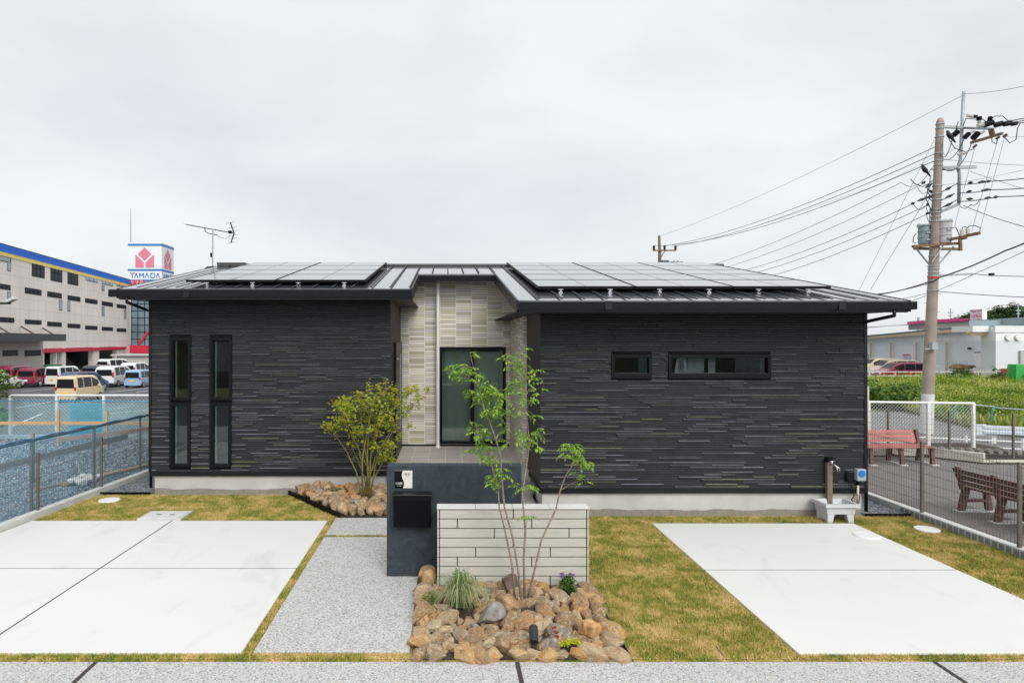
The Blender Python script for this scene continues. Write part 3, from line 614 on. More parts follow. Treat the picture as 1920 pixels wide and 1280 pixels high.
# gutter outlets bending back to the wall, white downpipe
for pts, m_ in (([(-4.93, EL - .07, 3.20), (-4.93, EL - .07, 3.12), (-4.88, DL - .06, 3.03), (-4.87, DL + .1, 3.0), (-4.87, DL + .1, 0.1)], GUT), ([(5.99, ER - .07, 2.94), (5.99, ER - .07, 2.86), (6.0, DR - .10, 2.80), (6.075, DR + .06, 2.78), (6.085, DR + .06, 0.06)], GUT)):
    mb = MB(); mb.tube(pts, 0.024, 8); mb.build('drain_pipe', m_, house, smooth=True)
dpx = gx(821, 12.95)
mb = MB(); mb.tube([(dpx, 12.95, 3.68), (dpx, 12.95, 0.42)], 0.034, 10); mb.tube([(dpx, 12.95, 3.72), (dpx, 12.95, 3.60)], 0.038, 10); mb.tube([(dpx, 12.95, 0.40), (dpx, 12.95, 0.46)], [0.055, 0.032], 10)
mb.build('downpipe', PIPEW, house, smooth=False)

# solar arrays (each module a child)
def pv():
    g = G('solar_glass'); g.set(0.07, spec=1.0); g.b.inputs['Coat Weight'].default_value = 0.7; g.b.inputs['Coat Roughness'].default_value = 0.05; p = g.pos(); s = g.n('SeparateXYZ'); g.l(p, s.inputs[0])
    a = g.math('LESS_THAN', g.math('FRACT', g.math('MULTIPLY', s.outputs[0], 1 / 0.121)), 0.03); b = g.math('LESS_THAN', g.math('FRACT', g.math('MULTIPLY', s.outputs[1], 1 / 0.16)), 0.03)
    g.base(g.mix(g.math('MAXIMUM', a, b), (0.016, 0.018, 0.026), (0.07, 0.075, 0.085))); return g.m
PV = pv(); PVL = M('cell_gap', (.16, .165, .17), .3)
def array(x0, nx, w, d0, ny, dep):
    arr = bpy.data.objects.new('solar_array', None); C.objects.link(arr); arr.parent = house
    mb = MB()
    for i in range(nx * 2 if nx < 3 else nx * 2):
        xx = x0 + 0.35 + i * (nx * w - 0.7) / (nx * 2 - 1)
        slope(mb, xx - .012, xx + .012, d0 + .02, d0 + ny * dep, .03, .055); mb.box(xx - .035, xx + .035, d0 - .005, d0 + .02, roofz(d0) + .044, roofz(d0) + .056); mb.box(xx - .012, xx + .012, d0 - .005, d0 + .02, roofz(d0) + .012, roofz(d0) + .043); mb.box(xx - .028, xx + .028, d0 - .008, d0 + .03, roofz(d0) + .0, roofz(d0) + .018)
    mb.build('mounting_rail', GALV, arr)
    for j in range(ny):
        for i in range(nx):
            mb = MB(); a, b = x0 + i * w + .008, x0 + (i + 1) * w - .008; c, d = d0 + j * dep + .010, d0 + (j + 1) * dep - .010
            slope(mb, a, b, c, d, .036, .093, 1)
            z0, z1 = roofz(c + .012) + .0945, roofz(d - .012) + .0945
            mb.face([(a + .02, c + .03, z0 + .0035), (b - .02, c + .03, z0 + .0035), (b - .02, d - .03, z1 - .0035), (a + .02, d - .03, z1 - .0035)], 0); m0 = (a + b) / 2; mb.face([(m0 - .008, c + .013, z0 + .0012), (m0 + .008, c + .013, z0 + .0012), (m0 + .008, d - .013, z1 + .0012), (m0 - .008, d - .013, z1 + .0012)], 2)
            mb.build('solar_panel', [PV, BLKM, PVL], arr)
array(-4.22, 2, 1.465, 10.55, 4, 0.985); array(1.353, 3, 1.45, 9.60, 5, 0.975)

# wall socket, meter box, cables, pipe
mb = MB(); cxp = gx(1592, DR - .03); mb.hexa([(cxp - .05, DR - .07, gz(900, DR)), (cxp + .05, DR - .07, gz(900, DR)), (cxp + .05, DR - .012, gz(900, DR)), (cxp - .05, DR - .012, gz(900, DR)), (cxp - .05, DR - .05, gz(886, DR)), (cxp + .05, DR - .05, gz(886, DR)), (cxp + .05, DR - .012, gz(884, DR)), (cxp - .05, DR - .012, gz(884, DR))]); mb.build('socket_cover', BLKM, house, bevel=.008)
xm = gx(1613, DR - .06); mb = MB(); mb.box(xm - .065, xm + .065, DR - .10, DR - .012, gz(899, DR), gz(877, DR)); mbx = mb.build('timer_box', M('grey_plastic', (0.33, 0.38, 0.43), 0.4), house, bevel=.012)
mb = MB(); mb.lathe((xm, DR - .11, gz(885, DR)), [(0.044, 0), (0.044, .014), (0.03, .018)][::-1], 20, axis='y'); mb.lathe((xm, DR - .105, gz(885, DR)), [(0.05, 0), (0.05, .004)], 20, axis='y'); mb.build('dial', M('blue_dial', (0.02, 0.17, 0.50), 0.4), mbx)
mb = MB(); mb.tube([(cxp + .02, DR - .04, gz(899, DR)), (cxp + .03, DR - .05, gz(915, DR)), (cxp + .06, DR - .05, gz(928, DR)), (cxp + .02, DR - .05, gz(934, DR)), (cxp + .05, DR - .05, gz(941, DR)), (cxp + .13, DR - .05, gz(940, DR)), (cxp + .14, DR - .05, gz(928, DR)), (cxp + .10, DR - .05, gz(926, DR))], .007, 6); mb.tube([(xm - .02, DR - .04, gz(898, DR)), (xm - .02, DR - .04, gz(908, DR))], .018, 8); mb.build('cable', BLKM, house, smooth=True)
mb = MB(); mb.tube([(xm - .02, DR - .04, gz(908, DR)), (xm - .025, DR - .04, gz(942, DR))], .016, 8); mb.build('conduit', M('beige_conduit', (0.55, 0.48, 0.38), 0.5), house, smooth=True)

# banner seen behind the long window
t = thing('banner', 'white banner with black Japanese lettering behind the long horizontal window', 'banner', (3.45, DR + .18, 1.9))
mb = MB(); q = [at(1263, 705, DR + .18), at(1291, 705, DR + .18), at(1285, 668, DR + .18), at(1270, 668, DR + .18)]
mb.hexa([q[0], q[1], q[1] + Vector((0, .01, 0)), q[0] + Vector((0, .01, 0)), q[3], q[2], q[2] + Vector((0, .01, 0)), q[3] + Vector((0, .01, 0))]); mb.build('cloth', M('banner_cloth', (0.75, 0.78, 0.85), 0.8), t)
def text(name, s, size, loc, m, parent, rx=90, rz=0, sx=1.0, ex=0.001, sp=1.0, align='CENTER'):
    cu = bpy.data.curves.new(name, 'FONT'); cu.body = s; cu.size = size; cu.extrude = ex; cu.align_x = align; cu.align_y = 'CENTER'; cu.space_line = sp
    o = bpy.data.objects.new(name, cu); C.objects.link(o); cu.materials.append(m)
    bpy.context.view_layer.update(); me = bpy.data.meshes.new_from_object(o.evaluated_get(bpy.context.evaluated_depsgraph_get())); bpy.data.objects.remove(o)
    o = bpy.data.objects.new(name, me); C.objects.link(o)
    o.parent = parent; o.location = Vector(loc) - (wloc(parent) if parent else Vector()); o.rotation_euler = (R(rx), 0, R(rz)); o.scale = (sx, 1, 1)
    return o
INK = M('black_ink', (0.012, 0.012, 0.014), 0.7)
text('lettering', '般\n開\n公', 0.088, at(1277, 690, DR + .172), INK, t, sp=0.80)
mb = MB(); mb.tube([at(1250, 675.5, DR + .36), at(1446, 675.5, DR + .36)], .006, 6); mb.build('rail', ALU, house)
mb = MB(); mb.box(gx(1289, DR + .3), gx(1320, DR + .3), DR + .3, DR + .32, 1.9, 2.5); mb.box(gx(1328, DR + .3), gx(1341, DR + .3), DR + .3, DR + .32, 1.9, 2.5); mb.box(gx(1426, DR + .2), gx(1438, DR + .2), DR + .2, DR + .22, 1.9, 2.5); mb.build('curtain', M('pale_curtain', (0.62, 0.68, 0.70), 0.9), house)

# ------------------------------------------------------------------ TV antenna on the ridge
D = 14.75; ant = thing('tv_antenna', 'television antenna with long boom and V reflector standing on the roof ridge', 'antenna', (gx(398.5, D), D, 4.15))
mb = MB(); mb.tube([at(398.5, 500, D), at(399, 432, D)], .016, 8); mb.build('mast', GALV, ant)
mb = MB(); b0, b1 = at(349, 421, D - .1), at(439, 437.5, D + .1); mb.tube([b0, b1], .011, 6); mb.tube([at(384, 427.5, D), at(385, 434, D), at(390, 437.5, D), at(408, 441, D)], .009, 6); mb.build('boom', BLKM, ant)
mb = MB()
for i in range(15):
    p = b0.lerp(b1, i / 15); mb.tube([p + Vector((-.03, -.08, 0)), p + Vector((.03, .08, 0))], .003, 4)
mb.build('director', ALU, ant)
mb = MB(); mb.tube([at(432, 417.5, D), at(439, 437.5, D)], .014, 6); mb.tube([at(439, 437.5, D), at(433, 455, D)], .014, 6)
for (px, py) in ((432, 417.5), (435.5, 427), (437.5, 433), (438, 441.5), (436.5, 447), (433, 455)):
    mb.tube([at(px - 8, py + 1.6, D - .1), at(px + 8, py - 1.6, D + .1)], .0035, 4)
mb.build('reflector', BLKM, ant)
mb = MB(); mb.box(gx(429, D), gx(434, D), D - .05, D + .05, gz(437.5, D), gz(433, D)); mb.box(gx(395.5, D), gx(398, D), D - .05, D + .03, gz(482, D), gz(474.5, D)); mb.build('junction_box', BLKM, ant)
mb = MB(); mb.tube([at(383, 506, D - .1), at(388, 501.5, D), at(398, 500.2, D), at(410, 501, D), at(440, 503, D - .4)], .02, 6); mb.build('cable', BLKM, ant, smooth=True)
mb = MB(); mb.tube([at(408, 442, D), at(416, 446.5, D), at(424, 447, D), at(430, 443, D), at(432, 438, D)], .004, 4); mb.build('lead', BLKM, ant)
mb = MB(); mb.box(gx(410, 14.72), gx(462, 14.72), 14.6, 14.85, 4.22, 4.275); mb.build('ridge_vent', BLKM, roof)

# ------------------------------------------------------------------ gate walls, mailbox, nameplate
nav = thing('gate_wall', 'dark navy stucco gate wall with mailbox and nameplate', 'wall', (0.09, 7.0, 0))
mb = MB(); mb.box(-.626, .813, 6.94, 7.08, -.1, 1.20); mb.build('stucco_body', STUCCO, nav, bevel=.012)
mail = thing('mailbox', 'black metal mailbox on the navy gate wall', 'mailbox', (-.345, 6.88, .57))
mb = MB(); mb.box(-.545, -.15, 6.815, 6.938, .575, .905); mb.build('body', BLKM, mail, bevel=.006)
mb = MB(); mb.hexa([(-.55, 6.80, .906), (-.145, 6.80, .906), (-.145, 6.938, .906), (-.55, 6.938, .906), (-.55, 6.805, .918), (-.145, 6.805, .918), (-.145, 6.938, .926), (-.55, 6.938, .926)]); mb.build('lid', M('lid_black', (0.010, 0.011, 0.014), 0.3, spec=.3), mail, bevel=.004)
mb = MB(); mb.box(-.535, -.16, 6.809, 6.8145, .585, .858); mb.build('door', M('door_black', (0.0035, 0.004, 0.005), 0.55, spec=.08), mail, bevel=.003)
plate = thing('nameplate', 'small square nameplate, half black and half white, on the navy gate wall', 'nameplate', (-.446, 6.93, .957))
mb = MB(); mb.box(-.54, -.352, 6.932, 6.939, .957, 1.144); mb.build('white_plate', M('plate_white', (0.66, 0.64, 0.60), 0.4), plate)
mb = MB(); L_ = [(-.54, .957)]; k = 14
L_ = [(-.54, 1.1435), (-.54, .9575)] + [(-.452 + .012 * math.sin((i / k - .5) * 2 * math.pi) * -1, .9575 + .186 * i / k) for i in range(k + 1)]
mb.face([(x, 6.9305, z) for x, z in L_]); mb.face([(x, 6.9318, z) for x, z in L_][::-1]); mb.build('black_plate', BLKM, plate)
text('lettering', '小加園', .026, (-.497, 6.9295, 1.008), WHITE, plate); text('lettering', 'Komazono', .012, (-.49, 6.9295, .985), M('gold_ink', (0.5, 0.45, 0.2), 0.5), plate)
text('lettering', '販 売', .026, (-.405, 6.9312, 1.106), INK, plate); text('lettering', 'House', .012, (-.403, 6.9312, 1.084), INK, plate)

pw = thing('screen_wall', 'low pale wall faced with limewashed planks in front of the navy gate wall', 'wall', (.67, 6.53, 0))
WY = 6.46; x0, x1 = -.08, 1.424
mb = MB(); mb.box(x0 + .012, x1 - .012, WY + .012, WY + .13, -.1, .85); mb.build('backing', GAPM, pw)
mb = MB(); rowp = .0947; top = .853
splits = [[962.5], [857.5, 997], [927, 1067], [962], [892, 1032], [857.5, 997], [], [892, 1032], [997], []]
for r, sp_ in enumerate(splits):
    z1, z0 = top - r * rowp - .0042, top - (r + 1) * rowp + .0042
    xs = [x0 + .022] + [gx(p, WY) for p in sp_] + [x1 - .020]
    for a, b in zip(xs[:-1], xs[1:]): mb.box(a + .0045, b - .0045, WY + random.uniform(0, .006), WY + .03, max(z0, -.05), z1)
    mb.box(x0, x0 + .018, WY - .003, WY + .14, max(z0, -.05), z1); mb.box(x1 - .016, x1, WY - .003, WY + .14, max(z0, -.05), z1)
mb.build('plank_cladding', CREAMW, pw, bevel=.004)
for a, b in ((x0 - .006, gx(892, WY)), (gx(892, WY), gx(962, WY)), (gx(962, WY), gx(1031, WY)), (gx(1031, WY), x1 + .006)):
    mb = MB(); mb.box(a + .0015, b - .0015, WY - .012, WY + .15, .857, .874); mb.build('cap_stone', CAPM, pw, bevel=.004)

# ------------------------------------------------------------------ rocks
def rock_mesh(i):
    rr = random.Random(100 + i); bm = bmesh.new(); bmesh.ops.create_icosphere(bm, subdivisions=3, radius=1)
    pl = []
    for _ in range(rr.randint(8, 12)):
        nn = Vector((rr.gauss(0, 1), rr.gauss(0, 1), rr.gauss(0, 1))).normalized(); pl.append((nn, rr.uniform(.42, .78)))
    for v in bm.verts:
        for nn, d in pl:
            k = v.co.dot(nn) - d
            if k > 0: v.co -= nn * k * .985
        v.co *= 1.22 + rr.uniform(-.016, .016)
    bmesh.ops.recalc_face_normals(bm, faces=bm.faces[:]); me = bpy.data.meshes.new('rock'); bm.to_mesh(me); bm.free(); me.materials.append(ROCK)
    me.update(); return me
RM = [rock_mesh(i) for i in range(16)]
def rock(x, y, z, s, label, group):
    o = bpy.data.objects.new('rock', random.choice(RM)); C.objects.link(o); o.location = (x, y, z)
    o.scale = (s * random.uniform(.95, 1.35), s * random.uniform(.75, 1.0), s * random.uniform(.66, .95)); o.rotation_euler = (random.uniform(-.35, .35), random.uniform(-.35, .35), random.uniform(0, 6.28))
    return tag(o, label, 'rock', group)
# front bed: soil mound and rocks
mb = MB(); kx, ky = 24, 24
def bedz(x, y):
    u = (x + .27) / 1.72; v = (y - 5.16) / 1.3
    return 0.0 + .10 * max(0, min(1, v * 1.3)) * (0.55 + .45 * math.sin(math.pi * max(0, min(1, u)))) 
for i in range(kx):
    for j in range(ky):
        xa, xb = -.27 + 1.73 * i / kx, -.27 + 1.73 * (i + 1) / kx; ya, yb = 5.15 + 1.31 * j / ky, 5.15 + 1.31 * (j + 1) / ky
        mb.face([(xa, ya, bedz(xa, ya) + .008), (xb, ya, bedz(xb, ya) + .008), (xb, yb, bedz(xb, yb) + .008), (xa, yb, bedz(xa, yb) + .008)])
struct(mb, 'planting_soil', SOIL)
LB, GB = 'tan angular stone among the stones of the front planting bed', 'stones of the front planting bed'
pts = []
keep = [(0.14, 5.93, .15), (.78, 5.93, .06), (1.18, 6.28, .08), (0.715, 5.29, .045), (1.00, 5.31, .03), (1.08, 5.29, .03)]
def tryp(x, y, s, kp=keep, f=0.58):
    if any((x - a) ** 2 + (y - b) ** 2 < (c + s * .5) ** 2 for a, b, c in kp): return False
    if any((x - a) ** 2 + (y - b) ** 2 < ((s + c) * f) ** 2 * 1.9 for a, b, c in pts): return False
    pts.append((x, y, s)); return True
x = -.21
while x < 1.42:                                        # front row
    s = random.uniform(.072, .10); 
    if tryp(x, 5.182 + s * .12 + random.uniform(0, .012), s * (.72 if .60 < x < .80 or .95 < x < 1.15 else 1), [], .5): pass
    x += s * 1.40
for y in np.arange(5.4, 6.85, .15): tryp(-.20 + random.uniform(-.02, .02), y, random.uniform(.07, .09))
tryp(-.19, 6.78, .085); tryp(-.18, 6.62, .10)
for y in np.arange(5.4, 6.4, .16): tryp(1.39 + random.uniform(-.02, .02), y, random.uniform(.075, .10))
for t_ in range(9000):
    s = random.choice((.095, .082, .07, .06, .05)) if t_ < 1500 else random.choice((.052, .042, .034)); tryp(random.uniform(-.24, 1.42), random.uniform(5.22, 6.43), s)
for (x, y, s) in pts:
    z = bedz(x, min(y, 6.43)) + s * .18 if y < 6.5 else .12
    rock(x, y, z, s * 1.15, LB, GB)
for (px, py, D, s, lb) in ((1105, 1198, 5.44, .095, 'large rust-orange rock with one flat face, right of the yellow groundcover'), (920, 1160, 5.68, .11, 'flat slate-grey slab stone in front of the striped grass clump'), (955, 1113, 6.3, .11, 'dark brown boulder against the plank wall beside the slim tree')):
    p = at(px, py, D); o = rock(p.x, p.y, bedz(p.x, p.y) + .09, s, lb, GB); 
    mm = M('rock_special', (0.56, 0.31, 0.13) if 'orange' in lb else ((0.22, 0.205, 0.19) if 'slate' in lb else (0.15, 0.10, 0.075)), .85, var=.5, scale=14, bump=.6, bscale=40); o.data = o.data.copy(); o.data.materials[0] = mm
# second bed by the house
mb = MB(); mb.face([(-2.55, 10.64, .05), (-1.5, 9.26, .02), (-.62, 9.26, .02), (-.62, 10.64, .09)]); o = struct(mb, 'planting_soil', SOIL); fixn(o)
if o.data.polygons[0].normal.z < 0: o.data.flip_normals()
pts = []; LB2, GB2 = 'rounded tan stone in the triangular bed under the bushy maple', 'stones of the bed under the bushy maple'
k2 = [(-1.17, 9.95, .10), (-1.72, 10.32, .06)]
for t_ in range(5000):
    s = random.choice((.10, .09, .075, .065)) if t_ < 1200 else random.choice((.06, .05, .045)); y = random.uniform(9.33, 10.58); xl = -1.46 - (y - 9.27) * .76
    xx = random.uniform(xl, -.66)
    if xx > xl + .03: tryp(xx, y, s, k2)
for (x, y, s) in pts: rock(x, y, .06 + .06 * (y - 9.3) + s * .25, s * 1.15, LB2, GB2)
mb = MB(); mb.bar((-2.56, 10.64, .03), (-1.50, 9.24, .03), .03, .10); mb.bar((1.47, 5.18, .0), (1.47, 6.45, .0), .014, .05); struct(mb, 'edging_strip', BLKM)

# ------------------------------------------------------------------ plants
def leaves(cs, per, size, rnd, droop=0.4, asp=0.42):   # cs: (center Vector, radius, depth radius)
    out = []
    for (c, r, dr, k) in cs:
        for _ in range(int(per * k)):
            p = Vector((c.x + rnd.gauss(0, r * .55), c.y + rnd.gauss(0, dr * .55), c.z + rnd.gauss(0, r * .5)))
            a = rnd.uniform(0, 6.28); s = size * rnd.uniform(.65, 1.25)
            d = Vector((math.cos(a), math.sin(a), -droop * rnd.uniform(.1, 1.8) + .15)).normalized(); sd = d.cross(Vector((rnd.gauss(0, .4), rnd.gauss(0, .4), 1))).normalized() * s * asp; up = Vector((0, 0, s * .10))
            out += [p, p + d * s * .5 + sd * .9 + up, p + d * s, p + d * s * .5 - sd * .9 + up]
    return np.array([tuple(v) for v in out])
def compound(p, rnd, L, n, size, out):                  # pinnate leaf hanging from p
    a = rnd.uniform(0, 6.28); d = Vector((math.cos(a), math.sin(a) * .8, rnd.uniform(-.5, .35))).normalized(); q = p.copy()
    for i in range(n):
        q = q + d * (L / n); d = (d + Vector((0, 0, -.16))).normalized()
        for sgn in (-1, 1) if i < n - 1 else (0,):
            side = d.cross(Vector((0, 0, 1))).normalized(); e = (d * .55 + side * sgn + Vector((0, 0, rnd.uniform(-.75, -.1)))).normalized(); s = size * rnd.uniform(.75, 1.2)
            w = e.cross(Vector((rnd.gauss(0, .3), rnd.gauss(0, .3), 1))).normalized() * s * .23
            out += [q, q + e * s * .45 + w, q + e * s, q + e * s * .45 - w]
rnd = random.Random(5)
D0 = 6.05
tree = thing('young_tree', 'slim young tree with four bare stems growing in front of the plank wall', 'tree', (gx(983, D0), D0, .15))
ST = [[(966, 1128), (960, 1057), (946, 990), (936, 950), (934, 912), (925, 885), (918, 854), (905, 827), (893, 800)],
      [(977, 1130), (972, 1070), (962, 1010), (946, 950), (940, 892), (939, 854), (929, 822), (918, 790), (910, 777), (903, 745), (897, 721), (888, 690), (881, 662)],
      [(984, 1128), (982, 1045), (985, 995), (979, 920), (984, 897), (990, 852), (992, 827), (987, 769), (982, 734), (976, 700), (971, 668)],
      [(987, 1130), (1002, 1070), (1015, 1012), (1042, 955), (1050, 920), (1060, 892), (1075, 870), (1073, 850), (1066, 835)]]
for si, st in enumerate(ST):
    n = len(st); dd = (0, -.05, .08, .03)[si]
    mb = MB(); P_ = [at(px, py, D0 + dd * i / n * 1.5) for i, (px, py) in enumerate(st)]
    mb.tube(P_, [.0115 - .0095 * i / (n - 1) for i in range(n)], 7); mb.build('stem', BARK, tree, smooth=True)
CL = [(885, 663, 6, 2), (878, 688, 8, 3), (866, 690, 8, 3), (870, 706, 9, 3), (890, 702, 10, 3), (905, 722, 16, 7), (922, 735, 16, 8), (940, 745, 12, 6), (893, 736, 12, 5), (855, 690, 7, 2), (847, 697, 5, 2), (900, 752, 10, 4), (938, 762, 10, 5), (910, 772, 9, 4), (926, 775, 10, 5), (884, 800, 8, 3), (896, 812, 9, 4), (912, 832, 9, 4), (948, 800, 7, 3), (960, 830, 10, 4), (889, 840, 7, 3), (895, 852, 8, 3), (930, 858, 8, 3), (941, 880, 7, 2), (924, 890, 8, 3), (925, 905, 7, 2), (948, 888, 7, 2),
      (960, 663, 7, 2), (976, 666, 7, 2), (986, 659, 5, 1), (950, 673, 7, 2), (966, 682, 9, 3), (979, 692, 9, 3), (998, 691, 7, 2), (1000, 706, 7, 2), (970, 710, 9, 3), (985, 713, 8, 3), (960, 720, 7, 2), (1010, 728, 7, 2), (996, 745, 7, 2), (970, 736, 8, 2), (975, 764, 8, 2), (1001, 780, 7, 2), (985, 750, 7, 2), (982, 808, 9, 3), (1000, 812, 9, 3), (1012, 811, 5, 1), (1005, 829, 7, 2), (986, 828, 7, 2), (974, 913, 6, 2), (990, 910, 8, 3), (1001, 913, 5, 1),
      (1061, 833, 7, 3), (1075, 834, 8, 3), (1069, 850, 8, 3), (1085, 854, 8, 3), (1092, 864, 7, 2), (1098, 862, 5, 1), (1080, 844, 8, 3), (1096, 876, 5, 1), (1085, 893, 6, 2), (1093, 897, 5, 1), (980, 968, 4, 1), (991, 965, 4, 1)]
out = []; mbt = MB()
stems_w = [[at(px, py, D0) for px, py in st] for st in ST]
allp = [p for s in stems_w for p in s[2:]]
for (px, py, r, k) in CL:
    dz = rnd.uniform(-.14, .14); c = at(px, py, D0 + dz)
    near = min(allp, key=lambda q: (q - c).length + (0 if q.z < c.z + .02 else .08))
    mid = near.lerp(c, .5) + Vector((0, 0, .012)); mbt = MB(); mbt.tube([near, mid, c], [.0028, .0022, .0012], 4); mbt.build('twig', BARK, tree)
    for _ in range(int(k * 2.4)):
        p = c + Vector((rnd.gauss(0, r * .0028), rnd.gauss(0, .03), rnd.gauss(0, r * .0026))); compound(p, rnd, .085, 4, .043, out)
o = npmesh('foliage', np.array([tuple(v - Vector(tree.location)) for v in out]), 4, LEAF, tree)

# bushy maple
Dm_ = 9.95; mp_ = thing('maple_shrub', 'multi-stemmed bushy maple with yellow-green leaves by the dark wall', 'shrub', (gx(690, Dm_), Dm_, .1))
tips = [(616, 797), (630, 754), (650, 760), (687, 716), (710, 718), (726, 708), (803, 733), (785, 745), (772, 797), (737, 842), (700, 752), (670, 742), (742, 732), (655, 830)]
mb = MB(); tw = []
for i, (tx, ty) in enumerate(tips):
    bx = 676 + 24 * (i * 7 % len(tips)) / len(tips) + 4; dd = rnd.uniform(-.3, .3)
    P_ = [at(bx, 940, Dm_), at(bx + (tx - bx) * .15, 940 + (ty - 940) * .38, Dm_ + dd * .3), at(bx + (tx - bx) * .48, 940 + (ty - 940) * .68, Dm_ + dd * .7), at(tx, ty, Dm_ + dd)]
    for k in range(1, 3):
        P_[k] += Vector((rnd.gauss(0, .02), 0, rnd.gauss(0, .02)))
    mb.tube(P_, [.013, .010, .006, .002], 6); tw.append(P_)
    for _ in range(7):
        u = rnd.uniform(.8, 2.8); q = P_[int(u)].lerp(P_[int(u) + 1], u % 1); mb.tube([q, q + Vector((rnd.gauss(0, .10), rnd.gauss(0, .10), rnd.uniform(.04, .2)))], [.003, .001], 4)
mb.build('stem', BARKG, mp_, smooth=True)
MC = [(614, 798, 9, 1.3), (628, 803, 12, 1.5), (642, 790, 15, 2.2), (656, 772, 18, 2.5), (640, 762, 12, 1.6), (630, 755, 9, 1), (655, 752, 10, .8), (680, 752, 16, 1.6), (700, 756, 18, 2.2), (720, 746, 15, 2.0), (735, 731, 12, 1.3), (742, 758, 15, 2.0), (702, 780, 20, 2.8), (722, 787, 18, 2.4), (680, 787, 15, 1.5), (760, 737, 9, 1.2), (776, 731, 9, 1.2), (785, 746, 7, .7), (801, 731, 5, .5), (770, 762, 9, .9), (760, 776, 7, .7), (769, 798, 5, .5), (736, 800, 10, 1.2), (731, 834, 12, 1.6), (720, 852, 7, .7), (736, 861, 7, .7), (690, 830, 8, .6), (665, 812, 12, 1.2), (657, 832, 7, .6), (702, 838, 8, .8), (715, 862, 6, .5), (690, 722, 7, .3), (710, 724, 7, .4), (725, 716, 6, .3), (671, 742, 7, .5), (748, 820, 7, .6), (678, 808, 12, .9), (700, 806, 14, 1.3)]
out = []
for (px, py, r, k) in MC:
    c = at(px, py, Dm_ + rnd.uniform(-.22, .22))
    for _ in range(int(50 * k)):
        p = c + Vector((rnd.gauss(0, r * .0052), rnd.gauss(0, .09), rnd.gauss(0, r * .0046))); s = .038 * rnd.uniform(.6, 1.25)
        nrm = Vector((rnd.gauss(0, .5), rnd.gauss(-.35, .5), 1)).normalized(); u = nrm.orthogonal().normalized(); a0 = rnd.uniform(0, 6.28); v = nrm.cross(u)
        for j in range(5):
            a = a0 + (j - 2) * .72; L_ = s * (1, .92, .7)[abs(j - 2)]; d = u * math.cos(a) + v * math.sin(a); w = (u * -math.sin(a) + v * math.cos(a)) * L_ * .22
            out += [p, p + d * L_ * .5 + w, p + d * L_, p + d * L_ * .5 - w]
npmesh('foliage', np.array([tuple(v - Vector(mp_.location)) for v in out]), 4, MAPLE, mp_)

# striped ornamental grass
gs = at(862, 1132, 5.93); gr = thing('ornamental_grass', 'clump of arching striped ornamental grass at the left of the stone bed', 'plant', (gs.x, gs.y, bedz(gs.x, gs.y)))
mbs = [MB(), MB()]
for i in range(420):
    a = rnd.uniform(0, 6.28); sp = rnd.uniform(.06, .36) * (1 if rnd.random() < .8 else .5); h = rnd.uniform(.15, .30) * (1.12 - sp); w = rnd.uniform(.0022, .0042)
    b = Vector((rnd.gauss(0, .025), rnd.gauss(0, .025), 0)); d = Vector((math.cos(a), math.sin(a), 0)); sd = Vector((-d.y, d.x, 0)) * w; pr = []
    for k in range(7):
        t_ = k / 6; pr.append(b + d * sp * t_ ** 1.15 + Vector((0, 0, h * (2.5 * t_ - 2.15 * t_ * t_) * 1.5 + .05)))
    for k in range(6):
        f0, f1 = 1 - .75 * (k / 6) ** 2, 1 - .75 * ((k + 1) / 6) ** 2
        mbs[i % 2].face([pr[k] + sd * f0, pr[k] - sd * f0, pr[k + 1] - sd * f1, pr[k + 1] + sd * f1])
mbs[0].build('blade', mat_leaf('sedge_green', [(0, (0.13, 0.21, 0.05)), (1, (0.24, 0.34, 0.10))]), gr, world=False); mbs[1].build('striped_blade', mat_leaf('sedge_cream', [(0, (0.34, 0.40, 0.20)), (1, (0.52, 0.54, 0.34))]), gr, world=False)
def leafy(name, label, cat, base, cs, per, size, m, rndd=rnd, stems=None, asp=.42, sm=BARKG):
    t_ = thing(name, label, cat, base); V_ = leaves(cs, per, size, rndd, asp=asp) - np.array(base)
    npmesh('foliage', V_, 4, m, t_)
    if stems:
        mb = MB()
        for s_ in stems: mb.tube(s_, .003, 4)
        mb.build('stem', sm, t_)
    return t_
DKL = mat_leaf('dark_leaf', [(0, (0.03, 0.09, 0.012)), (1, (0.10, 0.20, 0.03))], .2); GRL = mat_leaf('small_green_leaf', [(0, (0.08, 0.18, 0.02)), (1, (0.18, 0.30, 0.04))], .25)
YLL = mat_leaf('yellow_leaf', [(0, (0.42, 0.45, 0.01)), (1, (0.66, 0.62, 0.03))], .2); RDL = mat_leaf('red_leaf', [(0, (0.25, 0.03, 0.015)), (1, (0.40, 0.09, 0.03))], .2); PUL = mat_leaf('purple_petal', [(0, (0.20, 0.10, 0.34)), (1, (0.38, 0.24, 0.52))], .3)
pb = at(1064, 1118, 6.28); stx = [[at(1064 + (q - 1064) * .4, 1118, 6.28), at(q, yy, 6.28)] for q, yy in ((1053, 1075), (1057, 1078), (1066, 1082), (1070, 1074), (1075, 1078))]
fl = leafy('flowering_plant', 'small upright plant with purple flower spikes against the plank wall', 'plant', (pb.x, pb.y, .15), [(at(q, yy - 4, 6.28), .032, .03, 1) for q, yy in ((1058, 1105), (1068, 1108), (1063, 1095), (1056, 1095), (1072, 1095), (1066, 1085), (1073, 1108), (1060, 1088))], 60, .036, DKL, stems=stx, asp=.25, sm=DKL)
V_ = leaves([(at(q, yy, 6.28), .012, .012, 1) for q, yy in ((1053, 1074), (1052, 1080), (1057, 1078), (1066, 1083), (1069, 1075), (1075, 1078), (1072, 1086), (1052, 1098))], 30, .018, rnd) - np.array(fl.location); npmesh('flower', V_, 4, PUL, fl)
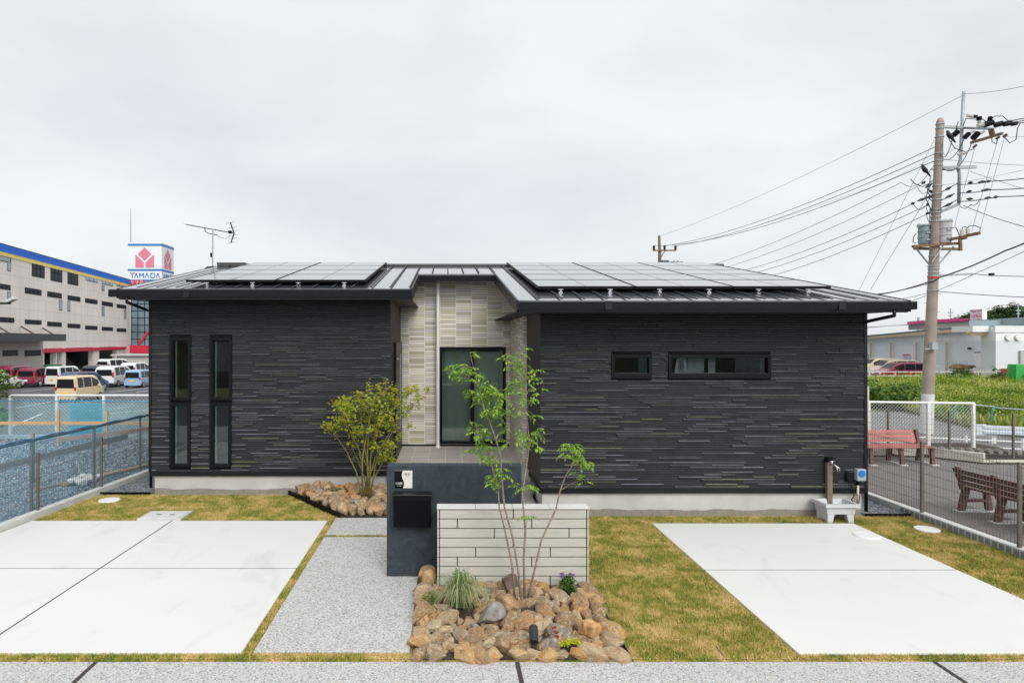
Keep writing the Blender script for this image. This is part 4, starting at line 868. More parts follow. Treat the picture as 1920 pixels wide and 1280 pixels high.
yb = at(1072, 1207, 5.27); leafy('groundcover', 'bright yellow creeping groundcover among the front stones', 'plant', (yb.x, yb.y, .07), [(at(q, yy, 5.27), .016, .03, 1) for q, yy in ((1052, 1205), (1060, 1204), (1070, 1201), (1078, 1200), (1086, 1207), (1091, 1212), (1065, 1203), (1082, 1203))], 70, .015, YLL)
rb = at(1044, 1190, 5.48); leafy('red_plant', 'tiny red-leaved plant between the stones beside the spotlight', 'plant', (rb.x, rb.y, .1), [(at(q, yy, 5.36), .012, .012, 1) for q, yy in ((1038, 1176), (1043, 1184), (1044, 1192))], 26, .02, RDL)
hb = at(808, 1122, 6.0); leafy('low_herb', 'low bright green herb at the left of the striped grass', 'plant', (hb.x, hb.y, .15), [(at(q, yy, 6.0), .03, .04, 1) for q, yy in ((798, 1116), (808, 1112), (818, 1122), (810, 1124))], 40, .022, GRL)
wb = at(1110, 1122, 6.4); leafy('weed', 'small green weed at the right end of the plank wall', 'plant', (wb.x, wb.y, 0), [(at(q, yy, 6.4), .02, .02, 1) for q, yy in ((1108, 1120), (1113, 1122))], 25, .022, GRL)
sb = at(628, 925, 10.3); leafy('low_shrub', 'small dark green tuft among the stones under the maple', 'plant', (sb.x, sb.y, .1), [(at(q, yy, 10.25), .05, .05, 1) for q, yy in ((620, 921), (628, 918), (636, 921))], 60, .05, DKL, asp=.15)
# garden spotlight
sp0 = at(1001, 1190, 5.32); sl = thing('garden_spotlight', 'small black cylindrical spotlight among the front stones', 'spotlight', (sp0.x, sp0.y, .08))
mb = MB(); a = at(1001, 1203, 5.25); b = at(1000, 1174, 5.37); mb.tube([a, b], .036, 18); mb.build('lamp_body', M('spot_black', (0.015, 0.017, 0.022), 0.45), sl, bevel=.004)
mb = MB(); mb.tube([b + Vector((0, 0, -.02)), (b.x, b.y + .01, .05)], .010, 8); mb.build('stake', BLKM, sl)

# ------------------------------------------------------------------ yard furniture
def lid(px, py, rad, label, grp='round white utility lids in the lawn'):
    D = (H - .03) * F / (py - CY); c = at(px, py, D); mb = MB(); mb.lathe((c.x, c.y, 0), [(rad + .008, -.02), (rad + .008, .022), (rad, .030), (rad - .02, .030), (rad - .022, .027), (rad - .03, .030), (.001, .031)], 40)
    return solo(mb, 'utility_hatch', LID, label, 'lid', grp)
lid(205, 936, .15, 'round white lid in the grass near the left wire fence')
lid(1625, 1002, .15, 'round white lid at the back corner of the right driveway'); lid(1738, 990, .14, 'round white lid in the lawn beside the right kerb')
mh = thing('manhole_cover', 'rectangular grey resin inspection cover behind the left driveway', 'cover', (-4.0, 9.28, 0))
mb = MB(); mb.box(-4.31, -3.70, 9.085, 9.53, -.05, .038); mb.build('frame', M('cover_rim', (0.50, 0.50, 0.49), .7), mh, bevel=.004)
mb = MB(); mb.box(-4.27, -3.74, 9.12, 9.49, .03, .044); mb.build('plate', M('cover_plate', (0.56, 0.56, 0.545), .75, var=.08, bump=.2), mh, bevel=.003)
for hx in (-4.09, -3.90): mb = MB(); mb.box(hx - .035, hx + .035, 9.28, 9.31, .0445, .047); mb.build('handle_slot', GAPM, mh)

sk = thing('garden_sink', 'light grey plastic garden sink on legs by the house corner', 'sink', (5.47, 9.13, 0))
mb = MB(); X0, X1, Y0, Y1 = 5.235, 5.70, 8.945, 9.32
def ring(a, b, z0, z1, ins):
    (ax0, ax1, ay0, ay1), (bx0, bx1, by0, by1) = a, b
    A = [(ax0, ay0, z0), (ax1, ay0, z0), (ax1, ay1, z0), (ax0, ay1, z0)]; B = [(bx0, by0, z1), (bx1, by0, z1), (bx1, by1, z1), (bx0, by1, z1)]
    for i in range(4): mb.face([A[i], A[(i + 1) % 4], B[(i + 1) % 4], B[i]])
def rc(i): return (X0 + i, X1 - i, Y0 + i, Y1 - i)
ring(rc(.045), rc(.03), .13, .225, 0); ring(rc(.03), rc(.0), .225, .23, 0); ring(rc(0), rc(0), .23, .275, 0); ring(rc(0), rc(.035), .275, .276, 0); ring(rc(.035), rc(.06), .276, .17, 0)
q = rc(.06); mb.face([(q[0], q[2], .17), (q[1], q[2], .17), (q[1], q[3], .17), (q[0], q[3], .17)]); q = rc(.045); mb.face([(q[0], q[2], .13), (q[0], q[3], .13), (q[1], q[3], .13), (q[1], q[2], .13)])
mb.build('basin', RES, sk, bevel=.006)
for sx in (0, 1):
    for sy in (0, 1):
        mb = MB(); a, b = (X0 + .05, X0 + .15) if sx == 0 else (X1 - .15, X1 - .05); c, d = (Y0 + .05, Y0 + .12) if sy == 0 else (Y1 - .12, Y1 - .05)
        k = .03; mb.hexa([(a if sx == 0 else a + k, c, 0), (b - k if sx == 0 else b, c, 0), (b - k if sx == 0 else b, d, 0), (a if sx == 0 else a + k, d, 0), (a, c, .131), (b, c, .131), (b, d, .131), (a, d, .131)]); mb.build('leg', RES, sk, bevel=.005)
for q in (X0 + .055, X1 - .075): mb = MB(); mb.box(q, q + .02, Y0 + .121, Y1 - .121, .03, .13); mb.build('side_panel', RES, sk)
fx0, fx1 = gx(1549, 9.3), gx(1558.5, 9.3); fp = thing('water_post', 'slim brown garden tap post standing behind the sink', 'tap', ((fx0 + fx1) / 2, 9.31, .0))
mb = MB(); mb.box(fx0, fx1, 9.262, 9.325, 0, gz(866, 9.28)); mb.build('post', M('tap_wood', (0.17, 0.125, 0.085), .6, var=.2, scale=14), fp, bevel=.005)
mb = MB(); mb.box(fx0 - .004, fx1 + .003, 9.258, 9.33, gz(866, 9.28), gz(857, 9.28)); mb.build('cap', BLKM, fp, bevel=.004)
mb = MB(); c = at(1557, 869, 9.25); mb.tube([c + Vector((0, .02, 0)), c + Vector((.02, -.06, 0)), c + Vector((.04, -.09, -.03)), c + Vector((.045, -.095, -.09))], .011, 8); mb.tube([c + Vector((.0, -.04, .0)), c + Vector((.0, -.04, .035))], .008, 8); mb.bar(c + Vector((-.03, -.04, .04)), c + Vector((.04, -.04, .04)), .012, .012); mb.tube([c + Vector((.05, -.07, -.03)), c + Vector((.085, -.07, -.05)), c + Vector((.09, -.07, -.10))], .010, 8); mb.build('tap', M('chrome', (0.7, 0.7, 0.72), .15, 1.0), fp, smooth=True)

# ------------------------------------------------------------------ fences
def mesh_fence(name, label, pts, z0, h, post_sp, group=None, wire=.0022, mat=BRZW, pm=BRZ, pitch=.05, t0=0.0, pw_=.035):
    a, b = Vector((*pts[0], 0)), Vector((*pts[1], 0)); d = (b - a); L_ = d.length; d.normalize()
    f = thing(name, label, 'fence', (a.x, a.y, z0), group)
    s_ = t0; ps = []
    while s_ < L_ + .01: ps.append(s_); s_ += post_sp
    for s_ in ps:
        p = a + d * s_; mb = MB(); mb.box(p.x - pw_ / 2, p.x + pw_ / 2, p.y - pw_ / 2, p.y + pw_ / 2, z0, z0 + h); mb.build('post', pm, f, bevel=.003)
    mb = MB(); n_ = Vector((-d.y, d.x, 0)); off = n_ * .022; k = int(L_ / pitch)
    for i in range(k + 1):
        p = a + d * (i * pitch) + off; mb.bar((p.x, p.y, z0 + .03), (p.x, p.y, z0 + h - .02), wire * 1.7, wire * 1.7)
    for j in range(8):
        z = z0 + .05 + (h - .10) * j / 7; q = off + n_ * (.02 if j in (1, 6) else 0); mb.bar((a.x + q.x, a.y + q.y, z), (b.x + q.x, b.y + q.y, z), wire * 2.2, wire * 2.2)
    mb.build('mesh_panel', mat, f); return f
mesh_fence('wire_fence', 'thin bronze wire mesh fence on the right kerb beside the benches', [(6.74, 6.08), (6.74, 13.9)], .10, 1.0, 1.56)
mesh_fence('wire_fence', 'thin bronze wire mesh fence on the left kerb beside the gravel lot', [(bndx(7.84) - .06, 7.84), (bndx(19) - .06, 19)], .10, .83, 1.49)
mesh_fence('wire_fence', 'far bronze mesh fence behind the benches along the kerb wall', [(7.2, 14.9), (13.6, 12.9)], .10, .92, 1.12, t0=.3)
# left pipe fence with blue net on it
pf = thing('pipe_fence', 'grey pipe handrail fence hung with blue netting along the gravel lot', 'fence', (-6.0, 9, 0))
def plx(D): return bndx(D) - .24
mb = MB(); mb.tube([(plx(6), 6, 1.07), (plx(10.9), 10.9, 1.08), (plx(19), 19, 1.12)], .022, 8); mb.build('handrail', M('dark_rail', (0.10, 0.11, 0.10), .5, .3), pf)
for D in (7.9, 9.45, 10.9, 12.3, 14.2, 16.2): mb = MB(); mb.tube([(plx(D), D, -.1), (plx(D), D, 1.09)], .026 if D == 10.9 else .02, 8); mb.build('post', M('pipe_post', (0.20, 0.20, 0.17), .6, .2), pf)
mb = MB()
for i in range(60):
    a, b = 6 + i * .2, 6.2 + i * .2; wob = lambda q: .02 * math.sin(q * 5) + .015 * math.sin(q * 13)
    mb.face([(plx(a) + .035 + wob(a), a, .0), (plx(b) + .035 + wob(b), b, .0), (plx(b) + .03, b, 1.09), (plx(a) + .03, a, 1.09)])
mb.build('net', mat_net('blue_net', (0.04, 0.30, 0.50), .34), pf)
mb = MB(); P_ = [(plx(6 + i * .25), 6 + i * .25, 1.105 + .012 * math.sin(i * 2.1)) for i in range(50)]; mb.tube(P_, .009, 5); mb.build('cord', M('blue_cord', (0.02, 0.18, 0.45), .6), pf)
# far chain-link fences
def chain(name, label, a, b, z0, z1, posts, mat, pitch=.075, w=.003, tilt=0.0, pm=WHITE):
    a = Vector((*a, 0)); b = Vector((*b, 0)); d = b - a; L_ = d.length; d.normalize(); f = thing(name, label, 'fence', (a.x, a.y, z0))
    mb = MB(); mb.tube([(a.x, a.y, z1), (b.x, b.y, z1 + tilt)], .028, 8); mb.build('top_rail', pm, f)
    for s_ in posts:
        p = a + d * s_; mb = MB(); mb.box(p.x - .032, p.x + .032, p.y - .032, p.y + .032, z0 - .15, z1 + tilt * s_ / L_); mb.build('post', pm, f)
    mb = MB(); h = z1 - z0; n_ = int((L_ + h) / pitch)
    for i in range(n_ + 1):
        s0 = i * pitch - h
        for sg in (1, -1):
            lo, hi = (s0, s0 + h)
            t0_, t1_ = max(0, lo), min(L_, hi)
            if t1_ <= t0_: continue
            zz0 = (t0_ - s0) if sg == 1 else h - (t0_ - s0); zz1 = (t1_ - s0) if sg == 1 else h - (t1_ - s0)
            p, q = a + d * t0_, a + d * t1_; mb.tube([(p.x, p.y + sg * .004, z0 + zz0), (q.x, q.y + sg * .004, z0 + zz1)], w, 3, cap=False)
    mb.build('chain_mesh', mat, f); return f
CHW = M('chain_grey', (0.42, 0.44, 0.45), .5, .4); CHW2 = M('chain_white', (0.70, 0.71, 0.70), .5)
cf = chain('chain_link_fence', 'white chain-link fence between the gravel lot and the parking lot', (-11.36, 17.0), (-4.5, 17.0), .05, 1.095, (0.0, 1.21, 2.44, 3.66, 4.9, 6.1), CHW, .10, .0062)
ch2 = chain('chain_link_fence', 'white chain-link fence panel in front of the utility pole', (9.3, 15.2), (12.36, 15.2), .14, 1.10, (.58, 1.98, 3.03), CHW2, .085, .004, -.04)
mb = MB(); mb.box(-30, -4.5, 16.75, 16.9, -.1, .09); mb.box(-30, -4.5, 17.35, 17.5, LZ, .0); o = struct(mb, 'kerb', M('pale_kerb', (0.40, 0.47, 0.50), .8))
bn = thing('site_net', 'sagging blue site net hung over the far chain-link fence', 'net', (-10, 16.6, 0))
mb = MB()
def netstrip(x0, x1, z1, z0, m, n=24, y=16.62):
    for i in range(n):
        a, b = x0 + (x1 - x0) * i / n, x0 + (x1 - x0) * (i + 1) / n; s_ = lambda q: .03 * math.sin(q * 6.0)
        mb.face([(a, y + s_(a), z0), (b, y + s_(b), z0), (b, y + s_(b * .7), z1), (a, y + s_(a * .7), z1)], m)
netstrip(-18, -4.6, .99, .03, 0); netstrip(gx(128, 16.5), gx(192, 16.5), .95, .05, 1, 12, 16.56)
mb.build('net', [mat_net('pale_blue_net', (0.30, 0.58, 0.64), .34), mat_net('dense_blue_net', (0.03, 0.40, 0.56), .5)], bn)
mb = MB(); mb.tube([(-18, 16.6, 1.0), (gx(107, 16.6), 16.6, .985), (gx(195, 16.6), 16.6, .99), (-4.6, 16.6, .90)], .012, 5); mb.build('cord', M('cyan_cord', (0.05, 0.35, 0.60), .6), bn)
# batter boards
def board(label, pts, w, h, m, stakes=(), name='batter_board'):
    t_ = thing(name, label, 'board', (pts[0][0], pts[0][1], 0), 'timber batter boards on the gravel lot')
    mb = MB(); mb.bar(pts[0], pts[1], w, h); mb.build('plank', m, t_, bevel=.003)
    for (x, y, z) in stakes: mb = MB(); mb.box(x - .025, x + .025, y - .02, y + .03, -.1, z); mb.build('stake', LUMB if m is LUMB else LUMG, t_)
z_ = .56
board('long new pine board on stakes in front of the far fence', [(-14, 15.5, z_), (-5, 15.5, z_)], .03, .075, LUMB, [(gx(107, 15.4), 15.45, gz(768, 15.45)), (gx(198, 15.4), 15.45, gz(770, 15.45)), (gx(277, 15.4), 15.45, gz(768, 15.45))])
board('pinkish pine board running away beside the pipe fence', [(-7.68, 12.9, z_), (-6.1, 15.3, z_)], .03, .09, mat_wood('pink_lumber', (0.42, 0.27, .19), (.52, .36, .27), 1, 10))
board('weathered grey board nearest the pipe fence', [(-7.0, 9.6, z_), (-6.55, 13.4, z_)], .03, .10, LUMG, [(gx(61, 11.5), 11.5, gz(812, 11.5))])
for i, (a, b, lb) in enumerate((((-6.9, 10.9, .03), (-6.1, 12.6, .03), 'grey plank lying on the gravel behind the left fence'), ((-6.6, 11.2, .05), (-5.95, 13.0, .05), 'brown plank lying on the gravel nearer the house'))):
    mb = MB(); mb.bar(a, b, .12, .035); solo(mb, 'loose_plank', LUMG if i == 0 else LUMB, lb, 'plank', 'loose planks on the gravel lot')
mb = MB()
for i in range(14):
    c = Vector((-6.35 + rnd.uniform(-.14, .14), 11.45 + rnd.uniform(-.3, .3), .06 + rnd.uniform(0, .05))); mb.lathe(c, [(.02, -.05), (.07, -.02), (.08, .02), (.03, .05)], 7)
solo(mb, 'plastic_bundle', WHITE, 'crumpled white plastic bundle lying on the gravel lot', 'bundle')
def crown(cs, per, size, rndd, m, parent, base, asp=.5):
    return npmesh('foliage', leaves(cs, per, size, rndd, asp=asp) - np.array(base), 4, m, parent)
BUSHL = mat_leaf('bush_leaf', [(0, (0.04, 0.11, 0.012)), (.6, (0.12, 0.22, 0.02)), (1, (0.26, 0.33, 0.04))], .25)
def bush(name, label, px0, px1, py0, py1, D, k, m, size, cat='bush', group=None, trunk=False):
    b = at((px0 + px1) / 2, py1, D); t_ = thing(name, label, cat, tuple(b), group); cs = []
    for _ in range(k):
        a = rnd.uniform(0, 6.28); q = math.sqrt(rnd.random()); x = (px0 + px1) / 2 + (px1 - px0) / 2 * q * math.cos(a); y = (py0 + py1) / 2 + (py1 - py0) / 2 * q * math.sin(a)
        cs.append((at(x, y, D + rnd.gauss(0, .012 * D)), (px1 - px0) * .11 * D / F, .25, rnd.uniform(.6, 1.3)))
    crown(cs, 30, size, rnd, m, t_, tuple(b))
    mb = MB(); mb.tube([b + Vector((0, 0, -.3 if not trunk else -1.2)), b + Vector((.03, 0, .2)), at((px0 + px1) / 2, (py0 + py1) / 2, D)], [.03, .025, .01], 6); mb.build('trunk', BARK, t_)
    return t_
bush('small_tree', 'leafy green tree at the left edge above the far fence', -42, 22, 696, 745, 15.9, 34, BUSHL, .09, 'tree', trunk=True)
bush('bush', 'green bush seen through the blue net at the left edge', -30, 18, 752, 815, 17.6, 26, BUSHL, .09)

# ------------------------------------------------------------------ benches and right lot
BW = M('bench_red', (0.36, 0.125, 0.105), .6, var=.15, scale=5); BD = M('bench_brown', (0.115, 0.045, 0.037), .55, var=.2, scale=6)
def bench(label, loc, rz, slat, leg, nleg=3, L_=1.85):
    t_ = thing('park_bench', label, 'bench', loc, 'slatted benches on the asphalt lot', rz)   # faces -y locally
    mb = MB()
    for i in range(4): mb.box(-L_ / 2, L_ / 2, -.22 + i * .105, -.22 + i * .105 + .09, .335 + .004 * i, .365 + .004 * i)
    mb.build('seat', slat, t_, world=False, bevel=.006)
    mb = MB()
    for i in range(3):
        z = .40 + i * .085; y = .20 + i * .035; mb.hexa([(-L_ / 2, y, z), (L_ / 2, y, z), (L_ / 2, y + .03, z), (-L_ / 2, y + .03, z), (-L_ / 2, y + .03, z + .07), (L_ / 2, y + .03, z + .07), (L_ / 2, y + .06, z + .07), (-L_ / 2, y + .06, z + .07)])
    mb.build('backrest', slat, t_, world=False, bevel=.006)
    for k in range(nleg):
        x = -L_ / 2 + .04 + (L_ - .08) * k / (nleg - 1); mb = MB(); w = .032
        prof_f = [(-.19, .33), (-.12, .33), (-.17, .0), (-.25, .0)]; prof_b = [(.10, .33), (.19, .33), (.26, .0), (.18, .0)]
        prof_m = [(-.24, .30), (.22, .32), (.30, .66), (.24, .65), (.17, .38), (-.24, .336)]; prof_s = [(-.16, .14), (.17, .14), (.16, .18), (-.15, .18)]
        if slat is BW and 0 < k < nleg - 1: prof_m = [(-.22, .30), (.17, .30), (.17, .333), (-.22, .333)]
        for pr in (prof_f, prof_b, prof_m, prof_s):
            n = len(pr); A = [(x - w, y, z) for y, z in pr]; B = [(x + w, y, z) for y, z in pr]; mb.face(A); mb.face(B[::-1])
            for i in range(n): mb.face([A[i], B[i], B[(i + 1) % n], A[(i + 1) % n]])
        o = mb.build('leg', leg, t_, world=False); fixn(o)
        mb = MB(); mb.box(x - .07, x + .07, -.30, .30, -.01, .012); mb.build('base_plate', KERB, t_, world=False)
    return t_
b1_ = bench('faded red slatted bench facing the house at the back of the asphalt lot', (gx(1650, 13.45), 13.45, 0), R(0), BW, BD, 4, 1.95)
b2_ = bench('dark brown slatted bench seen from behind through the right wire fence', (7.90, 8.75, 0), R(92), BD, BD, 4, 1.9)
# low kerb walls behind the benches
mb = MB()
def wseg(a, b, h, w=.12, z0=-.1):
    a = Vector((*a, 0)); b = Vector((*b, 0)); d = (b - a).normalized(); n_ = Vector((-d.y, d.x, 0)) * w; q = [a, b, b + n_, a + n_]; mb.hexa([(p.x, p.y, z0) for p in q] + [(p.x, p.y, h) for p in q])
wseg((6.95, 14.40), (10.42, 14.10), .20); wseg((10.42, 14.10), (11.02, 13.32), .215); wseg((11.04, 13.33), (20, 13.15), .07)
fixn(struct(mb, 'kerb', M('pale_kerb_right', (0.50, 0.47, 0.41), .85, var=.12), bevel=.006))
mb = MB()
for i in range(42): mb.tube([(9.9 + i * .16, 14.75 - i * .055, .12), (9.95 + i * .16, 14.95 - i * .055, .12)], .05, 6)
struct(mb, 'block_edging', M('edging_block', (0.27, 0.25, 0.22), .9, var=.2))
mb = MB(); mb.box(gx(1622, 15.0), gx(1628.2, 15.0), 14.97, 15.05, -.1, gz(724, 15.0)); solo(mb, 'marker_post', M('beige_post', (0.58, 0.52, 0.44), .7), 'beige marker post at the corner of the house beside the chain-link fence', 'post')
# white pipe guard fence along the road
wg = thing('pipe_guardrail', 'white pipe guard fence along the road behind the chain-link fence', 'fence', (12, 19.5, RZ))
mb = MB()
for z in (-.2, .05, .25): mb.tube([(10, 20.6, RZ + .75 + z), (16.6, 17.9, RZ + .75 + z)], .025, 6)
mb.build('rail', WHITE, wg)
for s_ in (.2, .38, .56, .74, .92): mb = MB(); p = Vector((10, 20.6, 0)).lerp(Vector((16.6, 17.9, 0)), s_); mb.tube([(p.x, p.y, RZ), (p.x, p.y, RZ + 1.1)], .04, 8); mb.build('post', WHITE, wg)
gd = thing('guardrail', 'white steel beam guardrail along the far edge of the road', 'guardrail', (22, 25, RZ))
mb = MB(); a0, a1 = at(1842, 805, 24.2), at(1990, 812, 23.6); pr = [(0, -.17), (.05, -.13), (.05, -.05), (0, 0), (.05, .05), (.05, .13), (0, .17)]
for (y0, z0), (y1, z1) in zip(pr[:-1], pr[1:]): mb.face([(a0.x, a0.y - y0, a0.z + z0), (a1.x, a1.y - y0, a1.z + z0), (a1.x, a1.y - y1, a1.z + z1), (a0.x, a0.y - y1, a0.z + z1)])
mb.box(a0.x - .25, a0.x + .12, a0.y - .02, a0.y + .03, a0.z - .2, a0.z + .2); mb.build('beam', M('guard_white', (0.60, 0.66, 0.70), .4, .2, var=.1), gd)
for px in (1865, 1962): mb = MB(); q = at(px, 815, 24.2); mb.box(q.x - .09, q.x + .09, q.y + .01, q.y + .15, RZ - .1, q.z + .25); mb.build('post', WHITE, gd)
rl = thing('field_rail', 'thin grey rail on green posts at the edge of the weed field', 'fence', (22, 27, RZ))
mb = MB(); mb.tube([at(1827, 759, 27), at(1864, 762, 27)], .03, 6); mb.tube([at(1864, 764, 27), at(1960, 771, 26)], .035, 6); mb.build('rail', GALV, rl)
for px, py in ((1862, 763), (1792, 759)): mb = MB(); mb.tube([at(px + 3, py, 27), at(px - 2, py + 5, 27), at(px - 3, py + 26, 27)], .05, 6); mb.build('post', M('green_post', (0.05, 0.22, 0.17), .6), rl)

# ------------------------------------------------------------------ weeds of the field
n = 62000
q = rng.random((n * 2, 2)); Y = 24 + (q[:, 0] ** 1.25) * 37.5; X = gx(1560, 1.0) * Y + q[:, 1] * (gx(2000, 1.0) - gx(1560, 1.0)) * Y
ok = ~((Y < 37.0) & (X < 22.2 + (Y - 26.2) * .262 + .3)) & (Y > 25.6); X = X[ok][:n]; Y = Y[ok][:n]; n = len(X)
hn = .5 + .5 * np.sin(X * .55 + 2) * np.sin(Y * .42 + X * .2); ht = rng.uniform(.25, .75, n) * (.55 + .65 * hn); wd = rng.uniform(.018, .05, n); az = rng.uniform(0, 6.28, n); a2 = rng.uniform(0, 6.28, n); ln = rng.uniform(.05, .4, n) * ht
V = np.zeros((n, 4, 3)); V[:, :, 0] = X[:, None]; V[:, :, 1] = Y[:, None]; V[:, :, 2] = RZ - .05
zoff = rng.uniform(0, .35, n) * ht
for k, (s_, f) in enumerate(((1, .25), (1, .7), (-.2, 1.0), (-1, .55))):
    V[:, k, 0] += np.cos(az) * wd * s_ + np.cos(a2) * ln * f; V[:, k, 1] += np.sin(az) * wd * s_ + np.sin(a2) * ln * f; V[:, k, 2] += ht * f + zoff
WEED = G('weed_blade'); WEED.set(.7, spec=.2); p = WEED.pos(); f = WEED.noise(p, .28, 4); rn = WEED.n('NewGeometry').outputs['Random Per Island']
c = WEED.ramp(f, [(.36, (.035, .11, .012)), (.44, (.17, .28, .02)), (.52, (.36, .42, .045)), (.60, (.56, .52, .18))]); WEED.base(WEED.mix(.45, c, WEED.ramp(rn, [(0, (.04, .11, .01)), (.5, (.15, .25, .02)), (.8, (.26, .33, .04)), (1, (.46, .41, .16))])))
m_ = 46000; ci = rng.integers(0, n, m_); cl = rng.integers(0, n, 900); ci[: m_ * 2 // 3] = cl[rng.integers(0, 900, m_ * 2 // 3)]
cx_ = X[ci] + rng.normal(0, .45, m_); cy_ = Y[ci] + rng.normal(0, .45, m_); kp = ~((cy_ < 37.0) & (cx_ < 22.2 + (cy_ - 26.2) * .262 + .6)) & (cy_ > 25.8); cx_ = cx_[kp]; cy_ = cy_[kp]; hh = (.45 + .75 * rng.random(n))[ci][kp] * (.6 + .5 * hn[ci][kp]); m_ = len(cx_)
pz = RZ + rng.random(m_) ** .7 * hh; an = rng.uniform(0, 6.28, m_); sz = rng.uniform(.05, .13, m_); til = rng.uniform(-.5, .9, m_)
V2 = np.zeros((m_, 4, 3)); V2[:, :, 0] = cx_[:, None]; V2[:, :, 1] = cy_[:, None]; V2[:, :, 2] = pz[:, None]
for k, (u, w_) in enumerate(((0, 0), (.5, .3), (1, 0), (.5, -.3))):
    V2[:, k, 0] += sz * (np.cos(an) * u - np.sin(an) * w_); V2[:, k, 1] += sz * (np.sin(an) * u + np.cos(an) * w_); V2[:, k, 2] += sz * til * u
tk = rng.integers(0, n, 260); V3 = []
for t_i in tk:
    bx_, by_ = X[t_i], Y[t_i]
    if by_ < 27: continue
    hh_ = rng.uniform(.9, 1.5); k_ = int(rng.integers(22, 44)); tt = rng.random(k_); aa = rng.uniform(0, 6.28, k_); ss = rng.uniform(.10, .24, k_) * (1.1 - tt * .6)
    q_ = np.zeros((k_, 4, 3)); q_[:, :, 0] = bx_; q_[:, :, 1] = by_; q_[:, :, 2] = (RZ + tt * hh_)[:, None]
    for k, (u, w_) in enumerate(((0, 0), (.5, .16), (1, 0), (.5, -.16))):
        q_[:, k, 0] += ss * (np.cos(aa) * u - np.sin(aa) * w_); q_[:, k, 1] += ss * (np.sin(aa) * u + np.cos(aa) * w_); q_[:, k, 2] += ss * (.7 * u - .5 * u * u)
    V3.append(q_)
V = np.concatenate([V, V2] + V3)
o = npmesh('weeds', V.reshape(-1, 3), 4, WEED.m); tag(o, 'tall green and straw weeds filling the field before the shop', 'weeds', kind='stuff')
for (a, b, c_, d_, D, k, lb) in ((1600, 1672, 713, 762, 38, 40, 'dense dark green shrub at the left of the field beside the house'), (1660, 1735, 722, 760, 36, 34, 'dense dark green shrub in the field just left of the utility pole'), (1786, 1820, 693, 712, 57, 16, 'dark shrub in front of the cardboard pile'), (1858, 1886, 690, 716, 56, 16, 'dark tall weeds shrub left of the green stack'), (1896, 1930, 695, 716, 55, 14, 'dark shrub in front of the green stack')):
    bush('field_shrub', lb, a, b, c_, d_, D, k, mat_leaf('shrub_leaf', [(0, (.025, .075, .012)), (.7, (.07, .16, .02)), (1, (.16, .25, .03))], .15), .16 if D < 45 else .2, 'shrub')

# ------------------------------------------------------------------ shop on the right
SHW = mat_panelwall('shop_wall', (0.86, 0.90, 0.92), 1.2, 50, (.56, .62, .66)); SHW2 = mat_panelwall('shop_wall_ribbed', (0.78, 0.80, 0.82), .35, 50, (.48, .52, .55)); PINK = M('pink_panel', (0.62, 0.05, 0.20), .6); TANP = M('tan_pipe', (0.58, 0.45, 0.29), .6); SLATE = M('grey_roof', (0.24, 0.30, 0.33), .6, .2)
A0, A1 = Vector((gx(1868, 60), 60, 0)), Vector((gx(1590, 86), 86, 0))
def sh(px, py, off=0.0):      # point on the long shop wall
    k = (px - CX) / F; d = A1 - A0; t_ = (k * A0.y - A0.x) / (d.x - k * d.y); p = A0 + d * t_; D = p.y; n_ = Vector((d.y, -d.x, 0)).normalized(); n_ = n_ if n_.x < 0 else -n_; p = p + n_ * off; return Vector((p.x, p.y, gz(py, D)))
shop = thing('shop_building', 'white low shop building with tan downpipes beyond the weed field', 'building', (56, 75, RZ))
def quadprism(mb, a, b, zlo, zhi_a, zhi_b, th):
    d = (b - a); n_ = Vector((-d.y, d.x, 0)).normalized(); n_ = n_ if n_.x > 0 else -n_; n_ = n_ * th
    mb.hexa([(a.x, a.y, zlo), (b.x, b.y, zlo), (b.x + n_.x, b.y + n_.y, zlo), (a.x + n_.x, a.y + n_.y, zlo), (a.x, a.y, zhi_a), (b.x, b.y, zhi_b), (b.x + n_.x, b.y + n_.y, zhi_b), (a.x + n_.x, a.y + n_.y, zhi_a)])
mb = MB(); quadprism(mb, A0, A1, RZ, gz(618, 60), gz(634, 86), 20); fixn(mb.build('wall', SHW, shop))
mb = MB(); a, b = sh(1817, 0), sh(1595, 0); za, zb = sh(1817, 617).z, sh(1595, 636).z
for i in range(64):
    t_ = i / 64; p = a.lerp(b, t_); z = za + (zb - za) * t_; d = (b - a).normalized(); mb.bar((p.x - .5, p.y, z + .12), (p.x - .5 + d.x * .22, p.y + d.y * .22, z + .12), .7, .26)
mb.build('roof_rib', SLATE, shop)
mb = MB(); mb.bar((a.x - 1.0, a.y, za - .1), (b.x - 1.0, b.y, zb - .1), .25, .28); mb.build('gutter', TANP, shop)
for px in (1637, 1675, 1723, 1780): mb = MB(); p = sh(px, 640); zt = za + (zb - za) * ((p - a).length / (b - a).length); mb.tube([(p.x - .3, p.y, RZ), (p.x - .3, p.y, zt)], .11, 6); mb.build('downpipe', TANP, shop)
B0 = Vector((gx(1867, 57), 57, 0)); mb = MB(); mb.box(B0.x, B0.x + 40, 57, 58.6, RZ, gz(612, 57)); mb.build('front_wall', SHW2, shop)
mb = MB(); mb.box(B0.x - .12, B0.x + 40, 56.9, 57.0, gz(623, 57), gz(610.5, 57)); mb.box(gx(1817, 58), B0.x - .13, 57.6, 60, gz(622, 58), gz(611, 58)); mb.build('fascia', WHITE, shop)
mb = MB(); mb.tube([at(1815, 622, 58), at(1819, 626, 58), at(1862, 627, 58), at(1863, 632, 58), at(1863, 720, 58)], .14, 6); mb.build('drain', TANP, shop)
mb = MB(); mb.face([at(1817, 612, 62), at(1878, 611, 62), at(1878, 600, 62), at(1817, 601, 62)]); mb.face([at(1878, 611, 62), at(1990, 606, 56), at(1990, 590, 56), at(1878, 600, 62)])
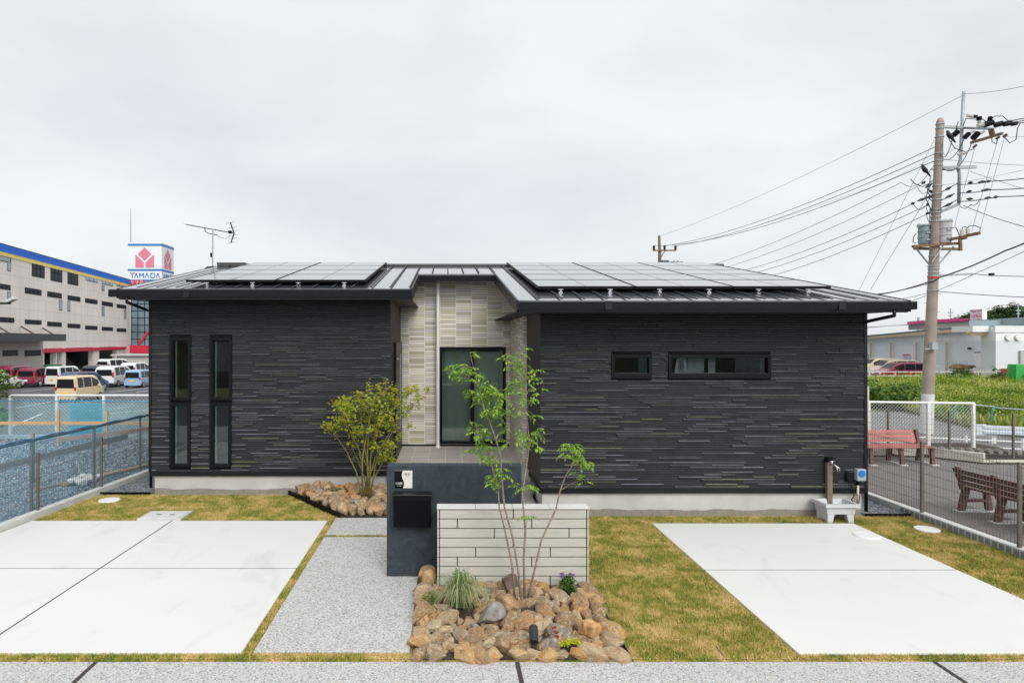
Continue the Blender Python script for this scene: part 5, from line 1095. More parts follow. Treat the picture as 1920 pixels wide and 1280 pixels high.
q = [at(1817, 601, 62), at(1878, 600, 62), at(1990, 590, 56)]; mb.face(q + [v + Vector((0, 20, -.4)) for v in q[::-1]]); mb.build('roof', SLATE, shop)
mb = MB(); a, b = at(1767, 617, 68), at(1817, 617, 63); c_, d_ = at(1767, 605.5, 68), at(1817, 603, 63); mb.hexa([a, b, b + Vector((0, 5, 0)), a + Vector((0, 5, 0)), c_, d_, d_ + Vector((0, 5, 0)), c_ + Vector((0, 5, 0))]); mb.build('parapet', WHITE, shop)
mb = MB(); a, b = at(1767, 605.4, 67.9), at(1817, 602.9, 62.9); c_, d_ = at(1767, 600.5, 67.9), at(1817, 596, 62.9); mb.hexa([a, b, b + Vector((0, 5.2, 0)), a + Vector((0, 5.2, 0)), c_, d_, d_ + Vector((0, 5.2, 0)), c_ + Vector((0, 5.2, 0))]); mb.build('pink_band', PINK, shop)
mb = MB(); c_ = sh(1840, 680, .06); mb.bar(sh(1830, 682, .06), sh(1849, 682, .06), .08, 2.2); mb.build('door', M('shop_door', (0.80, 0.79, 0.79), .6), shop)
mb = MB(); mb.bar(sh(1829, 660, .1), sh(1850, 660, .1), .1, .1); mb.build('door_head', M('door_grey', (.25, .26, .27), .6), shop)
mb = MB()
for px in (1893, 1911): q = at(px, 632, 56.8); mb.lathe(q, [(.28, 0), (.28, .15), (.1, .22)][::-1], 10, axis='y')
mb.build('vent', WHITE, shop)
mb = MB(); mb.box(gx(1912, 56.9), gx(1960, 56.9), 56.8, 56.95, RZ, gz(657, 56.9)); mb.build('service_door', M('grey_door', (.40, .42, .42), .6), shop)
mb = MB(); mb.bar(sh(1848, 651, .1), sh(1850, 651, .1), .1, .25); mb.build('alarm_lamp', M('red_lamp', (.55, .03, .03), .5), shop)
mb = MB(); mb.bar(sh(1820, 653, .2), sh(1823, 653, .2), .2, .2); mb.build('flood_lamp', BLKM, shop)
for (px, lb) in ((1701, 'pink and white notice on the shop wall above the maroon minivan'), (1623, 'pink and white notice on the shop wall at the house corner')):
    t_ = thing('notice', lb, 'sign', tuple(sh(px, 680, .1))); mb = MB(); mb.bar(sh(px - 6, 672, .08), sh(px + 6, 672, .08), .04, 1.0); mb.build('board', M('notice_white', (.66, .66, .68), .6), t_)
    mb = MB(); mb.bar(sh(px - 6, 665, .13), sh(px + 6, 665, .13), .04, .14); mb.bar(sh(px - 6, 677.5, .13), sh(px + 6, 677.5, .13), .04, .14); mb.build('band', PINK, t_)
    mb = MB()
    for yy in (668.5, 670.5, 672.5, 674.5): mb.bar(sh(px - 4.5, yy, .13), sh(px + 4, yy, .13), .03, .03)
    mb.build('line', M('notice_line', (.35, .32, .36), .7), t_)
# roof sign
sg = thing('roof_sign', 'white box sign with pink Japanese lettering on the shop roof', 'sign', tuple(at(1835, 601, 66)))
a, b, c_ = at(1819, 600.5, 67), at(1842, 599, 64), at(1850.5, 598, 66)
hgt = lambda p, y, D: gz(y, D)
mb = MB(); zl, zh = a.z, gz(580.5, 65.5); d4 = a + (c_ - b); mb.hexa([(a.x, a.y, zl), (b.x, b.y, zl), (c_.x, c_.y, zl), (d4.x, d4.y, zl), (a.x, a.y, zh), (b.x, b.y, zh), (c_.x, c_.y, zh), (d4.x, d4.y, zh)]); mb.build('box', M('sign_box', (0.74, 0.74, 0.76), .5), sg)
ang = math.degrees(math.atan2(b.y - a.y, b.x - a.x)); nrm = Vector((b.y - a.y, -(b.x - a.x), 0)).normalized() * .06; mid = (a + b) / 2
text('lettering', 'コスモス', .50, (mid.x + nrm.x, mid.y + nrm.y, zl + .38), PINK, sg, rz=ang, sx=1.45, ex=.015); text('lettering', 'ディスカウント ドラッグ', .20, (mid.x + nrm.x, mid.y + nrm.y, zl + .82), PINK, sg, rz=ang, sx=1.1, ex=.01)
mb = MB()
for z in (zl + .04, zh - .05): mb.bar((a.x + nrm.x * .6, a.y + nrm.y * .6, z), (b.x + nrm.x * .6, b.y + nrm.y * .6, z), .03, .05)
mb.build('edge_line', PINK, sg)
# clutter by the shop
mb = MB()
for i in range(16):
    c = at(1790 + rnd.uniform(0, 28), 684 + rnd.uniform(0, 8), 60.5 + rnd.uniform(-.3, .3)); a_ = rnd.uniform(0, 3.1); d = Vector((math.cos(a_), math.sin(a_) * .4, rnd.uniform(-.2, .2))); mb.bar(c - d * .5, c + d * .5, .4, rnd.uniform(.08, .2))
solo(mb, 'cardboard_pile', M('cardboard', (.27, .17, .085), .85, var=.3), 'pile of flattened brown cardboard against the shop wall', 'cardboard')
cg = thing('roll_cage', 'wire roll cage holding cardboard beside the shop wall', 'cage', tuple(at(1806, 706, 60.8)))
mb = MB()
for px in (1786, 1793, 1800, 1807, 1813): mb.tube([at(px, 708, 61), at(px, 677, 61)], .02, 4)
for py in (677, 682, 690, 698): mb.tube([at(1786, py, 61), at(1813, py, 61)], .015, 4)
mb.build('frame', GALV, cg)
mb = MB(); mb.box(gx(1790, 60), gx(1824, 60), 59.9, 60.6, RZ, gz(694, 60)); mb.build('crate', M('crate_tan', (.42, .34, .22), .8, var=.2), cg)
mb = MB()
for i in range(9): mb.box(gx(1897, 54) + .02 * i, gx(1924, 54), 53.6 + .02 * i, 54.6, gz(714, 54) + i * .155, gz(714, 54) + i * .155 + .14)
solo(mb, 'crate_stack', M('green_crate', (.03, .36, .06), .5, var=.15), 'tall stack of bright green plastic crates at the right edge', 'crates')
mb = MB(); mb.box(gx(1884, 56.4), gx(1891, 56.4), 56.2, 56.8, RZ, gz(691, 56.4)); solo(mb, 'red_cabinet', M('red_cab', (.50, .03, .04), .5), 'small red cabinet at the foot of the shop wall', 'cabinet', bevel=.02)
sf = thing('pipe_fence', 'thin white pipe fence along the far side of the weed field', 'fence', (50, 60, RZ))
mb = MB(); mb.tube([(gx(1560, 61), 61, gz(697, 61)), (gx(1990, 56), 56, gz(697, 56))], .035, 5); mb.tube([(gx(1560, 61), 61, gz(704, 61)), (gx(1990, 56), 56, gz(705, 56))], .03, 5); mb.build('rail', WHITE, sf)
for px in (1630, 1679, 1731, 1783, 1835, 1890): mb = MB(); D = 60.2 - (px - 1630) / 300 * 3; mb.tube([(gx(px, D), D, RZ), (gx(px, D), D, gz(696, D))], .05, 5); mb.build('post', WHITE, sf)
CONE = M('cone_orange', (.80, .10, .03), .5)
for px, lb in ((1657.5, 'orange traffic cone in front of the maroon minivan front wheel'), (1676, 'orange traffic cone at the middle of the maroon minivan'), (1707, 'orange traffic cone near the tail of the maroon minivan')):
    mb = MB(); p = at(px, 709, 62.5); mb.box(p.x - .2, p.x + .2, p.y - .2, p.y + .2, RZ, RZ + .05); mb.lathe((p.x, p.y, RZ), [(.17, .05), (.03, .85)], 12); solo(mb, 'traffic_cone', CONE, lb, 'traffic cone', 'orange cones in front of the shop')
for px in (1720, 1731): mb = MB(); p = at(px, 709, 63); mb.tube([(p.x - .15, p.y, RZ), (p.x - .15, p.y, RZ + .75), (p.x + .15, p.y, RZ + .75), (p.x + .15, p.y, RZ)], .04, 6); solo(mb, 'barrier_hoop', M('yellow_hoop', (.75, .42, .03), .5), 'yellow hoop barrier beside the utility pole' if px > 1725 else 'yellow hoop barrier behind the maroon minivan', 'barrier', 'yellow hoop barriers by the shop')
# wooded hill
hl = MB(); HN = 26
prof = [(1560, 648), (1640, 648), (1720, 640), (1770, 618), (1790, 598), (1805, 587), (1830, 581), (1860, 577), (1880, 573), (1900, 571), (1920, 570), (1960, 566), (2020, 562), (2100, 575)]
P0 = [at(px, 652, 330) for px, _ in prof]; P1 = [at(px, py + 4, 350) for px, py in prof]
for i in range(len(prof) - 1):
    hl.face([P0[i], P0[i + 1], P1[i + 1], P1[i]]); hl.face([P1[i], P1[i + 1], P1[i + 1] + Vector((8, 12, -25)), P1[i] + Vector((8, 12, -25))])
struct(hl, 'hill', M('hill_green', (0.035, 0.07, 0.025), .95, var=.4, scale=.08))
cs = []
for _ in range(330):
    px = rnd.uniform(1765, 2090); i = max(k for k in range(len(prof)) if prof[k][0] <= px); t_ = (px - prof[i][0]) / (prof[min(i + 1, len(prof) - 1)][0] - prof[i][0] + 1e-6); ytop = prof[i][1] + t_ * (prof[min(i + 1, len(prof) - 1)][1] - prof[i][1])
    v = rnd.random(); py = ytop + 2 + v * (640 - ytop); cs.append((at(px, py, 348 - 16 * v), 2.0, 2.0, rnd.uniform(.6, 1.3)))
o = npmesh('woods', leaves(cs, 90, 1.1, rnd, asp=.6), 4, mat_leaf('wood_leaf', [(0, (.025, .06, .02)), (.6, (.06, .12, .035)), (1, (.12, .18, .06))], .1)); tag(o, 'dark green wooded hill behind the shop', 'woods', kind='stuff')

# ------------------------------------------------------------------ cars
TYRE = M('tyre', (.018, .018, .018), .85); RIM = M('rim', (.45, .45, .46), .3, .8); CGL = G('car_glass'); CGL.set(.08, spec=.25); CGL.base((.012, .014, .016)); CGL = CGL.m
TAIL = M('tail_red', (.45, .02, .03), .25); HEADL = M('head_lamp', (.7, .72, .74), .15); PLW = M('plate_white', (.7, .7, .68), .5); PLY = M('plate_yellow', (.75, .50, .02), .5); TRIM = M('car_trim', (.02, .02, .022), .6)
def paint(name, c): return M(name, c, .28, var=.03, coat=.6)
def car(label, px, D, z, col, L_=4.6, Wd=1.7, Hh=1.85, style='van', rz=0, plate='w', side=1, group='cars in the store parking lot', off=None):
    """local: x right, y forward (rear at y=0), origin at the rear right corner when seen from behind"""
    t_ = thing('parked_car', label, 'car', (gx(px, D), D, z), group, rz)
    h, belt, b0 = Hh, .95 * Hh / 1.8 if style != 'sedan' else .86, .24
    w = Wd / 2; wr = w * (.86 if style != 'sedan' else .76)
    if style == 'box': rf = [(0, h - .14), (.10, h - .03), (.3, h), (L_ * .66, h - .02), (L_ * .72, h - .10), (L_ * .86, belt + .10), (L_ * .97, belt - .08), (L_, belt - .32)]
    elif style == 'van': rf = [(0, h - .25), (.22, h - .05), (.55, h), (L_ * .55, h - .02), (L_ * .64, h - .12), (L_ * .83, belt + .10), (L_ * .96, belt - .14), (L_, belt - .38)]
    else: rf = [(0, belt - .05), (.25, belt + .08), (.75, belt + .12), (1.5, h - .04), (L_ * .48, h), (L_ * .56, h - .06), (L_ * .76, belt + .06), (L_ * .95, belt - .16), (L_, belt - .36)]
    body = MB(); sec = []
    for i, (y, zr_) in enumerate(rf):
        zb_ = min(belt, zr_ - .02); tap = 1.0
        if y < .05: tap = .96
        if y > L_ * .9: tap = .90 if y < L_ * .99 else .78
        ww = w * tap; fr = max(0, min(1, (zr_ - belt) / (h - belt))); top = ww + (wr - ww) * fr
        sec.append([(-ww * .9, y, b0), (-ww, y, b0 + .2), (-ww, y, zb_), (-top, y, max(zb_ + .01, zr_ - .07)), (-top * .86, y, zr_), (top * .86, y, zr_), (top, y, max(zb_ + .01, zr_ - .07)), (ww, y, zb_), (ww, y, b0 + .2), (ww * .9, y, b0)])
    base = len(body.v)
    for s_ in sec: body.v += s_
    for i in range(len(sec) - 1):
        for j in range(10): body.f.append((i * 10 + j, i * 10 + (j + 1) % 10, (i + 1) * 10 + (j + 1) % 10, (i + 1) * 10 + j)); body.m.append(0)
    body.f.append(tuple(range(9, -1, -1))); body.m.append(0); body.f.append(tuple((len(sec) - 1) * 10 + j for j in range(10))); body.m.append(0)
    dx = -w
    for k in range(len(body.v)): v = body.v[k]; body.v[k] = (v[0] + dx, v[1], v[2])
    o = body.build('body', col, t_, world=False, bevel=.03); fixn(o)
    def zr_at(y):
        for (ya, za), (yb, zb2) in zip(rf[:-1], rf[1:]):
            if ya <= y <= yb: return za + (zb2 - za) * (y - ya) / (yb - ya)
    def xs_at(y, z):
        fr = max(0, min(1, (zr_at(y) - belt) / (h - belt))); tp = w + (wr - w) * fr; zt = zr_at(y) - .07; u = max(0, min(1, (z - belt) / max(.01, zt - belt))); return w + (tp - w) * u
    wins = {'box': [(.25, .82), (.90, 1.75), (1.83, L_ * .76)], 'van': [(.35, 1.15), (1.25, 2.2), (2.3, L_ * .70)], 'sedan': [(1.25, 2.1), (2.2, L_ * .62)]}[style]
    for (ya, yb) in wins:
        for sg_ in (1, -1):
            za = belt + .05; q = []
            for y in (ya, yb): q.append((sg_ * (xs_at(y, za) + .008) + dx, y, za))
            for y in (yb, ya): zt = max(za + .03, zr_at(y) - .12); q.append((sg_ * (xs_at(y, zt) + .008) + dx, y, zt))
            mb = MB(); mb.face(q if sg_ > 0 else q[::-1]); mb.build('side_window', CGL, t_, world=False)
    mb = MB()
    if style != 'sedan': mb.face([(-w * .82 + dx, -.012, belt + .04), (w * .82 + dx, -.012, belt + .04), (wr * .86 + dx, -.008, h - (.20 if style == 'box' else .31)), (-wr * .86 + dx, -.008, h - (.20 if style == 'box' else .31))])
    else: mb.face([(-w * .72 + dx, .78, belt + .14), (w * .72 + dx, .78, belt + .14), (wr * .9 + dx, 1.48, h - .03), (-wr * .9 + dx, 1.48, h - .03)])
    mb.build('rear_window', CGL, t_, world=False)
    mb = MB(); i = 4 if style != 'sedan' else 5; (ya, za), (yb, zb2) = rf[i], rf[i + 1]
    mb.face([(-wr * .88 + dx, ya + .05, za + .015), (wr * .88 + dx, ya + .05, za + .015), (w * .86 + dx, yb - .06, zb2 + .03), (-w * .86 + dx, yb - .06, zb2 + .03)]); mb.build('windscreen', CGL, t_, world=False)
    for sg_ in (1, -1):
        mb = MB(); x = sg_ * w * .88 + dx; mb.box(x - .07, x + .07, -.025, .05, belt - .12, belt + (.35 if style == 'van' else .12 if style == 'box' else .02)); mb.build('tail_light', TAIL, t_, world=False, bevel=.02)
        mb = MB(); x = sg_ * w * .66 + dx; mb.box(x - .14, x + .14, L_ - .22, L_ - .02, belt - .38, belt - .22); mb.build('headlight', HEADL, t_, world=False, bevel=.03)
        mb = MB(); x = sg_ * (w + .08) + dx; mb.box(x - .08, x + .08, L_ * .70, L_ * .70 + .10, belt + .02, belt + .17); mb.build('mirror', col, t_, world=False, bevel=.03)
    mb = MB(); mb.box(dx - .17, dx + .17, -.03, .0, .52, .69); mb.build('number_plate', PLY if plate == 'y' else PLW, t_, world=False)
    mb = MB(); mb.box(dx - w * .92, dx + w * .92, -.03, .10, .22, .40); mb.build('bumper', TRIM if style != 'box' else col, t_, world=False, bevel=.02)
    rw = .27 if style == 'box' else .31; wm = None
    for y in (L_ * .17, L_ * .80):
        for sg_ in (1, -1):
            mb = MB(); x = sg_ * (w - .08) + dx; mb.lathe((x, y, rw), [(rw - .02, -.10), (rw, -.07), (rw, .07), (rw - .02, .10)], 20, axis='x'); wh = mb.build('wheel', TYRE, t_, world=False)
            mb = MB(); mb.lathe((x, y, rw), [(rw * .66, -.106), (rw * .66, .106)], 16, axis='x'); mb.build('rim', RIM, wh, world=False)
    return t_
MAR = paint('maroon_paint', (.20, .012, .045)); WHT = paint('white_car_paint', (.66, .66, .65)); CRM = paint('cream_paint', (.62, .50, .31)); LBL = paint('light_blue_paint', (.26, .38, .58)); DRK = paint('dark_paint', (.03, .035, .05)); NAV = paint('navy_paint', (.05, .07, .17)); BRW = paint('tan_paint', (.42, .34, .27))
# px is the rear right corner (seen from behind); all parked nose-away
car('cream boxy small van with a yellow plate right behind the far fence', 143, 43.0, LZ, CRM, 3.4, 1.48, 1.76, 'box', R(-3), 'y')
car('maroon minivan with its rear and side showing between the white sedan and white van', 66, 57, LZ, MAR, 4.2, 1.70, 1.75, 'van', R(0))
car('maroon minivan at the far left partly hidden by the white sedan', 23, 57.5, LZ, MAR, 4.6, 1.7, 1.85, 'van', R(0))
car('white low sedan at the left edge of the parking lot', -32, 52.5, LZ, WHT, 4.4, 1.75, 1.42, 'sedan', R(-10))
car('white tall van with a yellow plate between the maroon minivan and the cream van', 111, 58, LZ, WHT, 3.4, 1.48, 1.80, 'box', R(-8), 'y')
car('navy car hidden behind the cream van with only its roof showing', 143, 51, LZ, NAV, 3.8, 1.65, 1.62, 'van', R(-12))
car('dark grey car behind the cream van in front of the garage opening', 182, 64, LZ, DRK, 4.4, 1.75, 1.65, 'van', R(-6))
car('large white minivan with dark rear window next to the light blue car', 214, 57, LZ, WHT, 4.7, 1.72, 1.87, 'van', R(2))
car('small light blue car with a yellow plate nearest the house', 264, 56.5, LZ, LBL, 3.4, 1.48, 1.55, 'box', R(2), 'y')
car('white van in the second row behind the large white minivan', 204, 76, LZ, WHT, 4.8, 1.8, 1.95, 'van', R(-14))
car('white minivan in the second row behind the light blue car', 254, 68, LZ, WHT, 4.5, 1.7, 1.80, 'van', R(0))
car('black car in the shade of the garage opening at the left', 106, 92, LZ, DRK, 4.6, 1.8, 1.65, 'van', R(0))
GR = 'cars in front of the shop'
car('maroon minivan parked side-on in front of the shop, behind the traffic cones', 1717, 65.5, RZ, MAR, 4.6, 1.7, 1.65, 'van', R(90), group=GR)
car('tan minivan parked behind the maroon minivan in front of the shop', 1702, 68, RZ, BRW, 4.7, 1.7, 1.85, 'van', R(90), group=GR)
car('cream van parked farthest along the shop wall, nose just past the house', 1672, 72, RZ, CRM, 4.4, 1.7, 1.9, 'van', R(90), group=GR)
# parking lines
mb = MB()
for px0, py0, px1, py1 in ((40, 734, 100, 728), (205, 735, 279, 727), (255, 735, 279, 732), (160, 770, 250, 762), (20, 800, 80, 775), (30, 765, 100, 752), (205, 775, 279, 768)):
    D0_, D1_ = (H - LZ) * F / (py0 - CY), (H - LZ) * F / (py1 - CY); a, b = at(px0, py0, D0_), at(px1, py1, D1_); d = (b - a).normalized(); n_ = Vector((-d.y, d.x, 0)) * .075
    mb.face([(v.x, v.y, LZ + .005) for v in (a - n_, b - n_, b + n_, a + n_)])
struct(mb, 'parking_marking', WHITE)

# ------------------------------------------------------------------ big store on the left
BEI = mat_panelwall('store_panel', (0.76, 0.70, 0.645), 1.8, 1.2, (.52, .48, .44)); DKW = M('store_window', (.018, .022, .028), .35, var=.3, scale=.4, spec=.08); LGW = M('pale_window', (.26, .32, .35), .2); BLU = mat_panelwall('blue_panel', (0.004, 0.12, 0.62), .95, .55, (.12, .28, .66)); YEL = M('yellow_band', (0.76, 0.60, 0.18), .6); RED = M('red_band', (0.56, 0.02, 0.06), .5)
NF = Vector((1, .152, 0)).normalized(); DF = Vector((-.152, 1, 0)).normalized()
def fac(px, py, off=0.0):
    k = (px - CX) / F; D = (-36.58 + off * 1.0115) / (k + .152); return Vector((k * D, D, gz(py, D)))
def fz(px, z, off=0.0): p = fac(px, 600, off); return Vector((p.x, p.y, z))
store = thing('store_building', 'large beige four-storey store with blue and yellow roof bands', 'building', (-50, 90, LZ))
def slabf(mb, px0, px1, z0, z1, off, th, m=0):
    a, b = fz(px0, 0, off), fz(px1, 0, off); n_ = NF * th
    mb.hexa([(a.x, a.y, z0), (b.x, b.y, z0), (b.x - n_.x, b.y - n_.y, z0), (a.x - n_.x, a.y - n_.y, z0), (a.x, a.y, z1), (b.x, b.y, z1), (b.x - n_.x, b.y - n_.y, z1), (a.x - n_.x, a.y - n_.y, z1)], m)
mb = MB(); slabf(mb, -150, 244, 1.55, 12.7, 0, 30); fixn(mb.build('wall', BEI, store))
mb = MB(); slabf(mb, -150, 244.3, 11.95, 12.74, .12, .12); fixn(mb.build('blue_band', BLU, store))
mb = MB(); slabf(mb, -150, 244.2, 11.5, 11.949, .08, .08); fixn(mb.build('yellow_band', YEL, store))
mb = MB(); slabf(mb, -150, 244.4, 12.741, 12.80, .14, .3); fixn(mb.build('coping', BLKM, store))
def wz(px0, px1, y0, y1):
    pc = (px0 + px1) / 2; D = fac(pc, 0).y; return gz(y1, D), gz(y0, D)
def win_store(px0, px1, y0, y1, pm, nx, frame=True):
    z0, z1 = wz(px0, px1, y0, y1); mb = MB(); slabf(mb, px0, px1, z0, z1, .03, .03); o = fixn(mb.build('window', BLKM, store))
    mb = MB()
    for i in range(nx):
        a, b = px0 + (px1 - px0) * (i + .06) / nx, px0 + (px1 - px0) * (i + .94) / nx
        if z1 - z0 > 1.2 and nx > 1: slabf(mb, a, b, z0 + .08, z0 + (z1 - z0) * .58, .06, .02); slabf(mb, a, b, z0 + (z1 - z0) * .63, z1 - .08, .06, .02)
        else: slabf(mb, a, b, z0 + .07, z1 - .07, .06, .02)
    fixn(mb.build('pane', pm, o))
for q in ((60, 84, 494, 520), (95, 117, 503, 528), (127, 147, 511, 534)): win_store(*q, DKW, 3)
for q in ((161, 183, 519, 528), (191, 212, 526, 534.5), (219, 235, 533, 538)): win_store(*q, LGW, 3)
for q in ((-10, 21, 480, 490), (14, 20.5, 491, 508), (191, 196, 535, 545), (14, 20.5, 547, 567), (111, 117, 562, 582), (127, 132, 564, 584), (191, 196, 575, 592), (233, 237, 581, 597)): win_store(*q, LGW, 1)
for q in ((-12, 20, 532, 542), (47, 78, 541, 552), (89, 116, 548, 558), (127, 151, 555, 564), (160, 183, 560.5, 569), (191, 212, 566, 574), (219, 237, 571, 578), (-12, 27, 594.5, 604), (47, 78, 599.5, 608), (89, 116, 603.5, 612), (127, 151, 607, 615), (160, 183, 610.5, 618), (191, 212, 613, 620), (219, 237, 615.5, 622)): win_store(*q, DKW, 4)
# ground floor: piers, red band, dark garage
mb = MB()
for (a, b) in ((81, 83), (116, 123.5), (175, 186), (219, 244), (105, 107)): mb = MB(); slabf(mb, a, b, LZ, 1.549, 0, .7); fixn(mb.build('pier', BEI, store))
mb = MB(); slabf(mb, 81, 237, 1.05, 1.50, .25, .25); fixn(mb.build('red_band', RED, store))
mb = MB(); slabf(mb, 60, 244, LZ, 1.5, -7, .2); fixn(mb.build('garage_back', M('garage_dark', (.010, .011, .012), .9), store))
# canopy and low front block
mb = MB(); slabf(mb, -150, 81, LZ, 2.6, 1.5, 1.5); fixn(mb.build('annex_wall', mat_panelwall('annex_panel', (.50, .455, .41), 1.5, .6, (.31, .28, .25)), store))
mb = MB(); slabf(mb, -150, 124, 2.45, 3.25, 4.2, 4.0); fixn(mb.build('canopy', M('canopy_grey', (.032, .037, .046), .5), store))
mb = MB()
for (a, b, c_, d_) in ((0, 614, 24, 629), (40, 612, 74, 632), (80, 615, 112, 634)): mb.tube([fac(a, b, .1), fac(c_, d_, 3.4)], .09, 6)
mb.build('canopy_rod', M('rusty_rod', (.12, .075, .055), .7), store)
for q in ((6, 34, 656, 667), (47, 77, 656, 667)):
    mb = MB(); a = fac((q[0] + q[1]) / 2, 0, 1.5).y; slabf(mb, q[0], q[1], gz(q[3], a), gz(q[2], a), 1.56, .05); fixn(mb.build('annex_window', DKW, store))
# glazed corner
gc0, gc1 = fz(244, 0).x, fz(244, 0).x + 9.5; gy = fz(244, 0).y
mb = MB(); mb.box(gc0, gc1, gy + .3, gy + 12, 1.5, 11.65); mb.build('glass_wall', M('curtain_glass', (.16, .22, .26), .08, var=.35, scale=.25, spec=.7), store)
mb = MB()
for i in range(9): mb.box(gc0 + i * 1.15, gc0 + i * 1.15 + .08, gy + .2, gy + .3, 1.5, 11.6)
for j in range(9): mb.box(gc0, gc1, gy + .21, gy + .31, 1.5 + j * 1.2, 1.58 + j * 1.2)
mb.build('mullion', BLKM, store)
mb = MB(); mb.box(gc0, gc1, gy - .3, gy + .19, .4, 1.7); mb.bar((gc0 + 1.4, gy + .1, 1.9), (gc0 + 3.0, gy + .1, 4.0), .1, .35); mb.build('red_canopy', RED, store)
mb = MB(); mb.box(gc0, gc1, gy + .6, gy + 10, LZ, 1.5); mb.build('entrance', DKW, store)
mb = MB(); mb.box(gc0 + .02, gc0 + 2.3, gy + .0, gy + .5, 11.7, 12.72); rb_ = mb.build('roof_banner', RED, store)
text('lettering', 'ヤマダ', .72, (gc0 + 1.15, gy - .03, 12.25), WHITE, rb_, ex=.02)
mb = MB(); sa = at(219, 664, 84); sb_ = at(300, 664, 84); mb.box(sa.x, sb_.x, 84, 88, LZ, sa.z - .2); mb.box(sa.x - .6, sb_.x, 83.6, 88.4, sa.z - .19, sa.z); solo(mb, 'storage_shed', mat_panelwall('shed_panel', (.50, .48, .46), .6, 9, (.42, .40, .38)), 'long pale grey shed in front of the store entrance', 'shed')
# sign tower
TY = 125.0; tx0, tx1 = gx(240, TY), gx(303, TY); ty1 = 130.6
tower = thing('sign_tower', 'white square sign tower with pink emblem and blue lettering', 'sign tower', ((tx0 + tx1) / 2, TY + 2.8, LZ))
tzt = gz(455, TY); mb = MB(); mb.box(tx0, tx1, TY, ty1, LZ, tzt); mb.build('shaft', M('tower_white', (.68, .70, .71), .5, var=.04), tower)
TB = M('tower_blue', (.02, .16, .42), .5); TP = M('tower_pink', (.60, .17, .25), .6)
mb = MB()
for (y0, y1) in ((457, 461), (504.3, 508), (524, 527.5)): mb.box(tx0 - .04, tx1 + .04, TY - .04, ty1 + .04, gz(y1, TY), gz(y0, TY))
mb.build('blue_band', TB, tower)
sc_ = TY / F
def tw_poly(mb, pts, side=False):
    # pts in photo pixels on the front face
    if not side: A = [(gx(x, TY), TY - .05, gz(y, TY)) for x, y in pts]
    else: A = [(tx1 + .05, TY + (x - 240) / 63 * (ty1 - TY), gz(y, TY)) for x, y in pts]
    mb.face(A)
dia = [(271.3, 463.6), (258.3, 476.2), (271.3, 489), (284, 476.2)]; lft = [(254, 478), (254, 501.8), (269.8, 501.8), (269.8, 492.2), (255.4, 477.8)]; rgt = [(289, 478), (287.6, 477.8), (273, 492.2), (273, 501.8), (289, 501.8)]
for s_ in (False, True):
    mb = MB()
    for pl in (dia, lft, rgt): tw_poly(mb, pl, s_)
    fixn(mb.build('emblem', TP, tower))
mb = MB()
def stroke(p, q, w=1.7):
    (x0, y0), (x1, y1) = p, q; d = Vector((x1 - x0, y1 - y0)).normalized(); n_ = Vector((-d.y, d.x)) * w / 2
    for s_ in (False, True): tw_poly(mb, [(x0 + n_.x, y0 + n_.y), (x1 + n_.x, y1 + n_.y), (x1 - n_.x, y1 - n_.y), (x0 - n_.x, y0 - n_.y)], s_)
T0, B0_ = 511.8, 521.2
for pq in (((243.8, 510.3), (248.2, 515.8)), ((248.2, 515.6), (248.2, B0_)), ((252.3, B0_), (255.6, T0)), ((255.4, T0), (258.6, B0_)), ((262, B0_), (262, T0)), ((262, T0), (265.5, 517)), ((265.5, 517), (269.3, T0)), ((269.3, T0), (269.3, B0_)), ((272, B0_), (275.6, T0)), ((275.4, T0), (279, B0_)), ((283, T0), (283, B0_)), ((283, T0 + .5), (288, T0 + .8)), ((288, T0 + .6), (290.5, 514)), ((290.5, 514), (290.5, 519)), ((290.5, 519), (288, B0_ - .4)), ((288, B0_ - .6), (283, B0_ - .5)), ((293, B0_), (296, T0)), ((295.8, T0), (299.5, B0_))): stroke(*pq)
fixn(mb.build('lettering', TB, tower)); mb = MB(); tw_poly(mb, [(247, 510.2), (253.6, 510.2), (250, 515.2)]); fixn(mb.build('accent', TP, tower))
mb = MB(); mb.tube([at(245, 456, TY + 2), at(245, 425, TY + 2), at(245, 390, TY + 2)], [.12, .09, .04], 6); mb.build('mast', GALV, tower)
# store yard clutter
gtm = M('green_tarp', (.02, .24, .10), .7, var=.2); 
mb = MB(); a = at(64, 691, 78); b = at(98, 691, 78); mb.hexa([(a.x, 78, LZ), (b.x, 78, LZ), (b.x, 80, LZ), (a.x, 80, LZ), (a.x + .3, 78.2, gz(684, 78)), (b.x, 78.2, gz(684, 78)), (b.x, 80, gz(684, 78)), (a.x + .3, 80, gz(684, 78))]); solo(mb, 'tarp_load', gtm, 'green tarpaulin covered load behind the parked cars', 'tarp')
mb = MB(); a = at(36, 691, 78); mb.lathe((a.x + 1.2, 79, LZ), [(1.2, 0), (1.2, gz(687, 78) - LZ - .2), (.7, gz(684, 78) - LZ)], 14); solo(mb, 'tank', M('tank_white', (.6, .58, .54), .6), 'white rounded tank beside the green tarpaulin', 'tank')
wf = thing('yard_fence', 'white vertical-bar yard fence in front of the store annex', 'fence', tuple(at(24, 692, 74)))
mb = MB()
for i in range(46): px = 4 + i; mb.box(gx(px, 74), gx(px, 74) + .03, 74, 74.03, LZ, gz(676, 74))
mb.box(gx(3, 74), gx(49, 74), 73.97, 74.05, gz(676.5, 74), gz(675.5, 74)); mb.box(gx(3, 74), gx(49, 74), 73.97, 74.05, LZ + .1, LZ + .2); mb.build('bars', WHITE, wf)
mb = MB(); a, b = gx(-8, 73), gx(20, 73); mb.box(a, b, 72.8, 74.5, LZ, gz(671, 73)); mb.box(a - .2, b + .2, 72.6, 74.7, gz(671, 73), gz(669.5, 73)); solo(mb, 'white_cabin', WHITE, 'small white cabin at the left edge in front of the store annex', 'cabin')
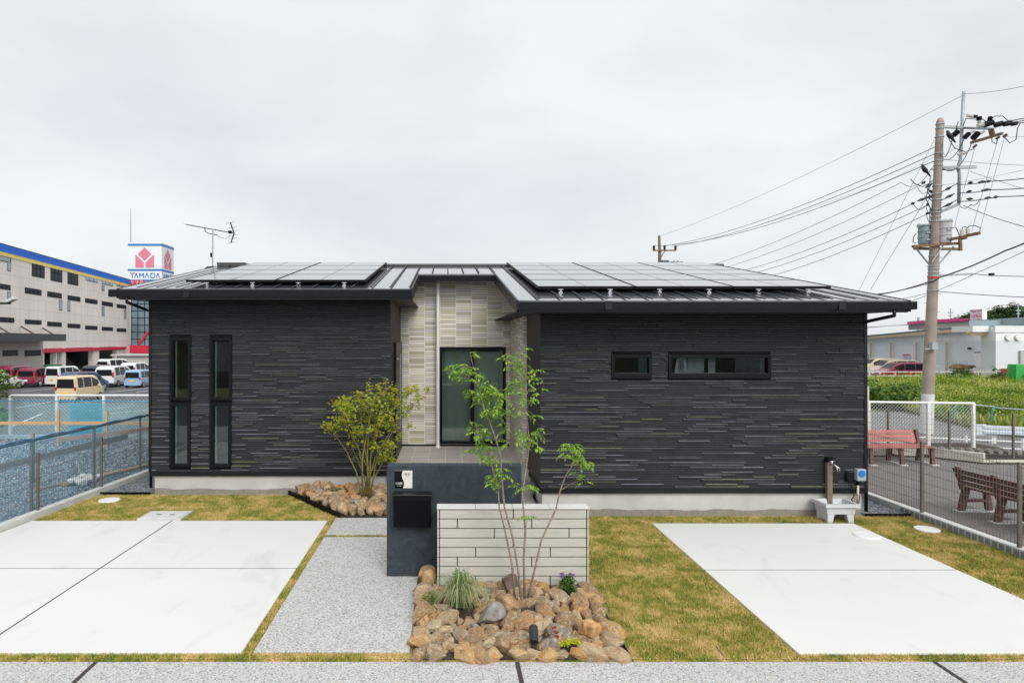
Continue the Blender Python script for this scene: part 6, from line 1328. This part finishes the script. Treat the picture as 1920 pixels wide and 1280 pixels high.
fl_ = thing('floodlight', 'white floodlight on a dark arm reaching in from the left edge', 'floodlight', tuple(at(-60, 700, 30)))
mb = MB(); mb.tube([at(-60, 800, 30), at(-60, 568, 30)], .09, 8); mb.build('pole', BLKM, fl_)
mb = MB(); mb.tube([at(-60, 569, 30), at(20, 568.5, 30)], .05, 6); mb.build('arm', BLKM, fl_)
mb = MB(); mb.bar(at(15, 565.5, 30), at(29, 559, 30), .35, .13); mb.build('lamp', M('lamp_grey', (.50, .53, .55), .4), fl_, bevel=.03)

# ------------------------------------------------------------------ utility poles and wires
PD = 24.0; CPOLE = M('concrete_pole', (.30, .25, .205), .85, var=.15, scale=3, bump=.15); WBAND = M('white_band', (.58, .57, .56), .7, var=.08, scale=3); INSB = M('insulator_black', (.012, .012, .014), .5); INSW = M('insulator_white', (.62, .60, .56), .3); RUST = M('rusty_steel', (.20, .12, .06), .8, var=.4, scale=12)
pole = thing('utility_pole', 'tall concrete utility pole with transformers behind the chain-link fence', 'utility pole', (gx(1737, PD), PD, RZ))
ptop = at(1763, 222, PD); pb_ = Vector((gx(1735.5, PD), PD, RZ - .1))
def pl(py):      # pole axis at a photo row
    z = gz(py, PD); u = (z - pb_.z) / (ptop.z - pb_.z); return pb_.lerp(ptop, u)
def pr_(py): u = (gz(py, PD) - pb_.z) / (ptop.z - pb_.z); return .215 - .095 * u
mb = MB(); ys = [840, 740, 640, 540, 440, 340, 260, 228]; mb.tube([pl(y) for y in ys] + [ptop], [pr_(y) for y in ys] + [.07], 18); mb.build('pole', CPOLE, pole, smooth=False)
mb = MB(); mb.tube([pl(812), pl(738)], [pr_(812) + .006, pr_(738) + .006], 18, cap=False); mb.build('white_wrap', WBAND, pole)
mb = MB()
for y in (233, 241, 257, 288, 302, 310, 349, 364, 375, 393, 399, 407, 415, 480, 499, 504, 511, 518, 545): mb = MB(); mb.tube([pl(y + 1), pl(y - 1)], pr_(y) + .022, 14); mb.build('steel_band', GALV, pole)
mb = MB()
for i, y in enumerate(range(330, 720, 17)):
    c = pl(y); s_ = 1 if i % 2 else -1; mb.tube([c, c + Vector((s_ * (pr_(y) + .13), -.02, 0))], .010, 5)
mb.build('step_bolt', GALV, pole)
def px3(px, py, d=0.0): return at(px, py, PD + d)
mb = MB(); mb.tube([px3(1807, 172), px3(1804, 232), px3(1800.5, 300), px3(1797, 310), px3(1796, 316), px3(1799, 326), px3(1797.5, 383)], .055, 10); mb.build('steel_riser', M('riser_grey', (.34, .39, .43), .5, .4), pole, smooth=True)
for a, b, w_, h_ in ((pl(237), px3(1804, 240, -.1), .09, .09), (px3(1804, 240), px3(1862, 242, -1.2), .09, .08), (pl(315), px3(1831, 313, -.2), .09, .10), (px3(1745, 317, .1), px3(1787, 317, -.2), .09, .08), (pl(401), px3(1797, 383), .07, .10), (pl(517), px3(1822, 513.5), .06, .07)): mb = MB(); mb.bar(a, b, w_, h_); mb.build('crossarm', GALV, pole)
mb = MB(); mb.bar(px3(1820, 268, -.8), px3(1880, 250, -1.8), .08, .08); mb.bar(px3(1858, 242, -1.2), px3(1862, 258, -1.2), .2, .05); mb.build('drop_arm', RUST, pole)
def insul(name, a, b, r, m):
    mb = MB(); a = Vector(a); b = Vector(b); d = b - a; k = 6; pts_ = []; rs = []
    for i in range(k * 2 + 1): pts_.append(a + d * i / (k * 2)); rs.append(r if i % 2 else r * .72)
    mb.tube(pts_, rs, 8); mb.build(name, m, pole)
for (a, b, r, m) in (((1813, 216), (1824, 218), .07, INSW), ((1824, 218), (1832, 219), .06, INSB), ((1833, 236), (1844, 234), .08, INSW), ((1844, 235), (1862, 229), .11, INSB), ((1865, 235), (1880, 231), .10, INSB), ((1882, 233), (1896, 230), .10, INSB), ((1896, 233), (1907, 231), .08, INSB), ((1836, 219), (1836, 226), .09, INSB), ((1836, 226), (1836, 232), .06, INSW), ((1857, 219), (1855, 228), .08, INSB), ((1796, 246), (1788, 254), .10, INSB), ((1788, 252), (1784, 261), .06, INSB), ((1800, 248), (1796, 250), .05, INSW), ((1826, 245), (1816, 251), .05, INSW), ((1817, 250), (1808, 259), .09, INSB), ((1846, 246), (1835, 252), .05, INSW), ((1834, 249), (1824, 260), .11, INSB), ((1827, 273), (1829, 275), .08, RUST), ((1870, 257), (1872, 260), .08, RUST), ((1883, 253), (1886, 256), .08, RUST), ((1796, 290), (1802, 288), .05, INSW), ((1806, 289), (1813, 285), .05, INSW)):
    insul('insulator', px3(*a, -.6), px3(*b, -.6), r, m)
# transformers on a platform
def trafo(x0, x1, y0, y1, d, m, label):
    mb = MB(); c = px3((x0 + x1) / 2, y1, d); r = (x1 - x0) / 2 / F * PD; h = (y1 - y0) / F * PD
    mb.lathe(c, [(r * .9, 0), (r, .06), (r, h * .33), (r + .02, h * .34), (r + .02, h * .38), (r, h * .39), (r, h * .66), (r + .02, h * .67), (r + .02, h * .71), (r, h * .72), (r, h * .96), (r + .04, h * .97), (r + .04, h), (r * .6, h + .05)], 22); t_ = mb.build('transformer', m, pole); t_['label'] = label
    mb = MB()
    for a in (-1, 1): mb.box(c.x + a * r - .04, c.x + a * r + .04, c.y - .05, c.y + .05, c.z + h * .9, c.z + h * 1.1)
    mb.box(c.x - .08, c.x + .08, c.y - r - .05, c.y - r + .02, c.z + h * .55, c.z + h * .63); mb.box(c.x - .08, c.x + .08, c.y - r - .05, c.y - r + .02, c.z + h * .15, c.z + h * .23); mb.build('lug', GALV, t_)
trafo(1761, 1782, 415, 456, -.1, M('pale_trafo', (.48, .47, .48), .5), 'pale grey transformer'); trafo(1723, 1743, 423, 458, .25, M('grey_trafo', (.23, .29, .32), .5), 'blue-grey transformer')
mb = MB(); mb.bar(px3(1711, 462, -.2), px3(1800, 456, -.2), .10, .09); mb.bar(px3(1714, 466, .4), px3(1802, 467, .4), .10, .09); mb.bar(px3(1782, 449, -.3), px3(1836, 437, -1.2), .08, .09); mb.bar(px3(1800, 445, -.3), px3(1801, 470, -.3), .10, .07, up=(0, 1, 0)); mb.build('platform', RUST, pole)
mb = MB(); mb.tube([px3(1718, 466), px3(1744, 498)], .03, 6); mb.tube([px3(1788, 462), px3(1758, 498)], .03, 6); mb.tube([px3(1770, 458, -.2), px3(1747, 492, -.2)], .02, 6); mb.build('brace', GALV, pole)
for (a, b) in (((1804, 443), (1804, 430)), ((1815, 441), (1814, 428))): insul('fuse_cutout', px3(*a, -.7), px3(*b, -.7), .075, INSW)
for (a, b) in (((1822, 440), (1830, 438)), ((1830, 438.5), (1837, 437)), ((1803, 447), (1812, 445))): insul('insulator', px3(*a, -.9), px3(*b, -.9), .06, RUST)
mb = MB()
for pts_ in ([(1782, 428), (1792, 426), (1796, 434), (1800, 444)], [(1804, 430), (1805, 426), (1811, 425), (1814, 428)], [(1815, 427), (1816, 424), (1828, 423), (1838, 427), (1837, 436)], [(1718, 438), (1713, 444), (1712, 454), (1718, 456)], [(1745, 330), (1742, 350), (1736, 372), (1744, 390), (1743, 420)], [(1748, 345), (1738, 350), (1740, 362), (1748, 372)], [(1733, 368), (1742, 372), (1746, 376)], [(1720, 346), (1730, 350), (1742, 344), (1748, 338)], [(1707, 336), (1716, 345), (1726, 349)], [(1747, 395), (1742, 385), (1738, 376)], [(1766, 360), (1780, 352), (1796, 344)], [(1764, 376), (1778, 370), (1790, 362)], [(1764, 390), (1780, 382), (1796, 374)], [(1832, 219), (1846, 226), (1853, 232)], [(1806, 236), (1811, 222), (1834, 224)], [(1854, 226), (1866, 218), (1880, 218), (1892, 228)], [(1797, 228), (1794, 236), (1793, 246)], [(1780, 262), (1790, 278), (1810, 285), (1824, 280), (1828, 275)], [(1884, 258), (1893, 268), (1905, 262), (1908, 240), (1914, 230)], [(1859, 244), (1860, 266), (1868, 270), (1870, 261)]):
    mb.tube([px3(x, y, -.35) for x, y in pts_], .016, 5)
mb.build('jumper_cable', INSB, pole, smooth=True)
for (a, b) in (((1735, 352), (1748, 344)), ((1728, 345), (1735, 340)), ((1736, 372), (1750, 366)), ((1720, 377), (1737, 371)), ((1708, 383), (1715, 380)), ((1737, 386), (1742, 382)), ((1736, 402), (1742, 398)), ((1742, 356), (1748, 362)), ((1815, 343), (1824, 342)), ((1834, 342), (1848, 340)), ((1848, 341), (1858, 339)), ((1812, 360), (1822, 358)), ((1840, 357), (1858, 355)), ((1812, 373), (1824, 373)), ((1846, 372), (1858, 370)), ((1862, 370), (1872, 369)), ((1772, 357), (1784, 350)), ((1772, 372), (1788, 364)), ((1770, 388), (1786, 380))): mb = MB(); mb.tube([px3(*a, -.3), px3((a[0] + b[0]) / 2, (a[1] + b[1]) / 2, -.3), px3(*b, -.3)], [.02, .06, .02], 6); mb.build('cable_sleeve', INSB, pole)
mb = MB(); mb.box(gx(1735, PD), gx(1745, PD), PD - .35, PD - .2, gz(655, PD), gz(642, PD)); mb.bar(px3(1733, 654, -.25), px3(1754, 654, -.25), .06, .04); mb.build('pole_box', M('box_grey', (.34, .37, .37), .5), pole)
mb = MB(); c = pl(521); mb.tube([pl(523), pl(519)], pr_(521) + .01, 14); mb.build('red_tag', M('red_tape', (.5, .04, .04), .6), pole)

pole2 = thing('utility_pole', 'distant utility pole with one crossarm rising behind the right roof ridge', 'utility pole', (gx(1237, 50), 50, RZ))
mb = MB(); mb.tube([(gx(1237, 50), 50, RZ), at(1237, 480, 50), at(1236, 442, 50)], [.2, .13, .09], 12); mb.build('pole', M('brown_pole', (.20, .14, .08), .85, var=.3), pole2)
mb = MB(); mb.bar(at(1224, 469.5, 49.8), at(1267, 469.5, 49.8), .1, .10); mb.bar(at(1238, 485, 49.8), at(1247, 470, 49.8), .06, .06); mb.build('crossarm', RUST, pole2)
for px in (1226, 1246, 1266.5):
    mb = MB(); c = at(px, 469, 49.8); mb.lathe(c, [(.09, 0), (.10, .10), (.06, .12), (.10, .2), (.10, .32), (.04, .36)], 8); mb.build('insulator', INSB, pole2)
mb = MB(); mb.box(gx(1239, 49.8), gx(1251, 49.8), 49.4, 50.0, gz(500, 49.8), gz(489, 49.8)); mb.build('transformer', M('far_trafo', (.07, .08, .10), .5), pole2)
mb = MB(); mb.tube([at(1251, 491, 49.8), at(1281, 491, 49.8)], .04, 5); mb.tube([at(1264.5, 495, 49.7), at(1264.5, 488, 49.7)], .07, 6); mb.tube([at(1271.5, 495, 49.7), at(1271.5, 488, 49.7)], .07, 6); mb.build('side_arm', GALV, pole2)
WIREM = M('wire_black', (.03, .032, .036), .6); WIREB = M('wire_blue', (.045, .08, .14), .6); WIREG = M('wire_grey', (.22, .23, .25), .6)
def wire(label, pts, sag, r, m, group=None, name='overhead_wire', cat='wire'):
    P_ = [at(*q) for q in pts]; L_ = []; mb = MB()
    for a, b in zip(P_[:-1], P_[1:]):
        for i in range(18): t_ = i / 18; L_.append(a.lerp(b, t_) + Vector((0, 0, -4 * sag * t_ * (1 - t_))))
    L_.append(P_[-1]); mb.tube(L_, r, 5); return solo(mb, name, m, label, cat, group)
G1 = 'power lines strung between the two utility poles'; G2 = 'service cables running down left from the tall pole'; G3 = 'cables leaving the tall pole to the right'
wire('topmost of the three power lines between the two utility poles', [(1247, 461, 49.8), (1757, 274, 24), (1786, 258, 23.4)], .55, .014, WIREM, G1)
wire('middle of the three power lines between the two utility poles', [(1267, 461, 49.8), (1756, 287, 24), (1810, 256, 23.4)], .50, .014, WIREM, G1)
wire('lowest of the three power lines between the two utility poles', [(1227, 461, 49.8), (1755, 300.5, 24), (1826, 258, 23.4)], .75, .014, WIREM, G1)
wire('faint thin line just under the middle power line', [(1290, 460, 49), (1590, 366.5, 30), (1756, 292, 24), (1796, 272, 23.6)], .12, .006, WIREG)
wire('thin earth wire from the distant pole to the top of the steel riser', [(1237, 443, 50), (1807, 178, 24)], .35, .009, WIREG)
wire('thin earth wire from the top of the steel riser to the upper right', [(1808, 176, 24), (1990, 144, 17)], .1, .009, WIREG)
wire('upper pale cable with the perched crow near the tall pole', [(1280, 512, 40), (1690, 342, 24), (1745, 318, 24)], .35, .010, WIREB, G2)
wire('second pale cable from the top running down left behind the roof', [(1315, 513, 40), (1720, 350, 24), (1748, 340, 24)], .35, .010, WIREB, G2)
wire('third blue cable running down left from the tall pole behind the roof', [(1340, 519, 40), (1712, 382, 24), (1745, 367, 24)], .35, .012, WIREB, G2)
wire('fourth blue cable running down left from the tall pole behind the roof', [(1355, 525, 40), (1736, 386, 24), (1750, 378, 24)], .35, .012, WIREB, G2)
wire('lowest blue cable running down left from above the transformers', [(1375, 533, 40), (1737, 402, 24), (1752, 396, 24)], .35, .012, WIREB, G2)
for lb, pts, s_, r, m in (('upper blue cable with black sleeves leaving the steel riser to the right', [(1798, 346, 24), (1858, 340, 22), (1990, 325, 18)], .03, .016, WIREB), ('middle blue cable with black sleeves leaving the steel riser to the right', [(1798, 362, 24), (1858, 356, 22), (1990, 346, 18)], .03, .016, WIREB), ('lower blue cable with black sleeves leaving the steel riser to the right', [(1798, 378, 24), (1872, 369, 22), (1990, 360, 18)], .03, .016, WIREB), ('loose blue loop under the lower right cable', [(1800, 386, 24), (1820, 383, 23), (1838, 372, 22.6)], .12, .012, WIREB),
                          ('black high-voltage line leaving the top insulators, upper one', [(1862, 232, 23.4), (1990, 206, 18)], .03, .016, WIREM), ('black high-voltage line leaving the top insulators, middle one', [(1885, 232, 23.4), (1990, 210, 18)], .03, .016, WIREM), ('black high-voltage line leaving the top insulators, lower one', [(1900, 232, 23.4), (1990, 217, 18)], .03, .016, WIREM),
                          ('thin pale line going right from the crossarm of the tall pole', [(1772, 299, 24), (1990, 312, 19)], .05, .007, WIREG), ('thin line falling right from the middle crossarm', [(1818, 321, 24), (1990, 372, 19)], .05, .008, WIREG), ('grey cable falling right from the foot of the steel riser', [(1806, 385, 24), (1990, 441, 19)], .1, .011, WIREM), ('faint line rising right past the steel riser', [(1770, 347, 24), (1990, 302, 19)], .05, .006, WIREG), ('faint line to the right below the drop arm', [(1886, 257, 24), (1990, 250, 20)], .03, .006, WIREG),
                          ('thick black cable crossing the tall pole low and rising to the right', [(1560, 570, 36), (1649, 552, 30), (1740, 529, 24), (1762, 520, 23.6), (1885, 470, 20), (1990, 420, 17)], .05, .024, WIREM), ('thin cable crossing below the thick black one and rising right', [(1640, 585, 32), (1706, 565, 27), (1745, 549, 24), (1830, 512, 22), (1990, 437, 18)], .03, .009, WIREM), ('level cable with a small black box right of the tall pole', [(1822, 513.5, 24), (1990, 518, 20)], .04, .012, WIREM), ('thin cable running right from the tall pole under the level one', [(1757, 546, 24), (1990, 560, 20)], .03, .012, WIREM),
                          ('twisted cable running left from the tall pole above the right roof corner', [(1745, 530, 24), (1600, 552, 34)], .15, .014, WIREM), ('lower cable running left from the tall pole above the right roof corner', [(1745, 547, 24), (1640, 562, 30)], .12, .010, WIREM)):
    wire(lb, pts, s_, r, m, G3)
wire('long guy wire slanting down left from the upper pole shaft', [(1752, 262, 24), (1610, 546, 26)], 0, .007, WIREG, 'guy wires of the tall pole'); wire('short guy wire slanting down left from the middle pole shaft', [(1737, 372, 24), (1632, 543, 26)], 0, .009, WIREG, 'guy wires of the tall pole')
for a, b, lb in (((1828, 276), (1790, 424), 'drop wire nearest the steel riser'), ((1871, 262), (1822, 434), 'middle drop wire hanging from the drop arm'), ((1884, 257), (1837, 434), 'drop wire farthest right on the drop arm')): wire(lb, [(*a, 23), (*b, 23.4)], -.02, .008, WIREG, 'drop wires between drop arm and fuses')
mb = MB(); q = at(1859, 514.5, 23); mb.box(q.x - .07, q.x + .07, q.y - .05, q.y + .05, q.z - .05, q.z + .05); solo(mb, 'cable_box', INSB, 'small black box hanging on the level cable at the right', 'box')
# crows
def crow(label, foot, flip):
    t_ = thing('crow', label, 'bird', tuple(foot), 'crows by the tall utility pole'); s = 1.0; f = -1 if flip else 1
    mb = MB(); mb.tube([Vector((f * .17, 0, -.04)), Vector((f * .10, 0, .04)), Vector((f * .03, 0, .12)), Vector((-f * .03, 0, .20)), Vector((-f * .055, 0, .27)), Vector((-f * .07, 0, .31)), Vector((-f * .085, 0, .325))], [.02, .05, .085, .075, .05, .045, .012], 10); mb.tube([Vector((f * .07, 0, .08)), Vector((f * .17, 0, -.04)), Vector((f * .22, 0, -.11))], [.04, .035, .02], 6)
    mb.tube([Vector((.0, .02, .06)), Vector((.0, .02, 0))], .008, 4); mb.tube([Vector((.0, -.02, .06)), Vector((.0, -.02, 0))], .008, 4); mb.build('body', M('crow_black', (.010, .010, .014), .5), t_, world=False, smooth=True)
    mb = MB(); mb.tube([Vector((-f * .075, 0, .315)), Vector((-f * .14, 0, .295))], [.018, .003], 6); mb.build('beak', INSB, t_, world=False)
crow('black crow perched on the cable left of the pole shaft', at(1733, 325, 23.95), False); crow('black crow perched beside the insulators under the top crossarm', at(1780, 262, 23.3), False)
# distant poles
for px, y0, y1, D, lb in ((1722, 595, 640, 260, 'faint distant lattice tower above the shop roof'), (1782, 578, 610, 180, 'distant pole left of the shop roof sign'), (1909, 574, 600, 150, 'distant pole with white lamp on the hill at the right edge')):
    mb = MB(); mb.tube([at(px, y1, D), at(px, y0, D)], .15 if D < 200 else .5, 6); mb.bar(at(px - 4, y0 + 8, D), at(px + 4, y0 + 8, D), .3, .3); mb.bar(at(px - 3, y0 + 14, D), at(px + 3, y0 + 14, D), .3, .25); solo(mb, 'distant_pole', M('far_grey', (.34, .38, .40), .8), lb, 'pole')

# ------------------------------------------------------------------ street behind the camera (seen in the window glass)
ob = thing('opposite_building', 'brown low building across the street, seen only as a reflection in the windows', 'building', (0, -16, 0))
mb = MB(); mb.box(-16, 4, -22, -14, -.1, 4.6); mb.box(7, 22, -24, -15, -.1, 3.6); mb.build('wall', M('opposite_wall', (.13, .11, .09), .8, var=.25, scale=.5), ob)
mb = MB()
for x in (-13, -9, -5, 0, 10, 15): mb.box(x, x + 1.6, -14.02 if x < 5 else -15.02, -13.96 if x < 5 else -14.96, .9, 2.4)
mb.build('window', M('opposite_window', (.35, .40, .42), .2), ob)
